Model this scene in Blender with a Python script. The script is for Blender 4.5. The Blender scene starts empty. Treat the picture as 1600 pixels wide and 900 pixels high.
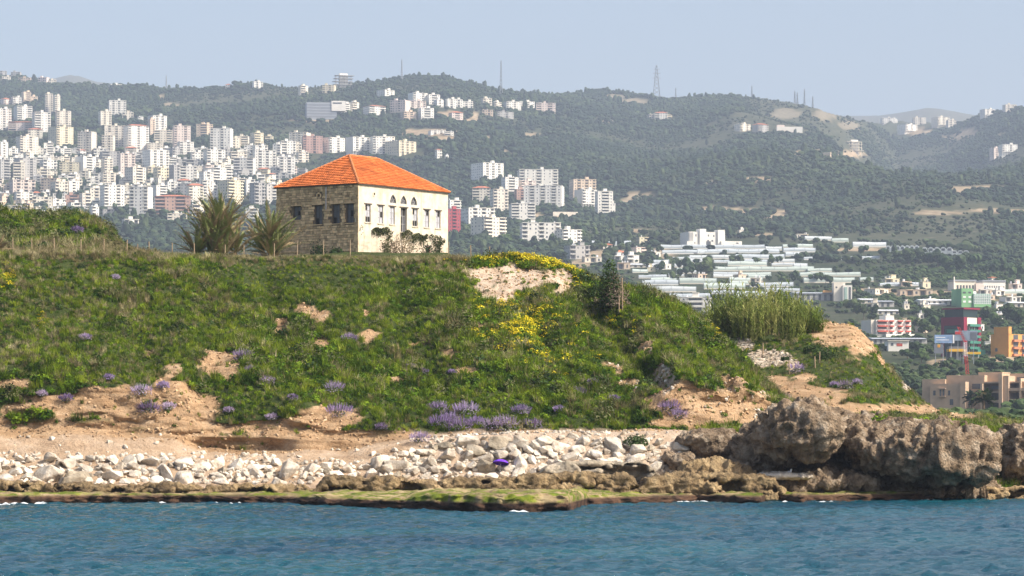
import bpy, bmesh, math, random
import numpy as np
from mathutils import Vector, Matrix

# ------------------------------------------------------------------ camera, world, sun, exposure
F, YH, CH = 5000.0, 670.0, 5.0        # focal length in photo pixels, horizon row, eye height above the sea
scene = bpy.context.scene
C = scene.collection
cam_d = bpy.data.cameras.new('camera')
cam_d.sensor_width = 36.0
cam_d.lens = 36.0 * F / 1600.0
cam_d.shift_y = (YH - 450.0) / 1600.0
cam_d.clip_start = 1.0
cam_d.clip_end = 60000.0
cam = bpy.data.objects.new('camera', cam_d)
C.objects.link(cam)
cam.location = (0, 0, CH)
cam.rotation_euler = (math.radians(90), 0, 0)
scene.camera = cam

SUN_EL = math.radians(44.0)
SUN_AZ = math.atan2(0.93, -0.37)      # angle from +Y towards +X of the direction to the sun
world = bpy.data.worlds.new('World')
scene.world = world
world.use_nodes = True
wn = world.node_tree.nodes
sky = wn.new('ShaderNodeTexSky')
sky.sky_type = 'NISHITA'
sky.sun_disc = False
sky.sun_elevation = SUN_EL
sky.sun_rotation = SUN_AZ
sky.altitude = 0.0
sky.air_density = 0.9
sky.dust_density = 4.2
sky.ozone_density = 0.3
world.node_tree.links.new(sky.outputs[0], wn['Background'].inputs[0])
wn['Background'].inputs[1].default_value = 0.15

sun_d = bpy.data.lights.new('sun', 'SUN')
sun_d.energy = 5.0
sun_d.angle = math.radians(0.53)
sun_d.color = (1.0, 0.93, 0.82)
sun = bpy.data.objects.new('sun', sun_d)
C.objects.link(sun)
sdir = Vector((math.sin(SUN_AZ) * math.cos(SUN_EL), math.cos(SUN_AZ) * math.cos(SUN_EL), math.sin(SUN_EL)))
sun.rotation_euler = sdir.to_track_quat('Z', 'Y').to_euler()
sun.location = (60, -40, 80)

vs = scene.view_settings
vs.view_transform = 'Standard'
vs.look = 'None'
vs.exposure = 0.5
vs.gamma = 1.0
scene.render.engine = 'CYCLES'
scene.cycles.use_denoising = True
scene.cycles.max_bounces = 5
scene.cycles.diffuse_bounces = 2
scene.cycles.glossy_bounces = 2
scene.cycles.transmission_bounces = 2
scene.cycles.volume_bounces = 0
scene.cycles.transparent_max_bounces = 6
scene.cycles.use_adaptive_sampling = True
scene.cycles.adaptive_threshold = 0.015

rng = np.random.default_rng(7)
random.seed(7)

# ------------------------------------------------------------------ helpers
def W(px, py, d):
    """a photo pixel at a known distance (metres along +Y) as a point"""
    return np.array(((px - 800.0) / F * d, d, CH + (YH - py) / F * d))

def proj(x, y, z):
    return 800.0 + F * x / y, YH - F * (z - CH) / y

def _h(i, j, k, seed):
    n = (i.astype(np.int64) * 374761393 + j.astype(np.int64) * 668265263 + k.astype(np.int64) * 2147483647 + seed * 1274126177) & 0xffffffff
    n = ((n ^ (n >> 13)) * 1274126177) & 0xffffffff
    n = (n ^ (n >> 16)) & 0xffffffff
    return n / 4294967295.0

def vnoise(x, y, z=0.0, seed=0):
    x, y, z = np.broadcast_arrays(np.asarray(x, float), np.asarray(y, float), np.asarray(z, float))
    i, j, k = np.floor(x), np.floor(y), np.floor(z)
    fx, fy, fz = x - i, y - j, z - k
    fx, fy, fz = (f * f * (3 - 2 * f) for f in (fx, fy, fz))
    i, j, k = i.astype(np.int64), j.astype(np.int64), k.astype(np.int64)
    r = 0
    for a in (0, 1):
        for b in (0, 1):
            for c in (0, 1):
                w = (fx if a else 1 - fx) * (fy if b else 1 - fy) * (fz if c else 1 - fz)
                r = r + w * _h(i + a, j + b, k + c, seed)
    return r * 2 - 1

def fbm(x, y, z=0.0, octv=4, seed=0, gain=0.5):
    s, a, t = 0.0, 1.0, 0.0
    for o in range(octv):
        s = s + a * vnoise(np.asarray(x) * 2 ** o, np.asarray(y) * 2 ** o, np.asarray(z) * 2 ** o, seed + o * 17)
        t += a
        a *= gain
    return s / t

def worley(x, y, z, seed=0):
    """distance to the nearest of randomly jittered cell points"""
    i, j, k = np.floor(x).astype(np.int64), np.floor(y).astype(np.int64), np.floor(z).astype(np.int64)
    best = np.full(np.shape(x), 9.0)
    for a in (-1, 0, 1):
        for b in (-1, 0, 1):
            for c in (-1, 0, 1):
                ii, jj, kk = i + a, j + b, k + c
                d = (ii + _h(ii, jj, kk, seed) - x) ** 2 + (jj + _h(ii, jj, kk, seed + 1) - y) ** 2 + (kk + _h(ii, jj, kk, seed + 2) - z) ** 2
                best = np.minimum(best, d)
    return np.sqrt(best)

def sm(a, b, x):
    t = np.clip((np.asarray(x, float) - a) / (b - a), 0, 1)
    return t * t * (3 - 2 * t)

def link(o, parent=None):
    C.objects.link(o)
    if parent is not None:
        o.parent = parent
    return o

def tag(o, label=None, cat=None, group=None, kind=None):
    if label: o['label'] = label
    if cat: o['category'] = cat
    if group: o['group'] = group
    if kind: o['kind'] = kind
    return o

def empty(name, loc, rz=0.0):
    o = bpy.data.objects.new(name, None)
    o.empty_display_size = 0.5
    C.objects.link(o)
    o.location = loc
    o.rotation_euler = (0, 0, rz)
    return o

def fast_mesh(name, verts, quads, smooth=False):
    """numpy verts (N,3) and faces (M,3|4)"""
    verts = np.ascontiguousarray(verts, dtype=np.float32)
    quads = np.ascontiguousarray(quads, dtype=np.int32)
    me = bpy.data.meshes.new(name)
    me.vertices.add(len(verts))
    me.vertices.foreach_set('co', verts.ravel())
    n = quads.shape[1]
    me.loops.add(quads.size)
    me.loops.foreach_set('vertex_index', quads.ravel())
    me.polygons.add(len(quads))
    me.polygons.foreach_set('loop_start', np.arange(0, quads.size, n, dtype=np.int32))
    me.polygons.foreach_set('loop_total', np.full(len(quads), n, dtype=np.int32))
    if smooth:
        me.polygons.foreach_set('use_smooth', np.ones(len(quads), dtype=bool))
    me.update(calc_edges=True)
    me.validate()
    return me

def add_attr(me, name, vals, col=False):
    if col:
        a = me.attributes.new(name, 'FLOAT_COLOR', 'POINT')
        a.data.foreach_set('color', np.ascontiguousarray(vals, dtype=np.float32).ravel())
    else:
        a = me.attributes.new(name, 'FLOAT', 'POINT')
        a.data.foreach_set('value', np.ascontiguousarray(vals, dtype=np.float32).ravel())

def grid_faces(nu, nv):
    i = np.arange(nu - 1)[:, None] * nv + np.arange(nv - 1)[None, :]
    i = i.ravel()
    return np.stack([i, i + nv, i + nv + 1, i + 1], 1)

class MB:
    """collects boxes, bars and prisms for one mesh"""
    def __init__(s):
        s.v, s.f = [], []
    def add(s, v, f):
        n = len(s.v)
        s.v += [tuple(map(float, p)) for p in v]
        s.f += [tuple(n + i for i in q) for q in f]
        return s
    def box(s, x0, x1, y0, y1, z0, z1):
        v = [(x0, y0, z0), (x1, y0, z0), (x1, y1, z0), (x0, y1, z0), (x0, y0, z1), (x1, y0, z1), (x1, y1, z1), (x0, y1, z1)]
        return s.add(v, [(0, 3, 2, 1), (4, 5, 6, 7), (0, 1, 5, 4), (1, 2, 6, 5), (2, 3, 7, 6), (3, 0, 4, 7)])
    def bar(s, a, b, r, r2=None, n=5):
        a, b = Vector(a), Vector(b)
        r2 = r if r2 is None else r2
        d = (b - a).normalized()
        u = d.orthogonal().normalized()
        w = d.cross(u)
        v = []
        for p, q in ((a, r), (b, r2)):
            for k in range(n):
                t = 2 * math.pi * k / n
                v.append(p + u * math.cos(t) * q + w * math.sin(t) * q)
        f = [(k, (k + 1) % n, n + (k + 1) % n, n + k) for k in range(n)]
        f += [tuple(range(n - 1, -1, -1)), tuple(range(n, 2 * n))]
        return s.add(v, f)
    def mesh(s, name, mat=None, smooth=False):
        me = bpy.data.meshes.new(name)
        me.from_pydata(s.v, [], s.f)
        if smooth:
            me.polygons.foreach_set('use_smooth', np.ones(len(me.polygons), dtype=bool))
        me.update()
        if mat: me.materials.append(mat)
        return me
    def build(s, name, mat, parent=None, smooth=False):
        return link(bpy.data.objects.new(name, s.mesh(name, mat, smooth)), parent)

def obj(name, me, mat=None, parent=None):
    if mat is not None and not me.materials:
        me.materials.append(mat)
    return link(bpy.data.objects.new(name, me), parent)

ONES = ['', 'first', 'second', 'third', 'fourth', 'fifth', 'sixth', 'seventh', 'eighth', 'ninth', 'tenth', 'eleventh', 'twelfth',
        'thirteenth', 'fourteenth', 'fifteenth', 'sixteenth', 'seventeenth', 'eighteenth', 'nineteenth']
TENS = ['', '', 'twenty', 'thirty', 'forty', 'fifty', 'sixty', 'seventy', 'eighty', 'ninety']
def ordw(n):
    if n < 20: return ONES[n]
    if n < 100:
        return (TENS[n // 10][:-1] + 'ieth') if n % 10 == 0 else TENS[n // 10] + '-' + ONES[n % 10]
    return 'hundred-and-' + ordw(n - 100) if n > 100 else 'hundredth'
NUMW = ['no', 'one', 'two', 'three', 'four', 'five', 'six', 'seven', 'eight', 'nine', 'ten', 'eleven', 'twelve', 'thirteen', 'fourteen', 'fifteen', 'sixteen']

# ------------------------------------------------------------------ materials
def mat(name, col, rough=0.8, var=0.0, scale=1.0, bump=0.0, bscale=None, rnd=0.0, metallic=0.0, spec=0.3, detail=5.0, island=0.0):
    """procedural surface: base colour, noise variation, per-object variation and fine relief"""
    m = bpy.data.materials.new(name)
    m.use_nodes = True
    nt = m.node_tree; N = nt.nodes; L = nt.links
    b = N['Principled BSDF']
    b.inputs['Roughness'].default_value = rough
    b.inputs['Metallic'].default_value = metallic
    b.inputs['Specular IOR Level'].default_value = spec
    c4 = (*col, 1)
    b.inputs['Base Color'].default_value = c4
    if var or bump or rnd or island:
        tc = N.new('ShaderNodeTexCoord')
        no = N.new('ShaderNodeTexNoise')
        no.inputs['Scale'].default_value = scale
        no.inputs['Detail'].default_value = detail
        L.new(tc.outputs['Object'], no.inputs['Vector'])
        if var or rnd or island:
            hsv = N.new('ShaderNodeHueSaturation')
            hsv.inputs['Color'].default_value = c4
            mr = N.new('ShaderNodeMapRange')
            mr.inputs['From Min'].default_value = 0.25
            mr.inputs['From Max'].default_value = 0.75
            mr.inputs['To Min'].default_value = 1 - var
            mr.inputs['To Max'].default_value = 1 + var
            L.new(no.outputs[0], mr.inputs['Value'])
            last = mr.outputs[0]
            if rnd:
                oi = N.new('ShaderNodeObjectInfo')
                mr2 = N.new('ShaderNodeMapRange')
                mr2.inputs['To Min'].default_value = 1 - rnd
                mr2.inputs['To Max'].default_value = 1 + rnd
                L.new(oi.outputs['Random'], mr2.inputs['Value'])
                mu = N.new('ShaderNodeMath'); mu.operation = 'MULTIPLY'
                L.new(last, mu.inputs[0]); L.new(mr2.outputs[0], mu.inputs[1])
                last = mu.outputs[0]
                mr3 = N.new('ShaderNodeMapRange')
                mr3.inputs['To Min'].default_value = 0.5 - rnd * 0.06
                mr3.inputs['To Max'].default_value = 0.5 + rnd * 0.06
                wn_ = N.new('ShaderNodeTexWhiteNoise'); wn_.noise_dimensions = '1D'
                L.new(oi.outputs['Random'], wn_.inputs['W'])
                L.new(wn_.outputs['Value'], mr3.inputs['Value'])
                L.new(mr3.outputs[0], hsv.inputs['Hue'])
            if island:
                gi_ = N.new('ShaderNodeNewGeometry'); mr4 = N.new('ShaderNodeMapRange')
                mr4.inputs['To Min'].default_value = 1 - island; mr4.inputs['To Max'].default_value = 1 + island
                L.new(gi_.outputs['Random Per Island'], mr4.inputs['Value'])
                mu = N.new('ShaderNodeMath'); mu.operation = 'MULTIPLY'
                L.new(last, mu.inputs[0]); L.new(mr4.outputs[0], mu.inputs[1]); last = mu.outputs[0]
            L.new(last, hsv.inputs['Value'])
            L.new(hsv.outputs[0], b.inputs['Base Color'])
        if bump:
            n2 = N.new('ShaderNodeTexNoise')
            n2.inputs['Scale'].default_value = bscale or scale * 4
            n2.inputs['Detail'].default_value = 8
            L.new(tc.outputs['Object'], n2.inputs['Vector'])
            bp = N.new('ShaderNodeBump')
            bp.inputs['Strength'].default_value = 1.0
            bp.inputs['Distance'].default_value = bump
            L.new(n2.outputs[0], bp.inputs['Height'])
            L.new(bp.outputs[0], b.inputs['Normal'])
    return m

def nd(nt, typ, **kw):
    n = nt.nodes.new(typ)
    for k, v in kw.items():
        if k.startswith('i_'):
            key = k[2:]
            key = int(key) if key.isdigit() else key.replace('_', ' ')
            n.inputs[key].default_value = v
        else:
            setattr(n, k, v)
    return n

def ramp(nt, fac, stops):
    r = nt.nodes.new('ShaderNodeValToRGB')
    el = r.color_ramp.elements
    while len(el) < len(stops): el.new(0.5)
    for e, (p, c) in zip(el, stops):
        e.position = p
        e.color = (*c, 1) if len(c) == 3 else c
    nt.links.new(fac, r.inputs[0])
    return r.outputs[0]

def mixc(nt, fac, a, b):
    m = nt.nodes.new('ShaderNodeMix'); m.data_type = 'RGBA'
    for sock, v in ((m.inputs[0], fac), (m.inputs[6], a), (m.inputs[7], b)):
        if hasattr(v, 'links'): nt.links.new(v, sock)
        else: sock.default_value = v if isinstance(v, float) else (*v, 1)
    return m.outputs[2]
# ------------------------------------------------------------------ the far terrain: plain and hills
# rows: (photo row of the ground, distance); the distance comes from the usual size of the buildings standing there
ST = 1.5625
T_PY = np.array([668, 662, 656, 600, 560, 525, 500, 470, 445, 420, 385, 340, 300, 250, 200, 160, 130, 105, 90], float)
T_D = np.array([230, 450, 640, 760, 880, 1050, 1150, 1280, 1400, 1530, 1750, 2000, 2230, 2500, 2800, 3080, 3400, 3700, 3900], float) * ST
SKY_PX = [-700, -200, 0, 60, 110, 200, 260, 330, 400, 470, 520, 560, 600, 660, 700, 740, 800, 870, 930, 1000, 1050, 1100, 1150, 1200, 1250, 1300, 1350, 1380, 1430, 1500, 1540, 1600, 1700, 2300]
SKY_PY = [120, 112, 116, 128, 133, 135, 138, 138, 133, 140, 138, 133, 128, 124, 127, 138, 146, 148, 140, 146, 151, 144, 143, 150, 158, 173, 186, 191, 191, 191, 181, 171, 163, 165]
KF_PX = [-700, 0, 500, 700, 900, 1000, 1150, 1280, 1400, 1480, 1600, 2300]
KF = [1.08, 1.06, 1.0, 0.98, 1.12, 1.15, 1.1, 1.15, 1.5, 1.45, 1.25, 1.2]

def terrain_z(px, d):
    """ground height at azimuth column px and distance d (arrays)"""
    px = np.asarray(px, float); d = np.asarray(d, float)
    sky_py = np.interp(px, SKY_PX, SKY_PY)
    kf = np.interp(px, KF_PX, KF)
    # stretch distances progressively above row 330
    tz = CH + (YH - T_PY) / F * T_D
    py_of = lambda dd: np.interp(dd, T_D, T_PY)
    # invert d' = d / (1+(kf-1)*s), s grows with distance
    s = sm(2000 * ST, 3300 * ST, d)
    dn = d / (1 + (kf - 1) * s)
    py = py_of(dn)
    z = CH + (YH - py) / F * d
    d_sky = np.interp(-sky_py, -T_PY, T_D) * kf
    z_sky = CH + (YH - sky_py) / F * d_sky
    over = d - d_sky
    zb = z_sky - 0.16 * np.maximum(over, 0) - 40
    k = 12.0
    zcap = z_sky - np.sqrt(np.maximum(over, 0) ** 2 * 0.03 + k * k) + k
    z = np.minimum(z, zcap)
    x = (px - 800.0) / F * d
    # gullies and spurs running down the slope
    amp = 34 * sm(1650 * ST, 2300 * ST, d) * (1 - 0.8 * sm(d_sky * 0.80, d_sky * 0.98, d)) + 3.0 * sm(900 * ST, 1400 * ST, d)
    n1 = fbm(x / 420 + 0.15 * fbm(x / 300, d / 300, seed=5), d / 700, octv=4, seed=11)
    n2 = 1 - 2 * np.abs(fbm(x / 520 + 3, d / 1100 + 1, octv=3, seed=23))
    z = z + amp * (0.8 * n1 + 0.7 * (n2 - 0.5))
    return -2.5 + (z + 2.5) * sm(232, 288, d)          # the shore

TPX = np.concatenate([np.arange(-700, -60, 32), np.arange(-60, 1661, 6), np.arange(1664, 2300, 32)]).astype(float)
TD = np.unique(np.concatenate([np.geomspace(228, 1100, 70), np.geomspace(1100, 6400, 330), np.geomspace(6400, 9000, 24)]))
_PX, _DD = np.meshgrid(TPX, TD, indexing='ij')
TZ = terrain_z(_PX, _DD)
TX = (_PX - 800) / F * _DD
T_rowpy = YH - F * (TZ - CH) / _DD

def ground(x, y):
    """bilinear height of the far terrain"""
    px = 800 + F * np.asarray(x, float) / np.asarray(y, float)
    a = np.clip(np.interp(px, TPX, np.arange(len(TPX))), 0, len(TPX) - 1.001)
    b = np.clip(np.interp(y, TD, np.arange(len(TD))), 0, len(TD) - 1.001)
    i, j = a.astype(int) if hasattr(a, 'astype') else int(a), b.astype(int) if hasattr(b, 'astype') else int(b)
    fa, fb = a - i, b - j
    return (TZ[i, j] * (1 - fa) * (1 - fb) + TZ[i + 1, j] * fa * (1 - fb) + TZ[i, j + 1] * (1 - fa) * fb + TZ[i + 1, j + 1] * fa * fb)

_scan = np.geomspace(320, 7400, 3000)
def hit(px, py, dmin=320):
    """where the line of sight through a photo pixel meets the far ground"""
    dd = _scan[_scan > dmin]
    z = ground((px - 800) / F * dd, dd)
    ray = CH + (YH - py) / F * dd
    k = np.nonzero(z >= ray)[0]
    if len(k) == 0:                       # above the skyline: stand on the crest
        k = [int(np.argmax((z - CH) / dd))]
    d = float(dd[k[0]])
    x = (px - 800) / F * d
    return x, d, float(ground(np.array([x]), np.array([d]))[0])

# bare earth, quarry cuts, tracks: (px, py, rx, ry, tone 0 tan .. 1 grey)
SCARS = [(672, 207, 52, 5, 0), (690, 218, 30, 8, 0), (650, 212, 30, 5, .2), (735, 190, 20, 3, 0), (700, 180, 28, 6, .1), (742, 180, 8, 5, .2),
         (828, 212, 20, 3, .3), (790, 238, 10, 4, .3), (762, 215, 7, 8, .5), (985, 160, 34, 6, .6), (960, 152, 25, 3, .7), (940, 190, 25, 2, .5),
         (1275, 238, 42, 4, .1), (1240, 243, 14, 4, .1), (1328, 241, 34, 5, 0), (1185, 280, 30, 3, 0), (1130, 285, 30, 1.5, .4),
         (1160, 330, 80, 4, .15), (1105, 327, 30, 3, .1), (1215, 340, 25, 5, .1), (1000, 306, 30, 4, .2), (978, 314, 12, 4, .3),
         (1540, 295, 60, 4, .2), (1500, 300, 30, 4, .3), (1560, 330, 60, 2.5, .3), (1470, 332, 50, 2, .4), (1510, 208, 22, 7, .4), (1480, 216, 28, 3, .2), (1440, 207, 22, 4, .1),
         (1560, 212, 14, 2, .3), (1225, 206, 22, 4, .3), (470, 187, 20, 2.5, .3), (500, 190, 30, 3, .2), (250, 152, 12, 3, .4), (265, 164, 14, 3, .4),
         (240, 172, 25, 1.5, .4), (870, 345, 22, 5, .1), (884, 338, 22, 3, .1), (925, 402, 30, 6, .2), (905, 412, 30, 6, .3), (1290, 178, 22, 10, .75), (1330, 196, 20, 6, .75),
         (1230, 178, 30, 8, .8), (840, 340, 14, 5, .1), (1000, 360, 30, 2, .2), (1180, 366, 40, 2, .3), (1400, 460, 40, 2, .2), (1370, 454, 40, 3, .1), (1480, 457, 60, 3, .2),
         (1530, 470, 40, 3, .3), (1420, 500, 40, 3, .3), (1570, 560, 40, 4, .1), (1470, 566, 30, 4, .2), (1580, 490, 30, 3, .2), (1560, 460, 40, 2, .2), (1340, 390, 50, 2, .1),
         (940, 395, 24, 4, .3), (1090, 434, 16, 3, .1), (1180, 440, 14, 2, .1), (40, 318, 60, 6, .5), (150, 308, 40, 5, .5), (1010, 398, 60, 8, .5)]
FSC = 0.85
bare = np.zeros_like(TZ); tone = np.zeros_like(TZ)
_wob = fbm(TX / 25, _DD / 60, octv=3, seed=31) * 0.9
for (a, b, rx, ry, t) in SCARS:
    q = np.sqrt(((_PX - a) / (rx * FSC)) ** 2 + ((T_rowpy - b) / (ry + 1.0)) ** 2) + _wob * 0.45
    k = 1 - sm(0.8, 1.05, q)
    tone = np.where(k > bare, t, tone)
    bare = np.maximum(bare, k)
# open grey-green scrub on the right-hand summit, terraces on the mid slopes
scrub = sm(-0.05, 0.35, fbm(TX / 240, _DD / 420, octv=4, seed=41) + 0.9 * np.exp(-(((_PX - 1260) / 90) ** 2 + ((T_rowpy - 185) / 26) ** 2)) - 0.12)

def bare_at(px, d):
    a = np.clip(np.interp(px, TPX, np.arange(len(TPX))), 0, len(TPX) - 1).astype(int)
    b = np.clip(np.interp(d, TD, np.arange(len(TD))), 0, len(TD) - 1).astype(int)
    return bare[a, b], scrub[a, b]

m_ter = bpy.data.materials.new('terrain_ground'); m_ter.use_nodes = True
nt = m_ter.node_tree; b = nt.nodes['Principled BSDF']; b.inputs['Roughness'].default_value = 0.95; b.inputs['Specular IOR Level'].default_value = 0.1
tc = nd(nt, 'ShaderNodeTexCoord'); n1 = nd(nt, 'ShaderNodeTexNoise', i_Scale=0.02, i_Detail=8.0); nt.links.new(tc.outputs['Object'], n1.inputs['Vector'])
n2 = nd(nt, 'ShaderNodeTexNoise', i_Scale=0.11, i_Detail=6.0); nt.links.new(tc.outputs['Object'], n2.inputs['Vector'])
veg = ramp(nt, n1.outputs[0], [(0.3, (.02, .032, .014)), (0.5, (.035, .045, .02)), (0.7, (.06, .06, .03))])
ab = nd(nt, 'ShaderNodeAttribute', attribute_name='bare'); at = nd(nt, 'ShaderNodeAttribute', attribute_name='tone'); asb = nd(nt, 'ShaderNodeAttribute', attribute_name='scrub')
scr = ramp(nt, n2.outputs[0], [(0.35, (.035, .045, .022)), (0.6, (.075, .075, .042)), (0.72, (.14, .125, .085))])
soil_t = ramp(nt, n2.outputs[0], [(0.3, (.22, .15, .09)), (0.55, (.36, .27, .17)), (0.75, (.50, .41, .29))])
soil_g = ramp(nt, n2.outputs[0], [(0.3, (.09, .09, .06)), (0.6, (.16, .15, .11)), (0.75, (.26, .24, .19))])
c = mixc(nt, asb.outputs['Fac'], veg, scr)
c = mixc(nt, ab.outputs['Fac'], c, mixc(nt, at.outputs['Fac'], soil_t, soil_g))
nt.links.new(c, b.inputs['Base Color'])

_V = np.stack([TX, _DD, TZ], -1).reshape(-1, 3)
me = fast_mesh('hills', _V, grid_faces(len(TPX), len(TD)), smooth=True)
add_attr(me, 'bare', bare.ravel()); add_attr(me, 'tone', tone.ravel()); add_attr(me, 'scrub', scrub.ravel())
tag(obj('hills', me, m_ter), 'wooded hills and coastal plain behind the bluff', kind='structure')

# a paler summit seen through the saddle on the right, and the range that closes the gap
fx = np.linspace(-1500, 3300, 120)
fy = np.linspace(9200, 12500, 30)
FX, FY = np.meshgrid(fx, fy, indexing='ij')
fpx = 800 + F * FX / FY
crest = np.interp(fpx, [-900, 0, 85, 115, 145, 500, 1300, 1380, 1420, 1450, 1490, 1540, 1600, 2200], [170, 160, 138, 129, 140, 175, 195, 193, 186, 180, 186, 193, 194, 192])
FZ = CH + (YH - crest) / F * 10500 * 1.0
FZ = FZ * (1 - ((FY - 10500) / 2400) ** 2 * 0.55) + fbm(FX / 300, FY / 300, octv=4, seed=3) * 14
me = fast_mesh('far_ridge', np.stack([FX, FY, FZ], -1).reshape(-1, 3), grid_faces(120, 30), smooth=True)
add_attr(me, 'bare', np.full(FX.size, 0.55)); add_attr(me, 'tone', np.full(FX.size, 1.0)); add_attr(me, 'scrub', np.full(FX.size, 1.0))
tag(obj('far_ridge', me, m_ter), 'pale bare mountain ridge far beyond the saddle', kind='structure')
# ------------------------------------------------------------------ the sea
sx = np.unique(np.concatenate([-np.geomspace(46, 7000, 40), np.arange(-46, 46.01, 0.33), np.geomspace(46, 7000, 40)]))
sy = np.unique(np.concatenate([-np.geomspace(1, 400, 12), np.linspace(0, 95, 60), np.arange(95, 231, 0.33), np.array([240., 260.])]))
SX, SY = np.meshgrid(sx, sy, indexing='ij')
fine = (np.abs(SX) < 46.5) & (SY > 60)
wz = np.zeros_like(SX)
wr = np.random.default_rng(3)
for lam, amp, spread, n in ((9.0, .035, .5, 5), (4.2, .036, .6, 8), (2.1, .042, .8, 10), (1.15, .030, 1.1, 12)):
    for q in range(n):
        th = -1.9 + wr.normal() * spread
        l = lam * wr.uniform(.75, 1.3)
        k = 2 * math.pi / l
        ph = wr.uniform(0, 6.28)
        s = np.sin(k * (math.cos(th) * SX + math.sin(th) * SY) + ph + 1.2 * vnoise(SX / 7, SY / 7, seed=q))
        wz += amp / math.sqrt(n) * (1 - np.abs(s)) * 2.2 * (1 + 0.5 * vnoise(SX / 14, SY / 14, seed=90 + q))
wz -= wz[fine].mean()
wz = np.where(fine, wz, 0)
me = fast_mesh('sea', np.stack([SX, SY, wz], -1).reshape(-1, 3), grid_faces(len(sx), len(sy)), smooth=True)
m_sea = bpy.data.materials.new('sea_water'); m_sea.use_nodes = True
nt = m_sea.node_tree; b = nt.nodes['Principled BSDF']
b.inputs['Roughness'].default_value = 0.10; b.inputs['IOR'].default_value = 1.33; b.inputs['Specular IOR Level'].default_value = 0.36
tc = nd(nt, 'ShaderNodeTexCoord')
n1 = nd(nt, 'ShaderNodeTexNoise', i_Scale=0.06, i_Detail=4.0); nt.links.new(tc.outputs['Object'], n1.inputs['Vector'])
nt.links.new(ramp(nt, n1.outputs[0], [(0.35, (.003, .042, .074)), (0.65, (.006, .080, .108))]), b.inputs['Base Color'])
mp = nd(nt, 'ShaderNodeMapping'); mp.inputs['Scale'].default_value = (1.0, 1.6, 1.0); nt.links.new(tc.outputs['Object'], mp.inputs[0])
n2 = nd(nt, 'ShaderNodeTexNoise', i_Scale=2.4, i_Detail=6.0, i_Roughness=0.62); nt.links.new(mp.outputs[0], n2.inputs['Vector'])
bp = nd(nt, 'ShaderNodeBump', i_Strength=1.0, i_Distance=0.26); nt.links.new(n2.outputs[0], bp.inputs['Height']); nt.links.new(bp.outputs[0], b.inputs['Normal'])
tag(obj('sea', me, m_sea), 'dark blue rippled sea in the foreground', kind='structure')

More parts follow.
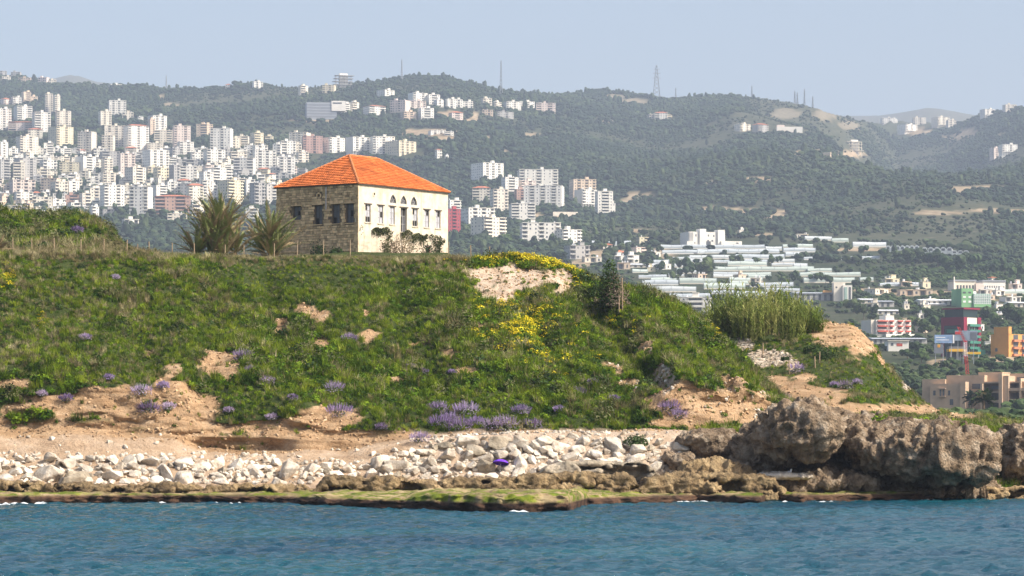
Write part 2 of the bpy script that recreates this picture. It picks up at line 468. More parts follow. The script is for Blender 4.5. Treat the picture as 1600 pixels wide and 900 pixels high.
# ------------------------------------------------------------------ rock and soil materials
def rock_mat(name, dark, mid, light, sc=0.8, bump=0.25, algae=None, pits=True):
    m = bpy.data.materials.new(name); m.use_nodes = True
    nt = m.node_tree; b = nt.nodes['Principled BSDF']; b.inputs['Roughness'].default_value = 0.9; b.inputs['Specular IOR Level'].default_value = 0.2
    tc = nd(nt, 'ShaderNodeTexCoord'); ge = nd(nt, 'ShaderNodeNewGeometry')
    n1 = nd(nt, 'ShaderNodeTexNoise', i_Scale=sc, i_Detail=10.0, i_Roughness=0.65); nt.links.new(ge.outputs['Position'], n1.inputs['Vector'])
    col = ramp(nt, n1.outputs[0], [(0.32, dark), (0.5, mid), (0.68, light)])
    n2 = nd(nt, 'ShaderNodeTexNoise', i_Scale=sc * 0.22, i_Detail=4.0); nt.links.new(ge.outputs['Position'], n2.inputs['Vector'])
    mr = nd(nt, 'ShaderNodeMapRange', i_1=0.35, i_2=0.65, i_3=0.72, i_4=1.25); nt.links.new(n2.outputs[0], mr.inputs[0])
    hs = nd(nt, 'ShaderNodeHueSaturation'); nt.links.new(col, hs.inputs['Color']); nt.links.new(mr.outputs[0], hs.inputs['Value'])
    col = hs.outputs[0]
    if algae:
        sp = nd(nt, 'ShaderNodeSeparateXYZ'); nt.links.new(ge.outputs['Position'], sp.inputs[0])
        sn = nd(nt, 'ShaderNodeSeparateXYZ'); nt.links.new(ge.outputs['True Normal'], sn.inputs[0])
        n3 = nd(nt, 'ShaderNodeTexNoise', i_Scale=0.9, i_Detail=8.0); nt.links.new(ge.outputs['Position'], n3.inputs['Vector'])
        h = nd(nt, 'ShaderNodeMapRange', i_1=algae[0], i_2=algae[0] + 0.12, i_3=0.0, i_4=1.0); nt.links.new(sp.outputs[2], h.inputs[0])
        h2 = nd(nt, 'ShaderNodeMapRange', i_1=algae[1], i_2=algae[1] + 0.25, i_3=1.0, i_4=0.0); nt.links.new(sp.outputs[2], h2.inputs[0])
        g = nd(nt, 'ShaderNodeMapRange', i_1=0.43, i_2=0.55, i_3=0.0, i_4=1.0); nt.links.new(n3.outputs[0], g.inputs[0])
        m1 = nd(nt, 'ShaderNodeMath', operation='MULTIPLY'); nt.links.new(h.outputs[0], m1.inputs[0]); nt.links.new(h2.outputs[0], m1.inputs[1])
        m2 = nd(nt, 'ShaderNodeMath', operation='MULTIPLY'); nt.links.new(m1.outputs[0], m2.inputs[0]); nt.links.new(g.outputs[0], m2.inputs[1])
        col = mixc(nt, m2.outputs[0], col, ramp(nt, n1.outputs[0], [(0.35, (.05, .085, .006)), (0.65, (.20, .22, .02))]))
        wet = nd(nt, 'ShaderNodeMapRange', i_1=0.42, i_2=0.58, i_3=1.0, i_4=0.0); nt.links.new(sp.outputs[2], wet.inputs[0])
        col = mixc(nt, wet.outputs[0], col, ramp(nt, n1.outputs[0], [(0.35, (.02, .011, .008)), (0.65, (.11, .06, .035))]))
    nt.links.new(col, b.inputs['Base Color'])
    vo = nd(nt, 'ShaderNodeTexVoronoi', i_Scale=sc * 4.5); nt.links.new(ge.outputs['Position'], vo.inputs['Vector'])
    n4 = nd(nt, 'ShaderNodeTexNoise', i_Scale=sc * 5, i_Detail=8.0, i_Roughness=0.7); nt.links.new(ge.outputs['Position'], n4.inputs['Vector'])
    ad = nd(nt, 'ShaderNodeMath', operation='MULTIPLY_ADD', i_1=0.5 if pits else 0.1); nt.links.new(vo.outputs['Distance'], ad.inputs[0]); nt.links.new(n4.outputs[0], ad.inputs[2])
    bp = nd(nt, 'ShaderNodeBump', i_Strength=1.0, i_Distance=bump); nt.links.new(ad.outputs[0], bp.inputs['Height']); nt.links.new(bp.outputs[0], b.inputs['Normal'])
    return m
m_rock = rock_mat('weathered_limestone', (.09, .060, .034), (.30, .22, .145), (.52, .43, .325), 1.1, 0.35)
m_ledge = rock_mat('brown_sea_ledge', (.08, .055, .03), (.27, .19, .10), (.46, .34, .19), 0.9, 0.28)
m_shelf = rock_mat('algae_shelf', (.15, .11, .05), (.28, .21, .11), (.38, .30, .17), 0.7, 0.12, algae=(0.44, 1.1), pits=False)
m_white = rock_mat('white_limestone', (.26, .20, .14), (.55, .48, .39), (.74, .69, .60), 1.1, 0.12, pits=False)
m_grey = rock_mat('grey_brown_stone', (.16, .13, .09), (.32, .27, .20), (.44, .38, .30), 0.9, 0.1)

# ------------------------------------------------------------------ the bluff (main) and the headland behind it
# waterline of the rock shelf by column
EP = [-300, 0, 60, 200, 400, 480, 560, 680, 800, 880, 915, 1000, 1100, 1190, 1215, 1260, 1400, 1600, 1900]
EY = [787, 787, 786, 785, 786, 789, 792, 796, 799, 798, 790, 787, 784, 787, 783, 785, 783, 779, 779]
BPX = np.array([-260, -150, 0, 150, 250, 400, 560, 640, 700, 800, 900, 1000, 1140, 1300, 1800], float)
RIP = [705, 705, 705, 704, 707, 716, 714, 692, 684, 678, 676, 676, 678, 680, 682]
SCB = [694, 694, 692, 690, 700, 705, 706, 690, 682, 676, 674, 674, 675, 678, 680]
SCT = [671, 671, 671, 671, 676, 681, 688, 684, 679, 673, 671, 671, 672, 675, 677]
CPX = [-260, 0, 230, 420, 700, 760, 800, 850, 900, 940, 1000, 1050, 1100, 1150, 1200, 1240, 1300, 1800]
CPY = [397, 397, 400, 406, 411, 408, 402, 405, 424, 444, 450, 472, 507, 556, 602, 640, 668, 672]
CDD = [268, 268, 268, 268, 268, 270, 272, 272, 272, 272, 274, 274, 272, 266, 258, 252, 246, 244]
# behind the crest: heights at distances 300, 330, 352, 400, 440
KPX = [-260, 400, 700, 770, 830, 900, 1000, 1100, 1800]
K300 = [20.4, 20.5, 20.7, 20.4, 19.0, 15.0, 10.0, 7.0, 4.0]
K330 = [22.0, 22.2, 22.3, 21.2, 17.0, 12.0, 7.0, 6.0, 4.0]
K352 = [24.0, 24.2, 24.2, 22.0, 16.0, 10.0, 6.0, 5.0, 4.0]
K400 = [24.5, 24.8, 24.6, 21.0, 14.0, 8.0, 5.0, 5.0, 4.0]
K450 = [6.0, 6.0, 6.0, 5.0, 4.0, 4.0, 3.5, 3.0, 3.0]
zof = lambda py, d: CH + (YH - py) / F * d

bx = np.arange(-62, 60.01, 0.29)
tS = np.linspace(0, 1, 120)
def bluff_column(x):
    px = 800 + F * x / 245.0
    f = lambda a: float(np.interp(px, BPX, a))
    c = lambda a: float(np.interp(px, CPX, a))
    dc = c(CDD)
    de = CH * F / (float(np.interp(px, EP, EY)) - YH)
    gate = float(sm(-.25, .35, fbm(np.array([x / 4.5]), 0.7, octv=2, seed=58))[0])
    o = float(np.interp(px, [1000, 1180, 1400, 1600, 1900], [0, 3.0, 6.5, 12.5, 12.5]))
    dc += o
    zc = zof(c(CPY), dc)
    pts = [(219.5 + o, -1.5), (221 + o, 0.3), (223.0 + o, 1.0), (225 + o, zof(751, 225)), (230 + o, zof(f(RIP), 230 + o)), (233.3 + o - .9 * (1 - gate), zof(f(SCT) + (f(SCB) - f(SCT)) * (.35 + .65 * gate), 233.3 + o)), (233.0 + o, zof(f(SCT), 233.0 + o) - .1), (233.6 + o, zof(f(SCT), 233.6 + o) + .1)]
    d0, z0 = pts[-1]
    return pts, d0, z0, dc, zc, px
NB = len(bx)
rows = []
for x in bx:
    pts, d0, z0, dc, zc, px = bluff_column(x)
    p = np.array(pts)
    L = np.concatenate([[0], np.cumsum(np.hypot(np.diff(p[:, 0]), np.diff(p[:, 1])))])
    L[6:] += np.array([2.0, 2.6]) if len(L) == 8 else 0
    q = np.linspace(0, L[-1], 60)
    fd, fz = np.interp(q, L, p[:, 0]), np.interp(q, L, p[:, 1])
    hb = float(np.interp(px, [-260, 300, 335, 420, 560, 630, 690, 980, 1030, 1060, 1160, 1240, 1300], [3.3, 3.1, 1.5, 1.6, 1.4, .3, .1, .1, 2.0, 3.4, 3.2, 1.0, .2]))
    t1 = np.linspace(0, 1, 31)[1:]
    t = np.linspace(0, 1, 110)[1:]
    d1, z1 = d0 + .5 + hb * .50, z0 + .1 + hb
    sd = np.concatenate([d0 + (d1 - d0) * t1, d1 + (dc - d1) * t])
    sz = np.concatenate([z0 + (z1 - z0) * t1, z1 + (zc - z1) * (t ** 0.93)])
    k = lambda a: float(np.interp(px, KPX, a))
    bd = np.concatenate([np.linspace(dc, 300, 26)[1:], np.linspace(300, 352, 40)[1:], np.linspace(352, 450, 18)[1:]])
    bzk_d = [dc, 300, 330, 352, 400, 450]
    bz = np.interp(bd, bzk_d, [zc, k(K300), k(K330), k(K352), k(K400), k(K450)])
    rows.append(np.stack([np.concatenate([fd, sd, bd]), np.concatenate([fz, sz, bz])], 1))
rows = np.array(rows)                     # (NB, NV, 2)
NV = rows.shape[1]
BX = np.repeat(bx[:, None], NV, 1); BY = rows[..., 0].copy(); BZ = rows[..., 1].copy()
# the land fans out with distance so that the view stays filled behind the crest
fan = 1 + np.maximum(BY - 245, 0) / 245.0
BX = BX * fan
ppx, ppy = proj(BX, BY, BZ)
# mound on the left behind the fence
edge = 1 - sm(120, 246, ppx + 6 * vnoise(BX / 4, BY / 4, seed=2))
BZ += 4.3 * edge * np.exp(-((BY - 306) / 15.0) ** 2) * (1 + 0.16 * vnoise(BX / 5, 0, seed=8) + 0.05 * vnoise(BX / 1.7, 0, seed=9))
onslope = sm(232, 236, BY) * (1 - 0.6 * sm(262, 275, BY))
BZ += onslope * (0.95 * fbm(BX / 9, BY / 9, octv=3, seed=51) + 0.32 * fbm(BX / 2.2, BY / 2.6, octv=3, seed=52))
# gully lines running down to the right on the spur
spur = sm(880, 980, ppx) * (1 - sm(1180, 1240, ppx)) * sm(236, 242, BY) * (1 - sm(266, 272, BY))
BZ += spur * 0.9 * fbm((BX + (BY - 240) * 0.75) / 3.2, BY / 18, octv=3, seed=57)
def polydist(qx, qy, line):
    best = np.full(qx.shape, 1e9)
    for (ax, ay), (bx2, by2) in zip(line[:-1], line[1:]):
        ux, uy = bx2 - ax, by2 - ay
        t = np.clip(((qx - ax) * ux + (qy - ay) * uy) / (ux * ux + uy * uy), 0, 1)
        best = np.minimum(best, np.hypot(qx - ax - t * ux, qy - ay - t * uy))
    return best
# gullies that run down the spur, and the dip behind the juniper
gx, gy = proj(BX, BY, BZ)
for (line, dep_, wid) in (([(900, 440), (950, 500), (1000, 560), (1050, 612)], 1.7, 17), ([(1090, 520), (1128, 580), (1150, 640)], 1.3, 13), ([(620, 420), (640, 500), (690, 600)], .7, 22), ([(420, 430), (440, 520), (470, 620)], .7, 20), ([(820, 470), (870, 560), (930, 640)], .8, 18), ([(200, 420), (210, 500), (235, 590)], .6, 22), ([(1020, 470), (1060, 530), (1095, 590)], .8, 11)):
    pd = polydist(gx + 6 * vnoise(BX / 2, BY / 2, seed=59), gy, line)
    BZ -= dep_ * np.exp(-(pd / wid) ** 2) * sm(236, 241, BY) * (1 - sm(264, 271, BY))
beach = 1 - sm(231, 234, BY)
BZ += beach * 0.14 * fbm(BX / 1.1, BY / 1.1, octv=3, seed=53)
# eroded foot: the scarp edge wanders in and out
BY += (1 - sm(238, 246, BY)) * sm(228, 232, BY) * 1.1 * fbm(BX / 5, 0.3 * BZ, octv=3, seed=54)
DIRT = [(20, 600, 44, 7, 0), (92, 628, 62, 13, 0), (150, 612, 30, 10, 0), (190, 622, 50, 20, 0), (262, 612, 42, 18, 0), (292, 640, 45, 26, 0), (345, 572, 30, 20, 0), (232, 652, 62, 14, 0), (180, 640, 60, 14, 0), (262, 655, 70, 16, 0), (120, 645, 40, 10, 0),
        (100, 668, 120, 10, 0), (30, 640, 20, 10, 0), (320, 670, 60, 8, 0), (270, 577, 10, 5, 0), (235, 552, 6, 3, 0), (475, 480, 10, 7, 0), (490, 493, 22, 8, 0), (441, 513, 13, 9, 0), (505, 537, 15, 8, 0), (578, 526, 12, 8, 0), (572, 487, 6, 5, 0), (650, 538, 10, 3, 0),
        (702, 553, 9, 6, 0), (728, 579, 16, 4, 0), (617, 595, 8, 4, 0), (752, 510, 6, 5, 0), (800, 434, 58, 18, 1), (868, 436, 26, 12, 1), (780, 458, 26, 11, 1), (756, 446, 12, 10, 1), (500, 655, 44, 18, 0), (440, 668, 44, 14, 0), (545, 650, 20, 12, 0), (480, 678, 90, 9, 0), (600, 690, 70, 6, 0),
        (1010, 545, 13, 8, 0), (985, 600, 22, 7, 0), (1040, 588, 16, 18, 1), (1064, 625, 48, 34, 0), (1112, 636, 52, 30, 0), (1146, 622, 26, 38, 0), (948, 570, 8, 6, 0), (967, 577, 8, 6, 0), (1175, 640, 40, 30, 0), (1085, 655, 60, 12, 0), (880, 455, 14, 8, 1)]
ppx, ppy = proj(BX, BY, BZ)
wob = 0.55 * fbm(BX / 1.5, BZ / 0.9 + BY / 1.5, octv=4, seed=61)
dirt = np.zeros_like(BZ); pale = np.zeros_like(BZ)
face = BY < 275
for (a, b_, rx, ry, t) in DIRT:
    q = np.sqrt(((ppx - a) / (rx * 1.15 + 2)) ** 2 + ((ppy - b_) / (ry * 1.15 + 2)) ** 2) + wob
    k = (1 - sm(0.8, 1.0, q)) * face
    pale = np.where(k > dirt, t, pale); dirt = np.maximum(dirt, k)
foot = (1 - sm(233.2, 234.2, BY + 0.6 * wob))
dirt = np.maximum(dirt, foot)
pale = np.where((BY < 232) | (ppx > 640) & (BY < 234), np.where(ppx > 640, .8, .45), pale)
BY += dirt * sm(232.4, 233.2, BY) * face * (0.30 + 0.75 * fbm(BX / 2.2, BY / 3, BZ / 0.5, octv=4, seed=67))                 # bare cuts are hollowed into the bank
BZ += dirt * sm(233, 235, BY) * face * 0.34 * fbm(BX / 0.7, BY / 0.6, BZ / 0.35, octv=3, seed=66)

m_soil = bpy.data.materials.new('bank_soil'); m_soil.use_nodes = True
nt = m_soil.node_tree; b = nt.nodes['Principled BSDF']; b.inputs['Roughness'].default_value = 0.95; b.inputs['Specular IOR Level'].default_value = 0.1
ge = nd(nt, 'ShaderNodeNewGeometry')
n1 = nd(nt, 'ShaderNodeTexNoise', i_Scale=0.7, i_Detail=9.0, i_Roughness=0.65); nt.links.new(ge.outputs['Position'], n1.inputs['Vector'])
mp = nd(nt, 'ShaderNodeMapping'); mp.inputs['Scale'].default_value = (0.35, 0.35, 2.6); nt.links.new(ge.outputs['Position'], mp.inputs[0])
n2 = nd(nt, 'ShaderNodeTexNoise', i_Scale=1.0, i_Detail=6.0); nt.links.new(mp.outputs[0], n2.inputs['Vector'])
tan = ramp(nt, n1.outputs[0], [(0.3, (.26, .16, .085)), (0.5, (.46, .31, .185)), (0.7, (.60, .45, .30))])
stra = ramp(nt, n2.outputs[0], [(0.35, (.24, .14, .065)), (0.55, (.47, .30, .165)), (0.7, (.58, .42, .27))])
tan = mixc(nt, 0.5, tan, stra)
palec = ramp(nt, n1.outputs[0], [(0.3, (.36, .26, .18)), (0.5, (.55, .43, .32)), (0.7, (.68, .57, .46))])
ap = nd(nt, 'ShaderNodeAttribute', attribute_name='pale'); ad_ = nd(nt, 'ShaderNodeAttribute', attribute_name='dirt')
soil = mixc(nt, ap.outputs['Fac'], tan, palec)
turf = ramp(nt, n1.outputs[0], [(0.3, (.03, .045, .012)), (0.55, (.055, .075, .02)), (0.72, (.12, .11, .05))])
nt.links.new(mixc(nt, ad_.outputs['Fac'], turf, soil), b.inputs['Base Color'])
n3 = nd(nt, 'ShaderNodeTexNoise', i_Scale=4.0, i_Detail=8.0, i_Roughness=0.7); nt.links.new(ge.outputs['Position'], n3.inputs['Vector'])
bp = nd(nt, 'ShaderNodeBump', i_Strength=1.0, i_Distance=0.30); nt.links.new(n3.outputs[0], bp.inputs['Height']); nt.links.new(bp.outputs[0], b.inputs['Normal'])

me = fast_mesh('bluff', np.stack([BX, BY, BZ], -1).reshape(-1, 3), grid_faces(NB, NV), smooth=True)
add_attr(me, 'dirt', dirt.ravel()); add_attr(me, 'pale', pale.ravel())
tag(obj('bluff', me, m_soil), 'grassy coastal bluff with bare earth scarps', kind='structure')

hx = np.arange(2, 92, 0.34)
HPX = [1000, 1050, 1110, 1200, 1260, 1330, 1365, 1400, 1440, 1500, 1600, 1700, 2100]
HPY = [520, 505, 498, 502, 503, 505, 538, 590, 628, 652, 662, 665, 668]
HDD = [330, 330, 328, 322, 318, 315, 312, 308, 300, 290, 280, 275, 270]
hrows = []
for x in hx:
    px = 800 + F * x / 290.0
    dc = float(np.interp(px, HPX, HDD)); zc = zof(float(np.interp(px, HPX, HPY)), dc)
    t = np.linspace(0, 1, 110)
    d = 246 + (dc - 246) * t
    z0 = 3.0
    z = z0 + (zc - z0) * (0.35 * t + 0.65 * sm(0.05, 1.0, t))
    bd = np.linspace(dc, dc + 95, 30)[1:]
    bz = np.interp(bd, [dc, dc + 12, dc + 40, dc + 95], [zc, zc - 0.4, zc * 0.62, 3.0])
    hrows.append(np.stack([np.concatenate([np.linspace(238, 246, 8)[:-1], d, bd]), np.concatenate([np.linspace(1.0, 3.0, 8)[:-1], z, bz])], 1))
hrows = np.array(hrows)
HX = np.repeat(hx[:, None], hrows.shape[1], 1) * (hrows[..., 0] / 290.0)
HY = hrows[..., 0].copy(); HZ = hrows[..., 1].copy()
hs = sm(246, 252, HY)
HZ += hs * (0.5 * fbm(HX / 7, HY / 9, octv=3, seed=71) + 0.3 * fbm(HX / 2, HY / 2.5, octv=3, seed=72))
hpx, hpy = proj(HX, HY, HZ)
HDIRT = [(1312, 522, 48, 20, 0), (1345, 542, 26, 18, 0), (1290, 512, 30, 10, 0), (1210, 600, 26, 15, 0), (1240, 612, 42, 18, 0), (1292, 618, 42, 12, 0), (1180, 640, 42, 22, 0), (1330, 640, 64, 12, 0), (1392, 640, 56, 9, 0), (1420, 600, 12, 10, 1), (1260, 590, 20, 8, 0),
         (1150, 540, 30, 14, 1), (1200, 560, 40, 14, 1), (1150, 515, 16, 6, 1), (1240, 572, 12, 10, 1), (1450, 640, 30, 8, 0), (1500, 650, 30, 6, 0), (1380, 560, 8, 14, 0)]
hd = np.zeros_like(HZ); hp = np.zeros_like(HZ)
wob = 0.5 * fbm(HX / 1.5, HZ / 0.9 + HY / 1.5, octv=4, seed=73)
for (a, b_, rx, ry, t) in HDIRT:
    q = np.sqrt(((hpx - a) / rx) ** 2 + ((hpy - b_) / ry) ** 2) + wob
    k = (1 - sm(0.8, 1.0, q)) * (HY < 330)
    hp = np.where(k > hd, t, hp); hd = np.maximum(hd, k)
me = fast_mesh('headland', np.stack([HX, HY, HZ], -1).reshape(-1, 3), grid_faces(len(hx), hrows.shape[1]), smooth=True)
add_attr(me, 'dirt', hd.ravel()); add_attr(me, 'pale', hp.ravel())
tag(obj('headland', me, m_soil), 'lower green headland with reeds and a bare tan scarp', kind='structure')

def surf_hit(X, Y, Z, px, py, dmax=1e9):
    """nearest vertex of a near surface to a line of sight"""
    qx, qy = proj(X, Y, Z)
    e = np.hypot(qx - px, qy - py) + np.where(Y > dmax, 1e6, 0)
    m = e.min()
    e = np.where(e < m + 3.0, Y * 0.05, 1e9)      # the front-most of the close ones
    k = np.unravel_index(np.argmin(e), X.shape)
    return float(X[k]), float(Y[k]), float(Z[k])
def on_bluff(px, py): return surf_hit(BX, BY, BZ, px, py)
def on_head(px, py): return surf_hit(HX, HY, HZ, px, py)

# ------------------------------------------------------------------ wave-cut shelf at the waterline
ex = np.arange(-60, 80, 0.17)
ed = CH * F / (np.interp(800 + F * ex / 213.0, EP, EY) - YH)
ed = ed + 0.9 * fbm(ex / 2.2, 0, octv=4, seed=81) + 0.5 * vnoise(ex / 0.7, 0, seed=82)
prof = [(-1.6, -1.4), (-0.15, -0.25), (-0.45, 0.05), (-0.5, 0.32), (-0.25, 0.50), (0.35, 0.56), (1.5, .60), (4, .62), (8, .75), (14, .8), (24, .8), (30, -1.)]
pa = np.array(prof)
L = np.concatenate([[0], np.cumsum(np.hypot(np.diff(pa[:, 0]), np.diff(pa[:, 1])) + 0.25)])
q = np.interp(np.linspace(0, 1, 70) ** 1.3, np.linspace(0, 1, len(L)), L)
po, pz = np.interp(q, L, pa[:, 0]), np.interp(q, L, pa[:, 1])
lipk = 1 + .75 * sm(610, 690, 800 + F * ex / 205.0) * (1 - sm(905, 925, 800 + F * ex / 205.0))
EX = np.repeat(ex[:, None], 70, 1); EYY = ed[:, None] + po[None, :]; EZ = np.repeat(pz[None, :], len(ex), 0); EZ = np.where(EZ > 0, EZ * (1 + (lipk - 1)[:, None] * (1 - sm(5, 13, po))[None, :]), EZ)
EZ = EZ + np.where(EZ > -0.2, 1, 0) * (0.17 * fbm(EX / 1.9, EYY / 2.4, octv=4, seed=83) + 0.12 * fbm(EX / .5, EYY / .6, octv=3, seed=84) - 0.10 * (worley(EX / 1.3, EYY / 2.0, EX * 0, seed=86) < .33)) * sm(-0.3, 0.3, EZ)
EYY += 0.5 * fbm(EX / .7, EZ / .25, octv=3, seed=85) * (1 - sm(0, 2, po))[None, :]
me = fast_mesh('rock_shelf', np.stack([EX, EYY, EZ], -1).reshape(-1, 3), grid_faces(len(ex), 70), smooth=False)
tag(obj('rock_shelf', me, m_shelf), 'flat algae-covered rock shelf along the waterline', kind='structure')

# ------------------------------------------------------------------ haze (one closed box of air round everything)
m_haze = bpy.data.materials.new('haze_air'); m_haze.use_nodes = True
nt = m_haze.node_tree
nt.nodes.remove(nt.nodes['Principled BSDF'])
pv = nd(nt, 'ShaderNodeVolumePrincipled')
pv.inputs['Color'].default_value = (0.65, 0.775, 0.99, 1)
pv.inputs['Density'].default_value = 8.6e-5
pv.inputs['Anisotropy'].default_value = 0.0
nt.links.new(pv.outputs[0], nt.nodes['Material Output'].inputs['Volume'])
hb = MB().box(-9000, 9000, -450, 14000, -6, 1250)
tag(hb.build('haze', m_haze), 'thin pale haze over the coast', kind='stuff')
# ------------------------------------------------------------------ plants
def leaf_mat(name, cols, rough=0.6, wscale=0.4, trans=0.25, rnd=0.25):
    """leaf surface: colour from a world-space noise (patches) and a random value for every plant"""
    m = bpy.data.materials.new(name); m.use_nodes = True
    nt = m.node_tree; b = nt.nodes['Principled BSDF']; b.inputs['Roughness'].default_value = rough; b.inputs['Specular IOR Level'].default_value = 0.15
    ge = nd(nt, 'ShaderNodeNewGeometry'); oi = nd(nt, 'ShaderNodeObjectInfo')
    n1 = nd(nt, 'ShaderNodeTexNoise', i_Scale=wscale, i_Detail=4.0); nt.links.new(ge.outputs['Position'], n1.inputs['Vector'])
    ad = nd(nt, 'ShaderNodeMath', operation='MULTIPLY_ADD', i_1=0.5, i_2=-0.25); nt.links.new(oi.outputs['Random'], ad.inputs[0])
    a2 = nd(nt, 'ShaderNodeMath', operation='ADD'); nt.links.new(n1.outputs[0], a2.inputs[0]); nt.links.new(ad.outputs[0], a2.inputs[1])
    k = len(cols)
    col = ramp(nt, a2.outputs[0], [(0.25 + 0.5 * i / max(k - 1, 1), c) for i, c in enumerate(cols)])
    wn_ = nd(nt, 'ShaderNodeTexWhiteNoise', noise_dimensions='1D'); nt.links.new(oi.outputs['Random'], wn_.inputs['W'])
    mr = nd(nt, 'ShaderNodeMapRange', i_3=1 - rnd, i_4=1 + rnd); nt.links.new(wn_.outputs['Value'], mr.inputs[0])
    hs = nd(nt, 'ShaderNodeHueSaturation'); nt.links.new(col, hs.inputs['Color']); nt.links.new(mr.outputs[0], hs.inputs['Value'])
    nt.links.new(hs.outputs[0], b.inputs['Base Color'])
    if trans:
        tr = nd(nt, 'ShaderNodeBsdfTranslucent'); nt.links.new(hs.outputs[0], tr.inputs['Color'])
        mx = nd(nt, 'ShaderNodeMixShader', i_0=trans); nt.links.new(b.outputs[0], mx.inputs[1]); nt.links.new(tr.outputs[0], mx.inputs[2])
        nt.links.new(mx.outputs[0], nt.nodes['Material Output'].inputs['Surface'])
    return m
m_grass = leaf_mat('green_grass', [(.04, .08, .005), (.13, .20, .010), (.27, .32, .025)], trans=0.3)
m_herb = leaf_mat('leafy_herb', [(.025, .065, .005), (.085, .165, .008), (.20, .29, .015)], trans=0.3)
m_dry = leaf_mat('dry_grass', [(.17, .14, .06), (.28, .235, .12), (.42, .36, .21)], trans=0.2)
m_olive = leaf_mat('olive_scrub', [(.05, .06, .02), (.10, .11, .04), (.17, .17, .075)], trans=0.2)
m_dark = leaf_mat('dark_shrub', [(.018, .038, .010), (.03, .06, .014), (.05, .09, .02)], trans=0.2)
m_purple = leaf_mat('purple_flower', [(.20, .14, .28), (.32, .24, .40), (.45, .37, .50)], trans=0.2)
m_yellow = leaf_mat('yellow_flower', [(.50, .38, .012), (.66, .52, .015), (.74, .62, .03)], trans=0.2)
m_tree = leaf_mat('hill_tree_leaves', [(.012, .024, .010), (.022, .040, .014), (.042, .060, .020)], wscale=0.004, trans=0.0, rnd=0.35)
m_tree2 = leaf_mat('plain_tree_leaves', [(.02, .04, .012), (.04, .07, .018), (.07, .10, .03)], wscale=0.02, trans=0.15, rnd=0.3)
m_bark = mat('bark', (.11, .085, .06), 0.9, 0.3, 3.0, 0.03)
m_wood = mat('weathered_wood', (.34, .25, .16), 0.85, 0.25, 4.0, 0.01)

def blades(n, h, spread, w, rs, lean=0.5, seg=2):
    """a tuft of bent grass blades"""
    v, f = [], []
    for _ in range(n):
        a = rs.uniform(0, 6.283); r = spread * math.sqrt(rs.uniform()) * 0.6
        bx_, by_ = r * math.cos(a), r * math.sin(a)
        a2 = a + rs.normal() * 0.7; ln = lean * rs.uniform(0.2, 1.2); hh = h * rs.uniform(0.55, 1.1)
        ca, sa = math.cos(a2), math.sin(a2)
        wx, wy = -sa * w * rs.uniform(.6, 1.2), ca * w * rs.uniform(.6, 1.2)
        k = len(v)
        for s in range(seg + 1):
            t = s / seg
            x = bx_ + ca * ln * hh * t * t; y = by_ + sa * ln * hh * t * t; z = hh * t * (1 - 0.25 * ln * t)
            q = (1 - t) * 0.9 + 0.1
            v += [(x - wx * q, y - wy * q, z), (x + wx * q, y + wy * q, z)]
        for s in range(seg):
            f.append((k + 2 * s, k + 2 * s + 1, k + 2 * s + 3, k + 2 * s + 2))
    return v, f

def leafball(n, rx, rz, size, rs, z0=0.0, shell=0.35, up=0.3, asp=0.6):
    """leaf faces spread through a dome-shaped volume"""
    v, f = [], []
    for _ in range(n):
        while True:
            p = rs.uniform(-1, 1, 3)
            q = np.linalg.norm(p)
            if q <= 1 and q > shell: break
        p = p * np.array((rx, rx, rz)); p[2] = abs(p[2]) + z0
        nrm = p / (np.linalg.norm(p) + 1e-6) + rs.normal(size=3) * 0.7 + np.array((0, 0, up))
        nrm /= np.linalg.norm(nrm)
        t = np.cross(nrm, rs.normal(size=3)); t /= np.linalg.norm(t) + 1e-9
        u = np.cross(nrm, t)
        s = size * rs.uniform(.6, 1.3)
        k = len(v)
        v += [p - t * s - u * s * asp, p + t * s - u * s * asp * .6, p + t * s * .8 + u * s * asp, p - t * s * .7 + u * s * asp]
        f.append((k, k + 1, k + 2, k + 3))
    return v, f

def spikes(n, rx, z0, z1, w, rs):
    v, f = [], []
    for _ in range(n):
        a = rs.uniform(0, 6.283); r = rx * math.sqrt(rs.uniform())
        x, y = r * math.cos(a), r * math.sin(a)
        top = z0 + (z1 - z0) * (1 - 0.5 * (r / rx) ** 2) * rs.uniform(.7, 1.1)
        dx, dy = math.cos(a) * r * .25, math.sin(a) * r * .25
        b = rs.uniform(0, 3.14); wx, wy = w * math.cos(b), w * math.sin(b)
        k = len(v)
        v += [(x - wx, y - wy, top * .55), (x + wx, y + wy, top * .55), (x + dx + wx * .5, y + dy + wy * .5, top), (x + dx - wx * .5, y + dy - wy * .5, top)]
        f.append((k, k + 1, k + 2, k + 3))
    return v, f

def pmesh(name, parts):
    """one plant mesh; parts = [((v, f), material), ...]"""
    me = bpy.data.meshes.new(name)
    V, Fc, M = [], [], []
    for i, ((v, f), m_) in enumerate(parts):
        k = len(V)
        V += [tuple(map(float, p)) for p in v]
        Fc += [tuple(k + a for a in q) for q in f]
        M += [i] * len(f)
        me.materials.append(m_)
    me.from_pydata(V, [], Fc)
    me.polygons.foreach_set('material_index', np.array(M, dtype=np.int32))
    me.update()
    return me

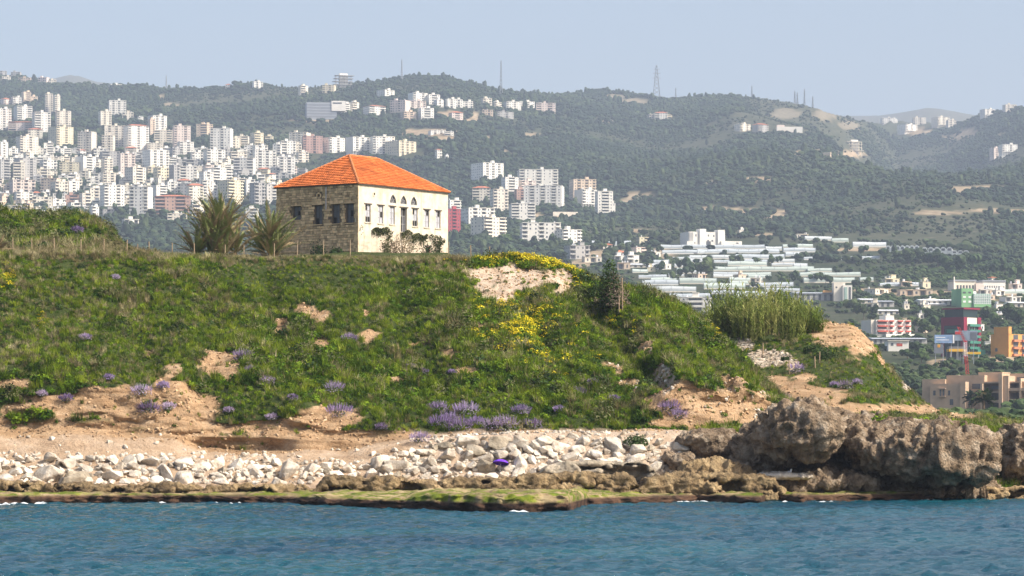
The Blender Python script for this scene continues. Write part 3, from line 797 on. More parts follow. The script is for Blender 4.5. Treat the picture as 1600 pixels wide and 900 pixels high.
def scatter(name, label, pts, scl, protos, rs, zscale=None, rot=None):
    """ONE object of uncountable plants: prototypes placed at points by geometry nodes"""
    pts = np.asarray(pts); n = len(pts)
    me = bpy.data.meshes.new(name)
    me.vertices.add(n); me.vertices.foreach_set('co', np.ascontiguousarray(pts, dtype=np.float32).ravel())
    s3 = np.repeat(np.asarray(scl)[:, None], 3, 1)
    if zscale is not None: s3[:, 2] *= zscale
    r3 = np.zeros((n, 3)); r3[:, 2] = rs.uniform(0, 6.283, n)
    if rot is not None: r3[:, :2] = rot
    a = me.attributes.new('scl', 'FLOAT_VECTOR', 'POINT'); a.data.foreach_set('vector', s3.astype(np.float32).ravel())
    a = me.attributes.new('rot', 'FLOAT_VECTOR', 'POINT'); a.data.foreach_set('vector', r3.astype(np.float32).ravel())
    a = me.attributes.new('idx', 'INT', 'POINT'); a.data.foreach_set('value', rs.integers(0, len(protos), n).astype(np.int32))
    me.update()
    o = link(bpy.data.objects.new(name, me))
    col = bpy.data.collections.new(name + '_kinds')
    for i, pm in enumerate(protos):
        col.objects.link(bpy.data.objects.new('%s_kind_%02d' % (name, i), pm))
    ng = bpy.data.node_groups.new(name + '_scatter', 'GeometryNodeTree')
    ng.interface.new_socket('Geometry', in_out='INPUT', socket_type='NodeSocketGeometry')
    ng.interface.new_socket('Geometry', in_out='OUTPUT', socket_type='NodeSocketGeometry')
    gi = ng.nodes.new('NodeGroupInput'); go = ng.nodes.new('NodeGroupOutput')
    ip = ng.nodes.new('GeometryNodeInstanceOnPoints'); ci = ng.nodes.new('GeometryNodeCollectionInfo')
    ci.inputs['Collection'].default_value = col
    ci.inputs['Separate Children'].default_value = True
    ci.inputs['Reset Children'].default_value = True
    def na(nm, t):
        x = ng.nodes.new('GeometryNodeInputNamedAttribute'); x.data_type = t; x.inputs[0].default_value = nm
        return [q for q in x.outputs if q.enabled and q.name == 'Attribute'][0]
    ng.links.new(gi.outputs[0], ip.inputs['Points']); ng.links.new(ci.outputs[0], ip.inputs['Instance'])
    ip.inputs['Pick Instance'].default_value = True
    ng.links.new(na('idx', 'INT'), ip.inputs['Instance Index'])
    ng.links.new(na('rot', 'FLOAT_VECTOR'), ip.inputs['Rotation'])
    ng.links.new(na('scl', 'FLOAT_VECTOR'), ip.inputs['Scale'])
    ng.links.new(ip.outputs[0], go.inputs[0])
    md = o.modifiers.new('scatter', 'NODES'); md.node_group = ng
    return tag(o, label, kind='stuff')

def sample_grid(X, Y, Z, n, rs, attrs=(), keep=None):
    P = np.stack([X, Y, Z], -1)
    e1 = P[1:, :-1] - P[:-1, :-1]; e2 = P[:-1, 1:] - P[:-1, :-1]
    ar = np.linalg.norm(np.cross(e1, e2), axis=-1)
    if keep is not None: ar = ar * keep[:-1, :-1]
    c = np.cumsum(ar.ravel()); c /= c[-1]
    k = np.searchsorted(c, rs.uniform(size=n))
    i, j = np.unravel_index(np.minimum(k, ar.size - 1), ar.shape)
    u, v = rs.uniform(size=n), rs.uniform(size=n)
    def ev(A):
        w = [((1 - u) * (1 - v)), (u * (1 - v)), ((1 - u) * v), (u * v)]
        s = [A[i, j], A[i + 1, j], A[i, j + 1], A[i + 1, j + 1]]
        return sum((w_[:, None] if A.ndim == 3 else w_) * s_ for w_, s_ in zip(w, s))
    return ev(P), [ev(a) for a in attrs], ar.sum()

rs = np.random.default_rng(21)
G_grass = [pmesh('g%d' % i, [(blades(34, .62, .32, .028, rs, .55), m_grass)]) for i in range(4)]
G_herb = [pmesh('h%d' % i, [(leafball(52, .36, .36, .085, rs), m_herb), (blades(10, .5, .3, .03, rs), m_grass)]) for i in range(4)]
G_dry = [pmesh('d%d' % i, [(blades(40, .75, .35, .022, rs, .75), m_dry)]) for i in range(3)]
G_mixed = [pmesh('m%d' % i, [(blades(22, .6, .35, .024, rs, .7), m_dry), (blades(20, .55, .35, .028, rs, .6), m_grass)]) for i in range(3)]
G_olive = [pmesh('o%d' % i, [(leafball(110, .55, .55, .06, rs, asp=.4), m_olive)]) for i in range(3)]
G_dark = [pmesh('k%d' % i, [(leafball(130, .6, .6, .075, rs), m_dark)]) for i in range(3)]
G_yel = [pmesh('y%d' % i, [(leafball(40, .34, .34, .07, rs), m_herb), (leafball(34, .36, .22, .04, rs, z0=.24, shell=.6), m_yellow)]) for i in range(3)]

nB = 88000
bluff_keep = ((BY > 233.4) & (BY < 322)) * np.where(BY > 276, 0.45, 1.0)
pts, (dz, ), _ = sample_grid(BX, BY, BZ, nB, rs, (dirt,), bluff_keep)
hkeep = ((HY > 246) & (HY < 345)).astype(float)
pts2, (dz2, ), _ = sample_grid(HX, HY, HZ, 40000, rs, (hd,), hkeep)
pts = np.concatenate([pts, pts2]); dz = np.concatenate([dz, dz2]); isH = np.arange(len(pts)) >= nB
qx, qy = proj(pts[:, 0], pts[:, 1], pts[:, 2])
ok = (qx > -90) & (qx < 1900) & ((dz < 0.45) | (rs.uniform(size=len(pts)) < 0.07))
# the part of the headland that lies under the main bluff is never seen
pts, dz, qx, qy, isH = pts[ok], dz[ok], qx[ok], qy[ok], isH[ok]
n = len(pts)
big = fbm(pts[:, 0] / 9, pts[:, 1] / 9, octv=3, seed=101); med = fbm(pts[:, 0] / 2.6, pts[:, 1] / 3.2, octv=3, seed=102)
r = rs.uniform(size=n)
lip = ((pts[:, 1] > 266) & (pts[:, 1] < 300) & (qx < 735) & ~isH)
mound = (pts[:, 1] >= 292) & (qx < 240) & ~isH
left = np.clip((420 - qx) / 420, 0, 1)
yel = np.zeros(n)
for (a, b_, rx, ry, w) in ((830, 404, 70, 10, 1.0), (880, 418, 40, 12, 1.0), (760, 412, 18, 14, .45), (790, 470, 36, 30, .5), (815, 515, 46, 34, .55), (850, 490, 26, 24, .4), (900, 445, 22, 12, .25), (740, 400, 20, 8, .3), (1125, 518, 16, 10, .8), (1165, 545, 10, 8, .7), (10, 440, 12, 16, .6), (66, 500, 8, 8, .6), (800, 440, 60, 30, .2), (960, 500, 30, 20, .2), (870, 560, 60, 40, .12)):
    yel = np.maximum(yel, w * np.exp(-(((qx - a) / rx) ** 2 + ((qy - b_) / ry) ** 2)))
kind = np.full(n, 0)
dryp = 0.02 + 0.30 * sm(0.0, 0.5, med) + 0.14 * left + 0.6 * lip * (qy > 383) - 0.22 * sm(0.0, 0.4, big)
dryp = np.where(isH, 0.12 + 0.3 * sm(-.1, .5, med), dryp)
kind = np.where(r < dryp, 2, kind)                                             # dry
r2 = rs.uniform(size=n)
kind = np.where((kind == 0) & (r2 < 0.42 + 0.5 * big), 1, kind)                # herbs
kind = np.where((kind == 0) & (r2 > 0.86), 3, kind)                            # mixed
r3 = rs.uniform(size=n)
kind = np.where(r3 < 0.022 + 0.06 * sm(0.25, 0.6, med) + 0.05 * mound, 4, kind)   # olive scrub
kind = np.where(r3 > 0.992 - 0.025 * sm(0.2, 0.6, -med) - 0.04 * mound, 5, kind)   # dark shrubs
kind = np.where(rs.uniform(size=n) < yel, 6, kind)
near = np.where(pts[:, 1] > 276, np.where(qx < 240, 1.1, .62), np.where((pts[:, 1] > 262) & (qx < 740), .72, 1.0))
for ki, nm, lab, pr, s0, s1 in ((0, 'grass', 'green grass covering the bluff', G_grass, .55, 1.15), (1, 'leafy_herbs', 'low bright green herbs between the grass', G_herb, .5, 1.05), (2, 'dry_grass', 'straw-coloured dry grass on the bluff', G_dry, .5, 1.05),
                            (3, 'mixed_grass', 'half dry grass tussocks on the bluff', G_mixed, .5, 1.1), (4, 'olive_scrub', 'grey-green low scrub on the bluff', G_olive, .5, 1.5), (5, 'dark_scrub', 'dark green leafy scrub on the bluff', G_dark, .4, 1.1), (6, 'yellow_flowers', 'yellow wild flowers on the crest of the bluff', G_yel, .55, 1.05)):
    k = kind == ki
    s = rs.uniform(s0, s1, k.sum()) * near[k] * (.75 + .75 * sm(-.35, .5, big[k] + .6 * med[k] + rs.normal(size=k.sum()) * .15)) * np.where(dz[k] > .45, .55, 1)
    scatter(nm, lab, pts[k] - np.array((0, 0, .05)), s, pr, rs, rot=rs.normal(size=(k.sum(), 2)) * 0.16)

# ------------------------------------------------------------------ woodland on the hills (stuff) 
def crown(rs, n=3, sub=2, h=1.0, w=0.5, leaves=0):
    """lumpy far-away tree crown with an uneven outline"""
    V, Fc = [], []
    for c in range(n):
        bm = bmesh.new(); bmesh.ops.create_icosphere(bm, subdivisions=sub, radius=1)
        o_ = np.array((rs.normal() * .22, rs.normal() * .22, rs.uniform(.35, .75) * h)) if n > 1 else np.array((0, 0, .5 * h))
        s_ = rs.uniform(.55, .85) if n > 1 else 1.0
        P = np.array([v.co[:] for v in bm.verts])
        P *= (1 + 0.30 * vnoise(P[:, 0] * 1.9 + c * 7, P[:, 1] * 1.9, P[:, 2] * 1.9, seed=c) + 0.18 * vnoise(P[:, 0] * 4 + c, P[:, 1] * 4, P[:, 2] * 4, seed=9))[:, None]
        P = P * np.array((w * s_, w * s_, .42 * h * s_)) + o_
        k = len(V); V += [tuple(p) for p in P]; Fc += [tuple(k + v.index for v in f.verts) for f in bm.faces]
        bm.free()
    return V, Fc
T_round = [pmesh('tr%d' % i, [(crown(rs, 2, 2), m_tree)]) for i in range(5)]
T_tall = [pmesh('tt%d' % i, [(crown(rs, 1, 2, 1.6, .32), m_tree)]) for i in range(2)]
# candidate points in the visible wedge
def wedge(n, d0, d1, p0=-90, p1=1690):
    d = np.sqrt(rs.uniform(d0 * d0, d1 * d1, n)); px = rs.uniform(p0, p1, n)
    return px, d, (px - 800) / F * d
# ------------------------------------------------------------------ the old house on the bluff
m_stone = mat('old_wall_stone', (.30, .245, .18), 0.9, 0.35, 1.2, 0.03, 6.0)
m_mortar = mat('wall_mortar', (.17, .13, .09), 0.95, 0.25, 2.0, 0.02)
m_plas = bpy.data.materials.new('stained_white_plaster'); m_plas.use_nodes = True
nt = m_plas.node_tree; b = nt.nodes['Principled BSDF']; b.inputs['Roughness'].default_value = 0.9; b.inputs['Specular IOR Level'].default_value = 0.15
tc = nd(nt, 'ShaderNodeTexCoord')
n1 = nd(nt, 'ShaderNodeTexNoise', i_Scale=0.9, i_Detail=8.0, i_Roughness=0.65); nt.links.new(tc.outputs['Object'], n1.inputs['Vector'])
mp = nd(nt, 'ShaderNodeMapping'); mp.inputs['Scale'].default_value = (1.6, 1.6, 0.14); nt.links.new(tc.outputs['Object'], mp.inputs[0])
n2 = nd(nt, 'ShaderNodeTexNoise', i_Scale=1.0, i_Detail=5.0); nt.links.new(mp.outputs[0], n2.inputs['Vector'])
base = ramp(nt, n1.outputs[0], [(0.3, (.46, .38, .27)), (0.5, (.64, .57, .45)), (0.7, (.72, .66, .55))])
streak = nd(nt, 'ShaderNodeMapRange', i_1=0.56, i_2=0.72, i_3=0.0, i_4=0.55); nt.links.new(n2.outputs[0], streak.inputs[0])
base = mixc(nt, streak.outputs[0], base, (.44, .34, .22))
sp = nd(nt, 'ShaderNodeSeparateXYZ'); nt.links.new(tc.outputs['Object'], sp.inputs[0])
n3 = nd(nt, 'ShaderNodeTexNoise', i_Scale=1.6, i_Detail=8.0, i_Roughness=0.7); nt.links.new(tc.outputs['Object'], n3.inputs['Vector'])
lo = nd(nt, 'ShaderNodeMath', operation='MULTIPLY_ADD', i_1=2.4, i_2=-1.2); nt.links.new(n3.outputs[0], lo.inputs[0])
l2 = nd(nt, 'ShaderNodeMath', operation='ADD'); nt.links.new(lo.outputs[0], l2.inputs[0]); nt.links.new(sp.outputs[2], l2.inputs[1])
l3 = nd(nt, 'ShaderNodeMapRange', i_1=1.5, i_2=2.5, i_3=0.8, i_4=0.0); nt.links.new(l2.outputs[0], l3.inputs[0])
base = mixc(nt, l3.outputs[0], base, ramp(nt, n3.outputs[0], [(0.35, (.30, .22, .15)), (0.5, (.55, .44, .34)), (0.62, (.68, .58, .47))]))
nt.links.new(base, b.inputs['Base Color'])
bp = nd(nt, 'ShaderNodeBump', i_Strength=1.0, i_Distance=0.03); nt.links.new(n3.outputs[0], bp.inputs['Height']); nt.links.new(bp.outputs[0], b.inputs['Normal'])
m_tile = mat('orange_roof_tile', (.52, .145, .038), 0.85, 0.30, .45, 0.01, island=.3)
m_tiled = mat('ridge_tile', (.58, .22, .09), 0.8, 0.25, 2.0, 0.01)
m_frame = mat('grey_window_wood', (.30, .29, .29), 0.8, 0.2, 5.0)
m_framed = mat('dark_window_wood', (.10, .085, .075), 0.8, 0.2, 5.0)
m_glass = mat('dusty_glass', (.10, .10, .11), 0.25, 0.2, 3.0, spec=0.5)
m_int = mat('dark_interior', (.02, .018, .016), 0.9)
m_pale = mat('pale_shutter', (.42, .42, .45), 0.8, 0.15, 3.0)
m_pink = mat('faded_red_paint', (.42, .13, .10), 0.8, 0.2, 4.0)

TH = math.radians(55)
HC = W(560, 288, 352.0)                       # near corner of the eave
HW, HD_, HH = 16.7, 11.6, 7.7                 # long side, short side, wall height
HBASE = float(HC[2] - HH)
house = empty('stone_house', (HC[0], HC[1], HBASE), TH)
tag(house, 'old two-storey stone house with orange hipped tile roof on the bluff', 'house')

def wall_panel(mb, P, length, h, ops, th=0.5, z0=-0.6):
    """wall slab with real openings; P(u, v, w) maps along / up / inward to local space; ops = (u0, u1, v0, v1)"""
    us = sorted({0.0, length, *[o[0] for o in ops], *[o[1] for o in ops]})
    vs_ = sorted({z0, h, *[o[2] for o in ops], *[o[3] for o in ops]})
    for i in range(len(us) - 1):
        run = None
        for j in range(len(vs_) - 1):
            uc, vc = (us[i] + us[i + 1]) / 2, (vs_[j] + vs_[j + 1]) / 2
            solid = not any(o[0] < uc < o[1] and o[2] < vc < o[3] for o in ops)
            if solid:
                run = (run[0], vs_[j + 1]) if run else (vs_[j], vs_[j + 1])
            if (not solid or j == len(vs_) - 2) and run:
                c = [P(u, v, w) for w in (0, th) for v in run for u in (us[i], us[i + 1])]
                mb.add(c, [(0, 1, 3, 2), (4, 6, 7, 5), (0, 4, 5, 1), (2, 3, 7, 6), (0, 2, 6, 4), (1, 5, 7, 3)])
                run = None
PR = lambda u, v, w: (u, w, v)                 # right (long, sunlit) side: outward -y
PL = lambda u, v, w: (w, u, v)                 # left (short, shaded) side: outward -x
def persp(t, d0, d1): return t * d0 / (d1 - t * (d1 - d0))
def uR(x): return persp((x - 675) / 635.0, 352, 365.7) * HW
def uL(x): return persp((675 - x) / 585.0, 352, 358.7) * HD_
opsR = []
winR = []
for x in (743, 833, 915, 1077, 1160, 1240):
    u = uR(x); winR.append((u - .48, u + .48, HH - 4.1, HH - 2.1)); 
u = uR(997); doorR = (u - .58, u + .58, HH - 4.85, HH - 2.12)
arch = [(uR(x) - .60, uR(x) + .60, HH - 1.72, HH - 0.74) for x in (921, 996, 1069)]
hatch = (uR(1170) - .45, uR(1170) + .45, 0.55, 1.45)
ocR = (uR(787) - .17, uR(787) + .17, HH - 1.07, HH - .73)
winL = [(uL(x) - .5, uL(x) + .5, HH - b0, HH - 2.05) for x, b0 in ((612, 4.2), (512, 4.2), (387, 4.2), (233, 3.6))]
ocL = (uL(392) - .2, uL(392) + .2, HH - 1.2, HH - .8)
mb = MB(); wall_panel(mb, PR, HW, HH, winR + [doorR, hatch, ocR] + arch)
wallR = mb.build('plaster_wall', m_plas, house); wallR['label'] = 'stained white plaster front with three pointed arch windows'
mb = MB(); wall_panel(mb, PL, HD_, HH, winL + [ocL])
mb2 = MB()
for v in mb.v: mb2.v.append((v[0] + 0.06, v[1] + 0.504, v[2]) if False else (v[0] + 0.06, min(max(v[1], 0.504), HD_ - .02), v[2]))
mb2.f = mb.f
wallL = mb2.build('stone_wall', m_mortar, house); wallL['label'] = 'shaded rough stone side wall'
mb = MB(); mb.box(0.0, HW, HD_ - .5, HD_ - .0, -.6, HH - .004); mb.box(HW - .5, HW - .004, 0.504, HD_ - .504, -.6, HH - .002)
mb.build('rear_wall', m_plas, house)
MB().box(.6, HW - .6, .6, HD_ - .6, 2.55, 2.75).build('upper_floor', m_wood, house)
# the stones of the shaded side, course by course
rs5 = np.random.default_rng(55)
mb = MB(); z = -0.6
while z < HH - 0.05:
    h = min(rs5.uniform(.22, .36), HH - z)
    y = 0.0
    while y < HD_:
        l = min(rs5.uniform(.28, .62), HD_ - y)
        if HD_ - y - l < .15: l = HD_ - y
        yc, zc = y + l / 2, z + h / 2
        if not any(o[0] - l / 2 < yc < o[1] + l / 2 and o[2] - h / 2 < zc < o[3] + h / 2 for o in winL + [ocL]):
            p = rs5.uniform(0.0, .10)
            g = .018
            c0 = [(0 - p, y + g, z + g), (0 - p, y + l - g, z + g), (0 - p, y + l - g, z + h - g), (0 - p, y + g, z + h - g)]
            c0 = [(a + rs5.normal() * .008, b_ + rs5.normal() * .012, c_ + rs5.normal() * .012) for a, b_, c_ in c0]
            c1 = [(.10, y + g, z + g), (.10, y + l - g, z + g), (.10, y + l - g, z + h - g), (.10, y + g, z + h - g)]
            mb.add(c0 + c1, [(0, 3, 2, 1), (0, 1, 5, 4), (1, 2, 6, 5), (2, 3, 7, 6), (3, 0, 4, 7)])
        y += l
    z += h
m_stone2 = mat('house_side_stone', (.62, .44, .255), .9, .30, 2.5, .03, 7.0, island=.38)
o = mb.build('wall_stones', m_stone2, house); tag(o, kind='stuff')
# quoins at the near corner, lintels
mb = MB(); z = -.6; k = 0
while z < HH - .1:
    h = min(.42, HH - z - .004)
    mb.box(-.075, .012, -.02, (.55 if k % 2 else .30), z + .01, z + h - .01); z += .42; k += 1
mb.build('corner_stones', m_stone2, house)['kind'] = 'stuff'

def window(ops, P, nm, fm, panes=(2, 3), depth=.16, glass=m_glass, shutter=False):
    u0, u1, v0, v1 = ops
    def bx_(mb, a, b_, c, d_, w0, w1):
        q = [P(u, v, w) for w in (w0, w1) for v in (c, d_) for u in (a, b_)]
        mb.add(q, [(0, 1, 3, 2), (4, 6, 7, 5), (0, 4, 5, 1), (2, 3, 7, 6), (0, 2, 6, 4), (1, 5, 7, 3)])
    f = MB(); t = .07
    bx_(f, u0, u0 + t, v0, v1, depth, depth + .08); bx_(f, u1 - t, u1, v0, v1, depth, depth + .08)
    bx_(f, u0 + t, u1 - t, v0, v0 + t, depth, depth + .08); bx_(f, u0 + t, u1 - t, v1 - t, v1, depth, depth + .08)
    n_, m_ = panes
    for i in range(1, n_):
        u = u0 + (u1 - u0) * i / n_; bx_(f, u - .035, u + .035, v0 + t, v1 - t, depth + .005, depth + .07)
    for j in range(1, m_):
        v = v0 + (v1 - v0) * j / m_; bx_(f, u0 + t, u1 - t, v - .025, v + .025, depth + .01, depth + .065)
    w = f.build(nm, fm, house)
    for i in range(n_):
        for j in range(m_):
            a, b_ = u0 + (u1 - u0) * i / n_ + .03, u0 + (u1 - u0) * (i + 1) / n_ - .03
            c, d_ = v0 + (v1 - v0) * j / m_ + .03, v0 + (v1 - v0) * (j + 1) / m_ - .03
            g = MB(); bx_(g, a, b_, c, d_, depth + .035, depth + .05)
            g.build('pane', (glass if rs5.uniform() < .75 else m_int), w)
    s = MB(); bx_(s, u0 - .12, u1 + .12, v0 - .10, v0 - .005, -.09, .15); s.build('sill', m_plas if P is PR else m_stone2, w)
    l = MB(); bx_(l, u0 - .22, u1 + .22, v1 + .005, v1 + .12, -.14 if P is PL else -.06, .12); l.build('lintel', m_stone2 if P is PL else m_framed, w)
    return w
for o_ in winR: window(o_, PR, 'window', m_frame, (2, 3), .10, m_pale)
for o_ in winL: window(o_, PL, 'window', m_framed, (2, 3), .22, m_glass)
dw = window(doorR, PR, 'door', m_frame, (2, 3), .22, m_glass); dw['label'] = 'tall glazed door without a balcony'
hw_ = window(hatch, PR, 'cellar_door', m_pink, (1, 1), .12, m_int); hw_['label'] = 'small faded red cellar door near the ground'
def arch_window(o_):
    u0, u1, v0, v1 = o_; uc = (u0 + u1) / 2; r = u1 - u0
    top = []
    for k in range(9):                          # pointed arch: two arcs of radius r
        a = math.radians(60) * k / 8
        top.append((u1 - r * math.cos(a), v0 + (v1 - v0) * math.sin(a) / math.sin(math.radians(60))))
    left = top; right = [(2 * uc - u, v) for u, v in reversed(top[:-1])]
    outl = left + right
    # spandrels fill the square opening up to the arch
    sp = MB()
    for side in (left, [(2 * uc - u, v) for u, v in left]):
        cu = side[0][0]
        for (a, b_) in zip(side[:-1], side[1:]):
            q = []
            for w in (0.003, .45):
                q += [PR(cu, a[1], w), PR(a[0], a[1], w), PR(b_[0], b_[1], w), PR(cu, b_[1], w)]
            sp.add(q, [(0, 1, 2, 3), (7, 6, 5, 4), (1, 5, 6, 2)])
    fr = MB()
    for (a, b_) in zip(outl[:-1], outl[1:]): fr.bar(PR(a[0], a[1], .12), PR(b_[0], b_[1], .12), .06, n=4)
    fr.bar(PR(u0, v0 + .03, .12), PR(u1, v0 + .03, .12), .05, n=4)
    for f_ in (.25, .5, .75):
        fr.bar(PR(uc, v0, .13), PR(*outl[int(16 * f_)], .13), .028, n=4)
    for (a, b_) in zip(outl[:-1], outl[1:]):
        fr.bar(PR(uc + (a[0] - uc) * .55, v0 + (a[1] - v0) * .55, .13), PR(uc + (b_[0] - uc) * .55, v0 + (b_[1] - v0) * .55, .13), .022, n=4)
    w = fr.build('arch_window', m_frame, house)
    sp.build('arch_surround', m_plas, w)
    g = MB(); g.add([PR(u, v, .17) for u, v in outl], [tuple(range(len(outl)))]); g.build('pane', m_glass, w)
for o_ in arch: arch_window(o_)
for (o_, P) in ((ocR, PR), (ocL, PL)):
    uc, vc, r = (o_[0] + o_[1]) / 2, (o_[2] + o_[3]) / 2, (o_[1] - o_[0]) / 2
    rg = MB()
    for k in range(12):
        a0, a1 = 2 * math.pi * k / 12, 2 * math.pi * (k + 1) / 12
        q = []
        for w in (-.05, .3):
            for (aa, rr) in ((a0, r), (a1, r), (a1, r * 1.75), (a0, r * 1.75)):
                q.append(P(uc + math.cos(aa) * rr, vc + math.sin(aa) * rr, w))
        rg.add(q, [(0, 1, 2, 3), (7, 6, 5, 4), (0, 4, 5, 1), (2, 6, 7, 3)])
    w = rg.build('round_vent', m_plas if P is PR else m_stone2, house)
    g = MB(); g.add([P(uc + math.cos(2 * math.pi * k / 12) * r * 1.02, vc + math.sin(2 * math.pi * k / 12) * r * 1.02, .2) for k in range(12)], [tuple(range(12))]); g.build('vent_hole', m_int, w)
pp = MB(); pp.bar((-.16, uL(450), HH - .1), (-.16, uL(450), HH - 2.6), .06, n=6); pp.build('drain_pipe', m_pale, house)
# hipped roof of tiles
OV = .22; RZ = 3.85
x0, x1, y0, y1 = -OV, HW + OV, -OV, HD_ + OV
half = (y1 - y0) / 2
ra, rb_ = (x0 + half, (y0 + y1) / 2, HH + RZ), (x1 - half, (y0 + y1) / 2, HH + RZ)
e = .08
mb = MB()
cs = [(x0, y0, HH + e), (x1, y0, HH + e), (x1, y1, HH + e), (x0, y1, HH + e), ra, rb_]
mb.add(cs, [(0, 1, 5, 4), (1, 2, 5), (2, 3, 4, 5), (3, 0, 4), (0, 3, 2, 1)])
roof = mb.build('roof', m_tile, house)
mb = MB(); mb.box(x0 + .02, x1 - .02, y0 + .02, y1 - .02, HH + .002, HH + e - .003)
mb.build('eave_board', m_framed, roof)
def tiles(a, b_, c_, d_):
    """rows of tiles on the roof plane a-b (eave) to d-c (ridge side)"""
    a, b_, c_, d_ = map(Vector, (a, b_, c_, d_))
    n_ = (b_ - a).cross(d_ - a).normalized()
    ex_ = (b_ - a).normalized(); ey_ = n_.cross(ex_)
    hgt = (d_ - a).dot(ey_); L_ = (b_ - a).length
    xl = (d_ - a).dot(ex_); xr = (c_ - a).dot(ex_)
    mb = MB(); rows_ = int(hgt / .40); ck = hgt / rows_
    for i in range(rows_):
        t0, t1 = i * ck, (i + 1) * ck + .05
        f0 = (i + .5) / rows_
        l, r = xl * f0, L_ + (xr - L_) * f0
        cols = max(1, int((r - l) / .27)); cw = (r - l) / cols
        for j in range(cols):
            jit = rs5.normal() * .006
            p0, p1 = l + j * cw + .006, l + (j + 1) * cw - .006
            lo_, hi_ = .115 + jit, .03 + jit
            q = []
            for (s_, t_, hgt_) in ((p0, t0, lo_ - .03), ((p0 + p1) / 2, t0, lo_ + .02), (p1, t0, lo_ - .03), (p1, t1, hi_ - .02), ((p0 + p1) / 2, t1, hi_), (p0, t1, hi_ - .02)):
                q.append(a + ex_ * s_ + ey_ * t_ + n_ * hgt_)
            q += [a + ex_ * p0 + ey_ * t0 + n_ * .005, a + ex_ * p1 + ey_ * t0 + n_ * .005]
            mb.add(q, [(0, 1, 4, 5), (1, 2, 3, 4), (6, 7, 2, 1, 0)])
    return mb
for q in ((cs[0], cs[1], rb_, ra), (cs[1], cs[2], rb_, rb_), (cs[2], cs[3], ra, rb_), (cs[3], cs[0], ra, ra)):
    o = tiles(*q).build('roof_tiles', m_tile, roof); tag(o, kind='stuff')
for a, b_ in ((cs[0], ra), (cs[3], ra), (cs[1], rb_), (cs[2], rb_), (ra, rb_)):
    mb = MB(); a, b_ = Vector(a), Vector(b_); L_ = (b_ - a).length; k = int(L_ / .38)
    for i in range(k):
        p, q = a + (b_ - a) * (i / k) + Vector((0, 0, .06)), a + (b_ - a) * ((i + 1.15) / k if i < k - 1 else 1.0) + Vector((0, 0, .04))
        mb.bar(p, q, .13, .105, n=6)
    o = mb.build('ridge_tiles', m_tiled, roof); tag(o, kind='stuff')

# vines and dry shrubs at the foot of the sunlit front
def world_on_house(u, v, w): 
    c, s = math.cos(TH), math.sin(TH)
    x_, y_ = u, w
    return Vector((HC[0] + c * x_ - s * y_, HC[1] + s * x_ + c * y_, HBASE + v))
vrs = np.random.default_rng(77)
vine = empty('climbing_vine', world_on_house(6.5, 0.2, -.3), TH)
tag(vine, 'green creeper hanging across the plaster front of the old house', 'vine')
v_, f_ = [], []
for _ in range(2600):
    u = vrs.uniform(0.3, 15.8); t = vrs.normal()
    band = 3.15 - 0.03 * u + .25 * math.sin(u * 2.3) * math.sin(u * .9)
    if vnoise(u * 1.1, 3.1, seed=4) < -.45 and u < 13: continue
    hgt = band - abs(t) * (.38 + .55 * max(0, float(vnoise(u * .9, 1.0, seed=6))))
    if u > 13 and vrs.uniform() < .5: hgt = vrs.uniform(.4, 2.2); u = vrs.normal() * .35 + 14.6
    p = np.array((u - 6.5, -.12 - vrs.uniform(0, .25) + .3, hgt - .2)); s = vrs.uniform(.07, .15)
    a = vrs.normal(size=3); a /= np.linalg.norm(a); bq = np.cross(a, vrs.normal(size=3)); bq /= np.linalg.norm(bq)
    k = len(v_); v_ += [p - a * s, p + bq * s * .6, p + a * s, p - bq * s * .6]; f_.append((k, k + 1, k + 2, k + 3))
obj('leaves', pmesh('leaves', [((v_, f_), m_olive)]), None, vine)
for u in (5.1, 6.6, 9.0, 14.6): MB().bar((u - 6.5, .1, -.2), (u - 6.5 + .2, .15, 2.4), .05, .02).build('stem', m_bark, vine)

def shrub(name, label, cat, loc, r, h, m_, n=420, leaf=.09, stems=True, group=None, flowers=None, fm=None, rz=None, lobes=5, asp=.55):
    e_ = empty(name, loc, rz if rz is not None else vrs.uniform(0, 6.28))
    tag(e_, label, cat, group)
    v, f = [], []
    for l_ in range(lobes):
        a = 2 * math.pi * l_ / lobes + vrs.normal() * .3; q = .45 * r if lobes > 1 else 0
        vv, ff = leafball(n // lobes, r * vrs.uniform(.5, .75), h * vrs.uniform(.6, 1.0), leaf, vrs, shell=.25, asp=asp)
        off = np.array((math.cos(a) * q, math.sin(a) * q, 0))
        k = len(v); v += [np.array(p) + off for p in vv]; f += [tuple(k + i for i in g) for g in ff]
    obj('foliage', pmesh('foliage', [((v, f), m_)]), None, e_)
    if flowers: obj('flowers', pmesh('flowers', [(leafball(flowers, r * 1.05, h * .95, .045, vrs, z0=.05, shell=.72, asp=.5), fm), (spikes(flowers // 2, r * .95, h * .3, h * 1.2, .025, vrs), fm)]), None, e_)['kind'] = 'stuff'
    if stems:
        sb = MB()
        for _ in range(5):
            a = vrs.uniform(0, 6.28); sb.bar((0, 0, -.15), (math.cos(a) * r * .45, math.sin(a) * r * .45, h * .7), .03, .01, 4)
        sb.build('stem', m_bark, e_)
    return e_
m_drysh = leaf_mat('dry_shrub', [(.16, .12, .07), (.26, .21, .13), (.36, .30, .2)], trans=.1)
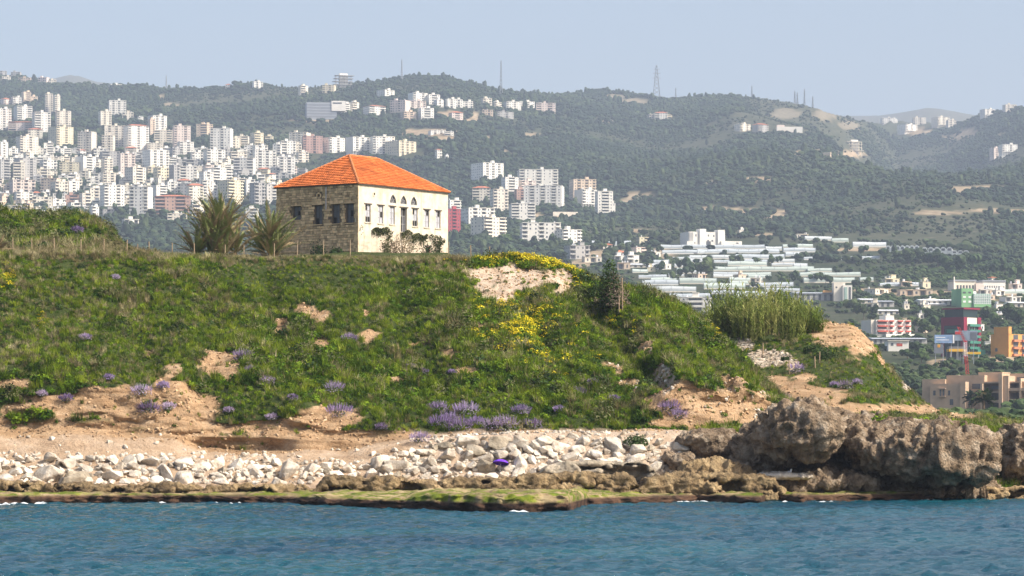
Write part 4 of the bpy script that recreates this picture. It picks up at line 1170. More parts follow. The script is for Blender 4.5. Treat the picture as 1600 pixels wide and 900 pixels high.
for (u, w, r, h, m_, lab) in ((3.6, -2.2, .9, 2.6, m_drysh, 'brown dry shrub before the front of the house, left of the vine'), (5.6, -2.0, 1.1, 3.2, m_drysh, 'tall dry brown shrub below the middle windows of the house'), (8.8, -3.0, 1.6, 2.0, m_dark, 'dark green rounded shrub before the house door'),
                             (-2.6, 3.6, 1.1, 2.0, m_dark, 'dark green bush at the foot of the shaded stone wall'), (-2.4, 1.2, .8, 1.0, m_dark, 'small dark bush near the corner of the house'), (1.8, -2.4, .7, 2.2, m_olive, 'olive green shrub beside the near corner of the house')):
    p = world_on_house(u, 0, w); x_, y_, z_ = p
    shrub('shrub', lab, 'shrub', (x_, y_, HBASE - .1), r, h, m_, 500, .09)

# ------------------------------------------------------------------ palms
def frond(length, arch, width, rs_, n=26, lw=.08):
    """one feather leaf: curved midrib with narrow leaflets on both sides"""
    pts_ = []
    for k in range(n + 1):
        t = k / n
        a = arch * t * t
        pts_.append((length * (t - .18 * arch * t * t * t), 0, length * (.0 - .42 * arch * t * t * 1.1)))
    out_v, out_f = [], []
    for k in range(n):
        p = np.array(pts_[k]); q = np.array(pts_[k + 1]); t = (k + .5) / n
        w = .03 * (1 - t) + .008
        i = len(out_v)
        out_v += [p + (0, -w, 0), p + (0, w, 0), q + (0, w * .9, 0), q + (0, -w * .9, 0)]; out_f.append((i, i + 1, i + 2, i + 3))
        if t > .14:
            ll = width * math.sin(math.pi * min(1, .12 + .9 * t)) * rs_.uniform(.8, 1.1)
            for sgn in (-1, 1):
                d_ = np.array((.62, sgn * .72, .28 + rs_.normal() * .12 - .2 * t)); d_ /= np.linalg.norm(d_)
                tip = p + d_ * ll; tip[2] -= .10 * ll
                i = len(out_v)
                out_v += [p - (lw, 0, 0), p + (lw, 0, 0.005), tip]; out_f.append((i, i + 1, i + 2))
    return out_v, out_f
m_frond = leaf_mat('palm_frond', [(.16, .19, .06), (.27, .29, .11), (.40, .41, .20)], wscale=1.0, trans=.1)
m_fdry = leaf_mat('dry_palm_frond', [(.24, .18, .10), (.38, .30, .17), (.54, .45, .29)], wscale=1.0, trans=.1)
m_trunk = mat('palm_trunk', (.16, .11, .065), .95, .35, 5.0, .06, 14.0)
def palm(name, label, loc, heads, flen, nf, dry, width=.5, trunk_r=.28, minel=-.2, maxel=1.45, rs_=vrs, droop=1.0, gm=None, lw=.08):
    e_ = empty(name, loc); tag(e_, label, 'palm tree')
    gv, gf, dv, df = [], [], [], []
    tb = MB()
    for (hx_, hy_, hz_, sc) in heads:
        for k in range(nf):
            az = rs_.uniform(0, 6.283); el = minel + (maxel - minel) * (rs_.uniform() ** .8)
            isdry = rs_.uniform() < dry * (1.35 - (el - minel) / (maxel - minel))
            L_ = flen * sc * rs_.uniform(.75, 1.1)
            V, Fq = frond(L_, droop * rs_.uniform(.35, .95) * (1.15 if isdry else 1), width * sc, rs_, lw=lw)
            R = (Matrix.Rotation(az, 3, 'Z') @ Matrix.Rotation(-el, 3, 'Y') @ Matrix.Rotation(rs_.normal() * .3, 3, 'X'))
            R = np.array(R)
            V = np.array(V) @ R.T + np.array((hx_, hy_, hz_ + rs_.normal() * .12))
            tv, tf = (dv, df) if isdry else (gv, gf)
            i = len(tv); tv += list(V); tf += [tuple(i + q for q in g) for g in Fq]
        n_ = max(2, int(hz_ / .25))
        for k in range(n_):
            z_0, z_1 = -.3 + (hz_ + .3) * k / n_, -.3 + (hz_ + .3) * (k + 1) / n_
            tb.bar((hx_ * z_0 / max(hz_, .1), hy_ * z_0 / max(hz_, .1), z_0), (hx_ * z_1 / max(hz_, .1), hy_ * z_1 / max(hz_, .1), z_1), trunk_r * sc * 1.08, trunk_r * sc * .92, 9)
    obj('green_fronds', pmesh('green_fronds', [((gv, gf), gm or m_frond)]), None, e_)
    obj('dry_fronds', pmesh('dry_fronds', [((dv, df), m_fdry)]), None, e_)
    tb.build('trunk', m_trunk, e_)
    return e_
def plateau(px, d):
    """bluff ground at a column and distance"""
    x_ = (px - 800) / F * d
    k = np.argmin((BX - x_) ** 2 + (BY - d) ** 2)
    return float(BX.ravel()[k]), float(BY.ravel()[k]), float(BZ.ravel()[k])
p = plateau(340, 292)
palm('date_palm', 'large bushy date palm with grey-green fronds left of the old house', p, [(0, 0, 3.0, 1.0), (-.9, .4, 2.0, .95), (.9, -.2, 2.3, .95), (.3, .8, 3.5, .9), (-1.9, -.1, .8, .8), (1.7, .3, 1.0, .8), (-.4, -.6, 1.0, .8), (.6, -.7, .6, .75)], 4.7, 36, .55, .42, .3, .25, 1.5, droop=.5)
p = plateau(424, 300)
palm('date_palm', 'smaller bushy date palm against the left corner of the old house', p, [(0, 0, 2.2, 1.0), (-.8, .2, 1.2, .9), (.7, 0, 1.2, .9), (.1, -.5, .6, .8)], 4.2, 36, .5, .40, .25, .15, 1.45, droop=.6)
p = plateau(-8, 273)
palm('date_palm', 'dry brown palm clump at the left edge of the picture', p, [(0, 0, .4, .7), (.3, .2, .3, .7)], 2.4, 26, 1.2, .35, .2, .0, 1.4)

# ------------------------------------------------------------------ fence posts along the crest
posts = [(48, 22, 276), (84, 22, 276), (125, 22, 276), (162, 22, 276), (198, 22, 276), (217, 17, 280), (232, 22, 278), (267, 21, 279), (303, 20, 280), (351, 20, 281), (382, 20, 281), (426, 22, 281), (462, 23, 281), (503, 23, 281), (548, 24, 281), (739, 22, 290), (767, 21, 290), (803, 16, 288), (836, 13, 284), (700, 24, 300), (20, 22, 276)]
posts.sort()
for i, (px_, h_, d_) in enumerate(posts):
    x_, y_, z_ = plateau(px_, d_)
    hm = max(h_ / F * d_, .8)
    r_ = .05
    mb = MB(); mb.bar((0, 0, -.5), (vrs.normal() * .03, vrs.normal() * .03, hm + .35), r_, r_ * .85, 7)
    o = mb.build('fence_post', m_wood); o.location = (x_, y_, z_)
    side = 'left of the palms' if px_ < 300 else ('before the palms' if px_ < 560 else 'right of the house')
    n_in = sorted([q for q in posts if (q[0] < 300) == (px_ < 300) and (q[0] < 560) == (px_ < 560)])
    tag(o, 'thin wooden fence post on crest %s, %s from left' % (side, ordw(n_in.index((px_, h_, d_)) + 1)), 'post', 'fence posts along the crest')
for (px_, py0, py1, lab, hd_) in ((972, 432, 484, 'tall weathered post beside the dead juniper', 0), (968, 462, 492, 'short leaning post below the dead juniper', 0), (1240, 448, 480, 'thick brown post behind the reeds', 1), (1188, 536, 552, 'thin post above the stone rubble', 1), (1272, 552, 570, 'thin post right of the purple shrub on the headland', 1), (1283, 545, 562, 'pale post below the dark hollow of the headland', 1), (1232, 560, 582, 'rusty post beside the stone rubble', 1)):
    x_, y_, z_ = (on_head if hd_ else on_bluff)(px_, py1)
    h_ = (py1 - py0) / F * y_
    r_ = .22 if px_ == 1240 else .06
    mb = MB(); mb.bar((0, 0, -.6), (vrs.normal() * .06, 0, h_), r_, r_ * .9, 8); o = mb.build('wooden_post', m_bark if px_ == 1240 else m_wood); o.location = (x_, y_, z_)
    tag(o, lab, 'post')

# ------------------------------------------------------------------ purple flowering shrubs, single bushes
m_sage = leaf_mat('sage_leaves', [(.07, .09, .05), (.11, .13, .08), (.17, .18, .12)], trans=.15)
PURP = [(376, 560, 12), (418, 596, 9), (524, 610, 13), (528, 646, 16), (222, 616, 13), (235, 642, 14), (255, 604, 8), (103, 622, 9), (391, 579, 8), (685, 640, 13), (730, 645, 16), (690, 668, 16), (722, 668, 16), (660, 686, 12), (790, 668, 17), (815, 645, 12), (905, 616, 11), (1048, 640, 14), (1060, 652, 12), (545, 530, 10),
        (640, 572, 7), (660, 582, 8), (705, 580, 6), (458, 622, 7), (130, 528, 8), (930, 596, 7), (958, 624, 8), (770, 668, 14), (830, 664, 12), (262, 636, 9), (172, 592, 7), (65, 617, 7), (360, 640, 7), (595, 666, 8), (875, 640, 8), (420, 655, 8), (125, 362, 8), (183, 432, 6), (700, 655, 12), (745, 662, 10)]
pp_ = sorted(PURP)
for i, (px_, py_, s_) in enumerate(pp_):
    x_, y_, z_ = on_bluff(px_, py_)
    r_ = 1.3 * s_ / F * y_
    near_ = 'among the bare earth' if px_ < 310 else ('above the white boulders' if py_ > 628 else 'on the open grass slope')
    n_in = [q for q in pp_ if ('among the bare earth' if q[0] < 310 else ('above the white boulders' if q[1] > 628 else 'on the open grass slope')) == near_]
    shrub('purple_shrub', '%s purple flowering shrub %s, %s from the left' % ('large' if s_ > 11 else 'small', near_, ordw(n_in.index((px_, py_, s_)) + 1)), 'shrub', (x_, y_, z_ - .05), r_, r_ * 1.0, m_sage, 150, .06, False, 'purple shrubs on the bluff', 210, m_purple, lobes=1)
for (px_, py_, s_, lab) in ((1245, 580, 14, 'purple flowering shrub at the end of the stone rubble'), (1320, 605, 13, 'left purple flowering shrub on the lower headland'), (1300, 600, 8, 'small purple shrub left of the larger one on the headland'), (1225, 620, 10, 'purple shrub above the sea rock'), (1340, 598, 9, 'pale purple shrub right of the larger one on the headland')):
    x_, y_, z_ = on_head(px_, py_); r_ = s_ / F * y_
    shrub('purple_shrub', lab, 'shrub', (x_, y_, z_ - .05), r_, r_, m_sage, 150, .07, False, 'purple shrubs on the headland', 130, m_purple, lobes=1)
x_, y_, z_ = on_bluff(995, 690)
shrub('coastal_bush', 'dark green bush at the top of the white boulders', 'bush', (x_, y_ - .5, z_ - .2), .95, 1.15, m_dark, 900, .07)
for (px_, py_, r_, h_, m_, lab) in ((932, 458, 22, 34, m_dark, 'dark green bush left of the dead juniper'), (996, 462, 22, 26, m_herb, 'bright green rounded bush right of the dead juniper'), (930, 470, 14, 10, m_drysh, 'brown dead scrub below the juniper'), (1060, 482, 9, 8, m_olive, 'olive bush on the spur crest'),
                               (1290, 556, 24, 28, m_dark, 'dark green thicket under the bare headland scarp'), (1265, 545, 14, 20, m_dark, 'dark narrow bush at the left of the headland scarp'), (1140, 545, 12, 22, m_dark, 'dark upright bush at the left end of the stone rubble'), (1165, 568, 12, 14, m_olive, 'olive bush below the stone rubble'), (1225, 560, 9, 14, m_dark, 'small dark bush at the right end of the stone rubble'), (1380, 600, 12, 8, m_dark, 'low dark bush on the lower headland slope'),
                               (168, 345, 16, 16, m_herb, 'bright green rounded bush on top of the mound'), (20, 338, 22, 14, m_dark, 'dark green bush at the left end of the mound'), (88, 336, 26, 14, m_olive, 'grey-green bush on the middle of the mound'), (262, 385, 18, 10, m_drysh, 'brown scrub between the mound and the palms'), (205, 372, 10, 12, m_dark, 'dark bush on the right slope of the mound')):
    x_, y_, z_ = plateau(px_, 305) if (px_ < 240) else (plateau(px_, 286) if px_ < 300 else (on_head if px_ > 1100 else on_bluff)(px_, py_))
    shrub('bush', lab, 'bush', (x_, y_, z_ - .25), r_ / F * y_, h_ / F * y_, m_, 700, .085)
# dead juniper: brown upright sprays with a dark green core
x_, y_, z_ = on_bluff(960, 478)
e_ = empty('dead_juniper', (x_, y_, z_)); tag(e_, 'half dead upright juniper with brown branches on the spur', 'tree')
def sprays(n, rx, h, w, rs_, lean=.25):
    v, f = [], []
    for _ in range(n):
        a = rs_.uniform(0, 6.283); r = rx * math.sqrt(rs_.uniform()); b0 = rs_.uniform(0, .7) * h
        l = rs_.uniform(.25, .45) * h * (1 - .5 * r / rx)
        x0_, y0_ = r * math.cos(a), r * math.sin(a); q = rs_.uniform(0, 3.14)
        k = len(v)
        wx, wy = w * math.cos(q), w * math.sin(q)
        v += [(x0_ - wx, y0_ - wy, b0), (x0_ + wx, y0_ + wy, b0), (x0_ + lean * l * math.cos(a) + wx * .2, y0_ + lean * l * math.sin(a) + wy * .2, min(b0 + l, h * 1.05)), (x0_ + lean * l * math.cos(a) - wx * .2, y0_ + lean * l * math.sin(a) - wy * .2, min(b0 + l, h * 1.05))]
        f.append((k, k + 1, k + 2, k + 3))
    return v, f
hj = 78 / F * y_
obj('dry_branches', pmesh('dry_branches', [(leafball(2200, 1.35, hj * .72, .075, vrs, shell=.2, asp=.3), leaf_mat('dead_twig', [(.10, .07, .05), (.18, .13, .10), (.28, .22, .17)], trans=0))]), None, e_)
v1, f1 = leafball(2200, 1.0, hj * 1.0, .09, vrs, shell=.15)
obj('green_crown', pmesh('green_crown', [(([np.array(p) - (.45, 0, 0) for p in v1], f1), m_dark)]), None, e_)
tb = MB(); tb.bar((0, 0, -.4), (-.15, 0, hj * .8), .12, .04, 7); tb.build('trunk', m_bark, e_)

# ------------------------------------------------------------------ giant reeds on the headland
m_reed = leaf_mat('reed_leaves', [(.11, .16, .025), (.22, .26, .055), (.40, .39, .14)], wscale=.6, trans=.25)
reeds = sorted((px_ + vrs.uniform(-3, 3), 511 + vrs.uniform(-6, 22), vrs.uniform(.7, 1.3)) for px_ in np.linspace(1112, 1266, 22))
for i, (px_, py_, s_) in enumerate(reeds):
    x_, y_, z_ = on_head(px_, py_)
    e_ = empty('giant_reed', (x_, y_, z_), vrs.uniform(0, 6.28))
    tag(e_, 'tall clump of green and straw giant reeds, %s from the left in the thicket' % ordw(i + 1), 'reeds', 'giant reeds on the headland')
    hh = 3.7 * s_ * (.8 + .35 * math.sin(i * 2.1) ** 2) * (1 - .35 * sm(1225, 1262, px_))
    v, f = [], []; cb = MB()
    for q in range(60):
        a = vrs.uniform(0, 6.283); r = 1.25 * math.sqrt(vrs.uniform()); bx0, by0 = r * math.cos(a), r * math.sin(a)
        lx, ly = vrs.normal() * .45 + .3 * bx0, vrs.normal() * .45; hq = hh * vrs.uniform(.40, 1.05)
        cb.bar((bx0, by0, -.3), (bx0 + lx, by0 + ly, hq), .022, .01, 3)
        for w_ in range(9):
            t = .06 + .94 * w_ / 9; a2 = vrs.uniform(0, 6.283); ll = vrs.uniform(.5, 1.0)
            p = np.array((bx0 + lx * t, by0 + ly * t, hq * t)); dd = np.array((math.cos(a2), math.sin(a2), 0)); sd = np.array((-dd[1], dd[0], 0)) * .045
            k = len(v); v += [p - sd, p + sd, p + dd * ll * .5 + (0, 0, ll * .45) + sd, p + dd * ll * .5 + (0, 0, ll * .45) - sd, p + dd * ll * .95 + (0, 0, ll * .35)]
            f += [(k, k + 1, k + 2, k + 3), (k + 3, k + 2, k + 4)]
    obj('leaves', pmesh('leaves', [((v, f), m_reed)]), None, e_)
    cb.build('stem', m_reed, e_)
# ------------------------------------------------------------------ buildings of the town and the plain
WALLC = {'w': (.80, .76, .68), 'c': (.75, .68, .56), 'y': (.75, .66, .47), 'p': (.74, .62, .54), 'o': (.68, .54, .40), 'g': (.40, .385, .36), 'r': (.46, .29, .23), 'k': (.42, .07, .09)}
CNAME = {'w': 'white', 'c': 'cream', 'y': 'pale yellow', 'p': 'pinkish', 'o': 'tan', 'g': 'grey concrete', 'r': 'reddish brown', 'k': 'crimson'}
m_wall = {k: mat('facade_' + k, v, .9, .10, .12, rnd=.10) for k, v in WALLC.items()}
m_slab = {k: mat('balcony_' + k, tuple(min(.85, c * 1.04) for c in v), .85, .08, .3) for k, v in WALLC.items()}
m_win = mat('window_glass', (.09, .095, .105), .25, .3, .4, spec=.5)
m_red = mat('red_roof_tile', (.46, .15, .075), .85, .2, .4)
m_tank = mat('roof_tank', (.55, .56, .58), .6, .2, .5, rnd=.3)
FOOT = []
def occupied(x, d):
    o = np.zeros(len(x), bool)
    for (fx_, fd_, w_, dp_) in FOOT:
        o |= (np.abs(x - fx_) < w_ + 2.5) & (d > fd_ - 26) & (d < fd_ + dp_ + 4)
    return o
ar = np.random.default_rng(404)

def apartment(px, base, w, h, colr='w', yaw=None, red=False, pil=None, flat=False, skel=False):
    """apartment block of the hillside: bays, balconies with real depth, window openings, stair head and tanks"""
    x, d, z = hit(px, base)
    m = d / F; w *= 1.28
    if yaw is None: yaw = float(np.clip(ar.normal(.32, .28), -.5, .8))
    hm = max(h * m, 3.2); n = max(1, int(round(hm / 3.2))); fh = hm / n
    asp = ar.uniform(.65, .95)
    Wd = w * m / (math.cos(yaw) + asp * abs(math.sin(yaw))); Dp = Wd * asp
    root = empty('apartment_block' if n > 2 else 'town_house', (x, d, z), yaw)
    FOOT.append((x, d, w * m * .55, Dp * 1.2))
    nb = int(np.clip(round(Wd / 4.2), 1, 7))
    if nb == 1: pat = 'S'
    elif nb == 2: pat = ar.choice(['BS', 'SB'])
    elif nb == 3: pat = ar.choice(['BSB', 'SBS', 'SBB', 'BBS'])
    elif nb == 4: pat = ar.choice(['BSSB', 'SBBS', 'BSBS', 'SBSB'])
    else: pat = ''.join(ar.choice(['SBSBSBS', 'BBSSBBS', 'BSSBSSB']))[:nb]
    bw = Wd / nb; X0 = -Wd / 2; dep = 1.5
    wl, bl, wn_, tk = MB(), MB(), MB(), MB()
    pil = (n > 4 and ar.uniform() < .3) if pil is None else pil
    zb = fh if pil else -9
    wl.box(X0, X0 + Wd, dep, Dp, zb, hm)
    if pil:
        wl.box(X0 + .6, X0 + Wd - .6, dep + 2.5, Dp - .5, -9, fh)
        for i in range(nb + 1):
            xx = X0 + (Wd - .6) * i / nb; wl.box(xx, xx + .6, .05, .65, -9, fh)
    i = 0
    while i < nb:
        j = i
        while j < nb and pat[j] == pat[i]: j += 1
        xa, xb = X0 + i * bw, X0 + j * bw
        if pat[i] == 'S' and not skel:
            wl.box(xa, xb, 0, dep, zb, hm)
            for f in range(1 if pil else 0, n):
                k = j - i
                for q in range(k):
                    xc = xa + (q + .5) * bw; ww = min(.6, bw * .2) * ar.uniform(.7, 1.2)
                    if ar.uniform() < .93: wn_.box(xc - ww, xc + ww, -.05, .02, f * fh + 1.1, f * fh + fh * .74)
        else:
            for f in range(1 if pil else 0, n):
                if f > 0 or not flat:
                    bl.box(xa + .05, xb - .05, -.35, dep, f * fh - .14, f * fh + .14)
                    if f > 0 and not skel: bl.box(xa + .05, xb - .05, -.35, -.22, f * fh + .14, f * fh + 1.0)
                wn_.box(xa + bw * .18, xb - bw * .18, dep - .06, dep + .02, f * fh + .15, f * fh + fh * .82)
            bl.box(xa + .02, xb - .02, -.35, dep, hm - .12, hm + .12)
        i = j
    ns = max(1, int(round(Dp / 4.5)))
    blind = ar.uniform() < .22
    for sgn in (-1, 1):
        for f in range(1 if pil else 0, n):
            for q in range(ns):
                if blind or ar.uniform() < .12: continue
                yc = dep + (Dp - dep) * (q + .5) / ns; xs_ = X0 if sgn < 0 else X0 + Wd
                wn_.box(xs_ - .05, xs_ + .05, yc - .5, yc + .5, f * fh + 1.1, f * fh + fh * .74)
    wl.build('wall', m_wall[colr], root)
    if bl.v: tag(bl.build('balconies', m_slab[colr], root), kind='stuff')
    if wn_.v: tag(wn_.build('windows', m_win, root), kind='stuff')
    if red:
        rz_ = min(2.4, Dp * .22); o_ = .6
        rf = MB(); c_ = [(X0 - o_, -o_, hm + .13), (X0 + Wd + o_, -o_, hm + .13), (X0 + Wd + o_, Dp + o_, hm + .13), (X0 - o_, Dp + o_, hm + .13)]
        hx_ = min(Wd, Dp) * .45
        rf.add(c_ + [(X0 + hx_, Dp / 2, hm + rz_), (X0 + Wd - hx_, Dp / 2, hm + rz_)], [(0, 1, 5, 4), (1, 2, 5), (2, 3, 4, 5), (3, 0, 4), (0, 3, 2, 1)])
        rf.build('tiled_roof', m_red, root)
    else:
        pr = MB()
        pr.box(X0 - .25, X0 + Wd + .25, -.2, Dp + .2, hm + .125, hm + .32); pr.build('roof_slab', m_slab[colr], root)
        if n > 2 or ar.uniform() < .4:
            sx_ = X0 + Wd * ar.uniform(.2, .6); sw = min(3.6, Wd * .35)
            ph = MB(); ph.box(sx_, sx_ + sw, dep + .5, dep + .5 + sw, hm + .32, hm + 2.9); ph.box(sx_ - .25, sx_ + sw + .25, dep + .25, dep + .75 + sw, hm + 2.9, hm + 3.08)
            ph.build('stair_head', m_wall[colr], root)
        for q in range(int(ar.integers(1, 4))):
            xx, yy = X0 + Wd * ar.uniform(.1, .9), Dp * ar.uniform(.2, .8)
            tk.bar((xx, yy, hm + .32), (xx, yy, hm + 1.8), .6, n=7)
        tag(tk.build('water_tanks', m_tank, root), kind='stuff')
    return root, n, d

TOWN = [ # px, base row, width, height, colour, tiled roof
 (9, 203, 18, 33, 'w', 0), (35, 204, 36, 13, 'p', 1), (39, 190, 24, 24, 'w', 0), (67, 207, 24, 31, 'w', 0), (77, 177, 11, 30, 'c', 0), (90, 178, 9, 28, 'c', 0), (100, 199, 21, 25, 'c', 0), (102, 229, 30, 30, 'y', 0), (43, 160, 12, 16, 'o', 0), (54, 157, 10, 6, 'o', 0),
 (12, 163, 13, 8, 'p', 1), (27, 163, 14, 11, 'w', 0), (7, 251, 14, 28, 'w', 0), (55, 216, 20, 14, 'c', 1), (46, 241, 28, 27, 'c', 0), (76, 243, 13, 19, 'w', 0), (132, 241, 22, 35, 'c', 0), (148, 229, 9, 18, 'y', 0), (21, 243, 13, 11, 'w', 0), (88, 240, 12, 9, 'w', 0),
 (184, 182, 24, 25, 'w', 0), (200, 188, 15, 12, 'c', 0), (166, 198, 17, 24, 'c', 0), (220, 190, 8, 7, 'w', 0), (250, 207, 24, 26, 'w', 0), (239, 211, 9, 24, 'o', 0), (182, 234, 32, 37, 'c', 0), (168, 240, 15, 28, 'c', 0), (217, 238, 32, 41, 'w', 1), (255, 226, 24, 22, 'c', 0), (270, 223, 9, 16, 'o', 0),
 (285, 231, 23, 34, 'p', 0), (292, 241, 22, 19, 'w', 0), (309, 251, 17, 13, 'w', 0), (243, 238, 22, 14, 'c', 0), (250, 265, 33, 30, 'w', 0), (174, 263, 26, 26, 'g', 0), (315, 217, 14, 23, 'o', 0), (344, 234, 27, 33, 'w', 0), (365, 232, 15, 16, 'c', 0), (379, 231, 14, 18, 'c', 0), (393, 226, 13, 12, 'c', 0), (405, 227, 16, 19, 'y', 0), (420, 224, 10, 11, 'y', 0),
 (432, 242, 11, 16, 'w', 0), (451, 242, 22, 21, 'w', 0), (465, 225, 26, 18, 'c', 0), (327, 212, 12, 17, 'o', 0), (338, 255, 28, 21, 'w', 0), (374, 255, 24, 17, 'c', 0), (415, 270, 30, 35, 'w', 0), (447, 264, 26, 19, 'w', 0), (475, 254, 16, 16, 'c', 0),
 (9, 281, 20, 31, 'g', 0), (30, 281, 16, 27, 'c', 0), (44, 280, 28, 32, 'g', 0), (79, 264, 22, 14, 'w', 0), (108, 273, 25, 19, 'y', 0), (140, 273, 26, 28, 'w', 0), (38, 301, 34, 20, 'p', 0), (13, 302, 14, 12, 'o', 0), (39, 313, 25, 13, 'w', 0), (76, 301, 26, 22, 'o', 0), (97, 304, 22, 20, 'c', 0), (116, 302, 18, 18, 'w', 0), (12, 320, 20, 13, 'o', 0),
 (66, 323, 26, 15, 'c', 0), (93, 322, 24, 10, 'w', 0), (115, 320, 22, 15, 'r', 0), (136, 322, 15, 20, 'c', 0), (151, 318, 18, 24, 'c', 0), (47, 332, 12, 14, 'o', 0), (170, 272, 15, 24, 'c', 0), (200, 276, 22, 36, 'p', 0), (173, 290, 22, 20, 'c', 0), (218, 288, 26, 26, 'c', 0), (256, 282, 20, 19, 'y', 0), (277, 285, 14, 27, 'g', 0), (294, 283, 24, 23, 'w', 0),
 (179, 327, 31, 38, 'w', 0), (216, 339, 27, 47, 'w', 0), (253, 311, 20, 21, 'w', 0), (270, 306, 15, 22, 'w', 0), (287, 307, 18, 20, 'g', 0), (307, 317, 22, 27, 'c', 1), (270, 334, 46, 27, 'r', 1), (240, 331, 15, 18, 'g', 0), (277, 348, 26, 14, 'c', 0), (206, 350, 22, 7, 'w', 0),
 (326, 291, 18, 22, 'w', 0), (349, 286, 36, 23, 'w', 0), (380, 274, 26, 27, 'w', 0), (384, 278, 24, 12, 'g', 0), (449, 277, 20, 31, 'w', 0), (406, 287, 16, 14, 'w', 0), (369, 320, 32, 38, 'y', 0), (392, 306, 13, 25, 'w', 0), (407, 323, 20, 37, 'g', 0), (425, 322, 14, 34, 'w', 0), (323, 314, 12, 32, 'w', 0), (393, 346, 15, 20, 'w', 0), (438, 284, 22, 14, 'g', 0), (458, 274, 14, 13, 'p', 0),
 (489, 240, 26, 27, 'r', 0), (527, 239, 27, 23, 'w', 0), (565, 241, 30, 26, 'w', 0), (600, 241, 32, 27, 'w', 0), (637, 241, 38, 20, 'y', 0), (497, 232, 14, 16, 'c', 0), (687, 247, 9, 13, 'w', 1), (699, 248, 5, 5, 'w', 0),
 (122, 294, 16, 14, 'c', 0), (60, 288, 14, 12, 'g', 0), (145, 292, 16, 13, 'w', 0), (22, 330, 18, 9, 'c', 0), (84, 334, 18, 9, 'w', 0), (160, 305, 14, 16, 'w', 0), (300, 264, 16, 14, 'g', 0), (328, 270, 14, 12, 'p', 0), (232, 310, 16, 20, 'c', 0), (200, 306, 13, 16, 'c', 0), (352, 304, 14, 18, 'c', 0), (310, 338, 18, 18, 'c', 0), (340, 322, 22, 20, 'w', 0), (410, 252, 14, 12, 'c', 0), (120, 258, 14, 12, 'c', 0), (60, 258, 15, 12, 'w', 0), (230, 262, 14, 14, 'c', 0), (152, 256, 14, 10, 'w', 0)]
CLUST = [(771, 283, 40, 28, 'w', 0), (800, 303, 21, 26, 'w', 0), (842, 292, 50, 27, 'w', 0), (826, 303, 24, 20, 'p', 0), (848, 321, 50, 31, 'w', 0), (817, 312, 18, 16, 'r', 0), (752, 316, 22, 22, 'c', 1), (783, 330, 23, 34, 'c', 0), (753, 359, 43, 34, 'w', 0), (775, 378, 44, 38, 'c', 0), (818, 351, 32, 33, 'w', 0), (846, 386, 50, 38, 'w', 0), (895, 386, 36, 27, 'w', 0), (907, 405, 32, 21, 'g', 0),
 (712, 341, 20, 28, 'w', 0), (710, 363, 19, 36, 'k', 0), (914, 316, 33, 35, 'o', 0), (922, 324, 28, 27, 'w', 0), (946, 337, 22, 38, 'w', 0), (957, 333, 8, 15, 'w', 0)]
HILLT = [(609, 153, 22, 12, 'w', 0), (590, 180, 28, 14, 'w', 1), (621, 179, 25, 22, 'p', 0), (657, 163, 24, 17, 'w', 0), (679, 163, 18, 15, 'w', 0), (652, 175, 26, 17, 'p', 0), (641, 188, 20, 13, 'o', 0), (668, 188, 20, 19, 'w', 0), (688, 168, 12, 12, 'w', 0), (706, 169, 13, 14, 'w', 0), (717, 168, 11, 12, 'w', 0), (731, 169, 15, 10, 'w', 0), (762, 168, 14, 14, 'c', 0), (715, 190, 18, 14, 'p', 1), (779, 170, 14, 10, 'c', 0), (803, 172, 22, 13, 'w', 0), (824, 171, 22, 12, 'w', 0), (853, 175, 24, 14, 'p', 0), (790, 184, 26, 9, 'g', 0), (762, 180, 14, 8, 'o', 0), (685, 210, 22, 6, 'w', 0), (702, 212, 12, 6, 'w', 0),
 (513, 145, 16, 12, 'y', 0), (476, 148, 12, 14, 'c', 0), (404, 138, 14, 10, 'w', 0), (10, 128, 12, 8, 'c', 0), (38, 130, 16, 8, 'o', 0), (66, 131, 14, 10, 'p', 0), (82, 133, 10, 8, 'c', 0), (182, 131, 18, 5, 'w', 0), (24, 120, 12, 8, 'g', 0), (6, 114, 10, 6, 'g', 0), (357, 134, 8, 5, 'w', 1),
 (1033, 187, 16, 10, 'w', 1), (1020, 186, 10, 7, 'c', 0), (1045, 185, 10, 5, 'y', 0), (1165, 205, 20, 11, 'c', 0), (1193, 207, 20, 12, 'g', 1), (1388, 190, 16, 9, 'w', 0), (1398, 192, 10, 6, 'w', 0), (1437, 195, 16, 11, 'c', 0), (1425, 207, 26, 12, 'w', 0), (1475, 198, 22, 15, 'c', 0), (1488, 199, 12, 11, 'c', 0), (1547, 183, 18, 12, 'w', 0), (1580, 172, 16, 10, 'c', 0), (1578, 240, 22, 14, 'w', 0), (1558, 246, 13, 14, 'p', 0), (556, 174, 15, 14, 'c', 0), (541, 178, 14, 16, 'w', 0)]
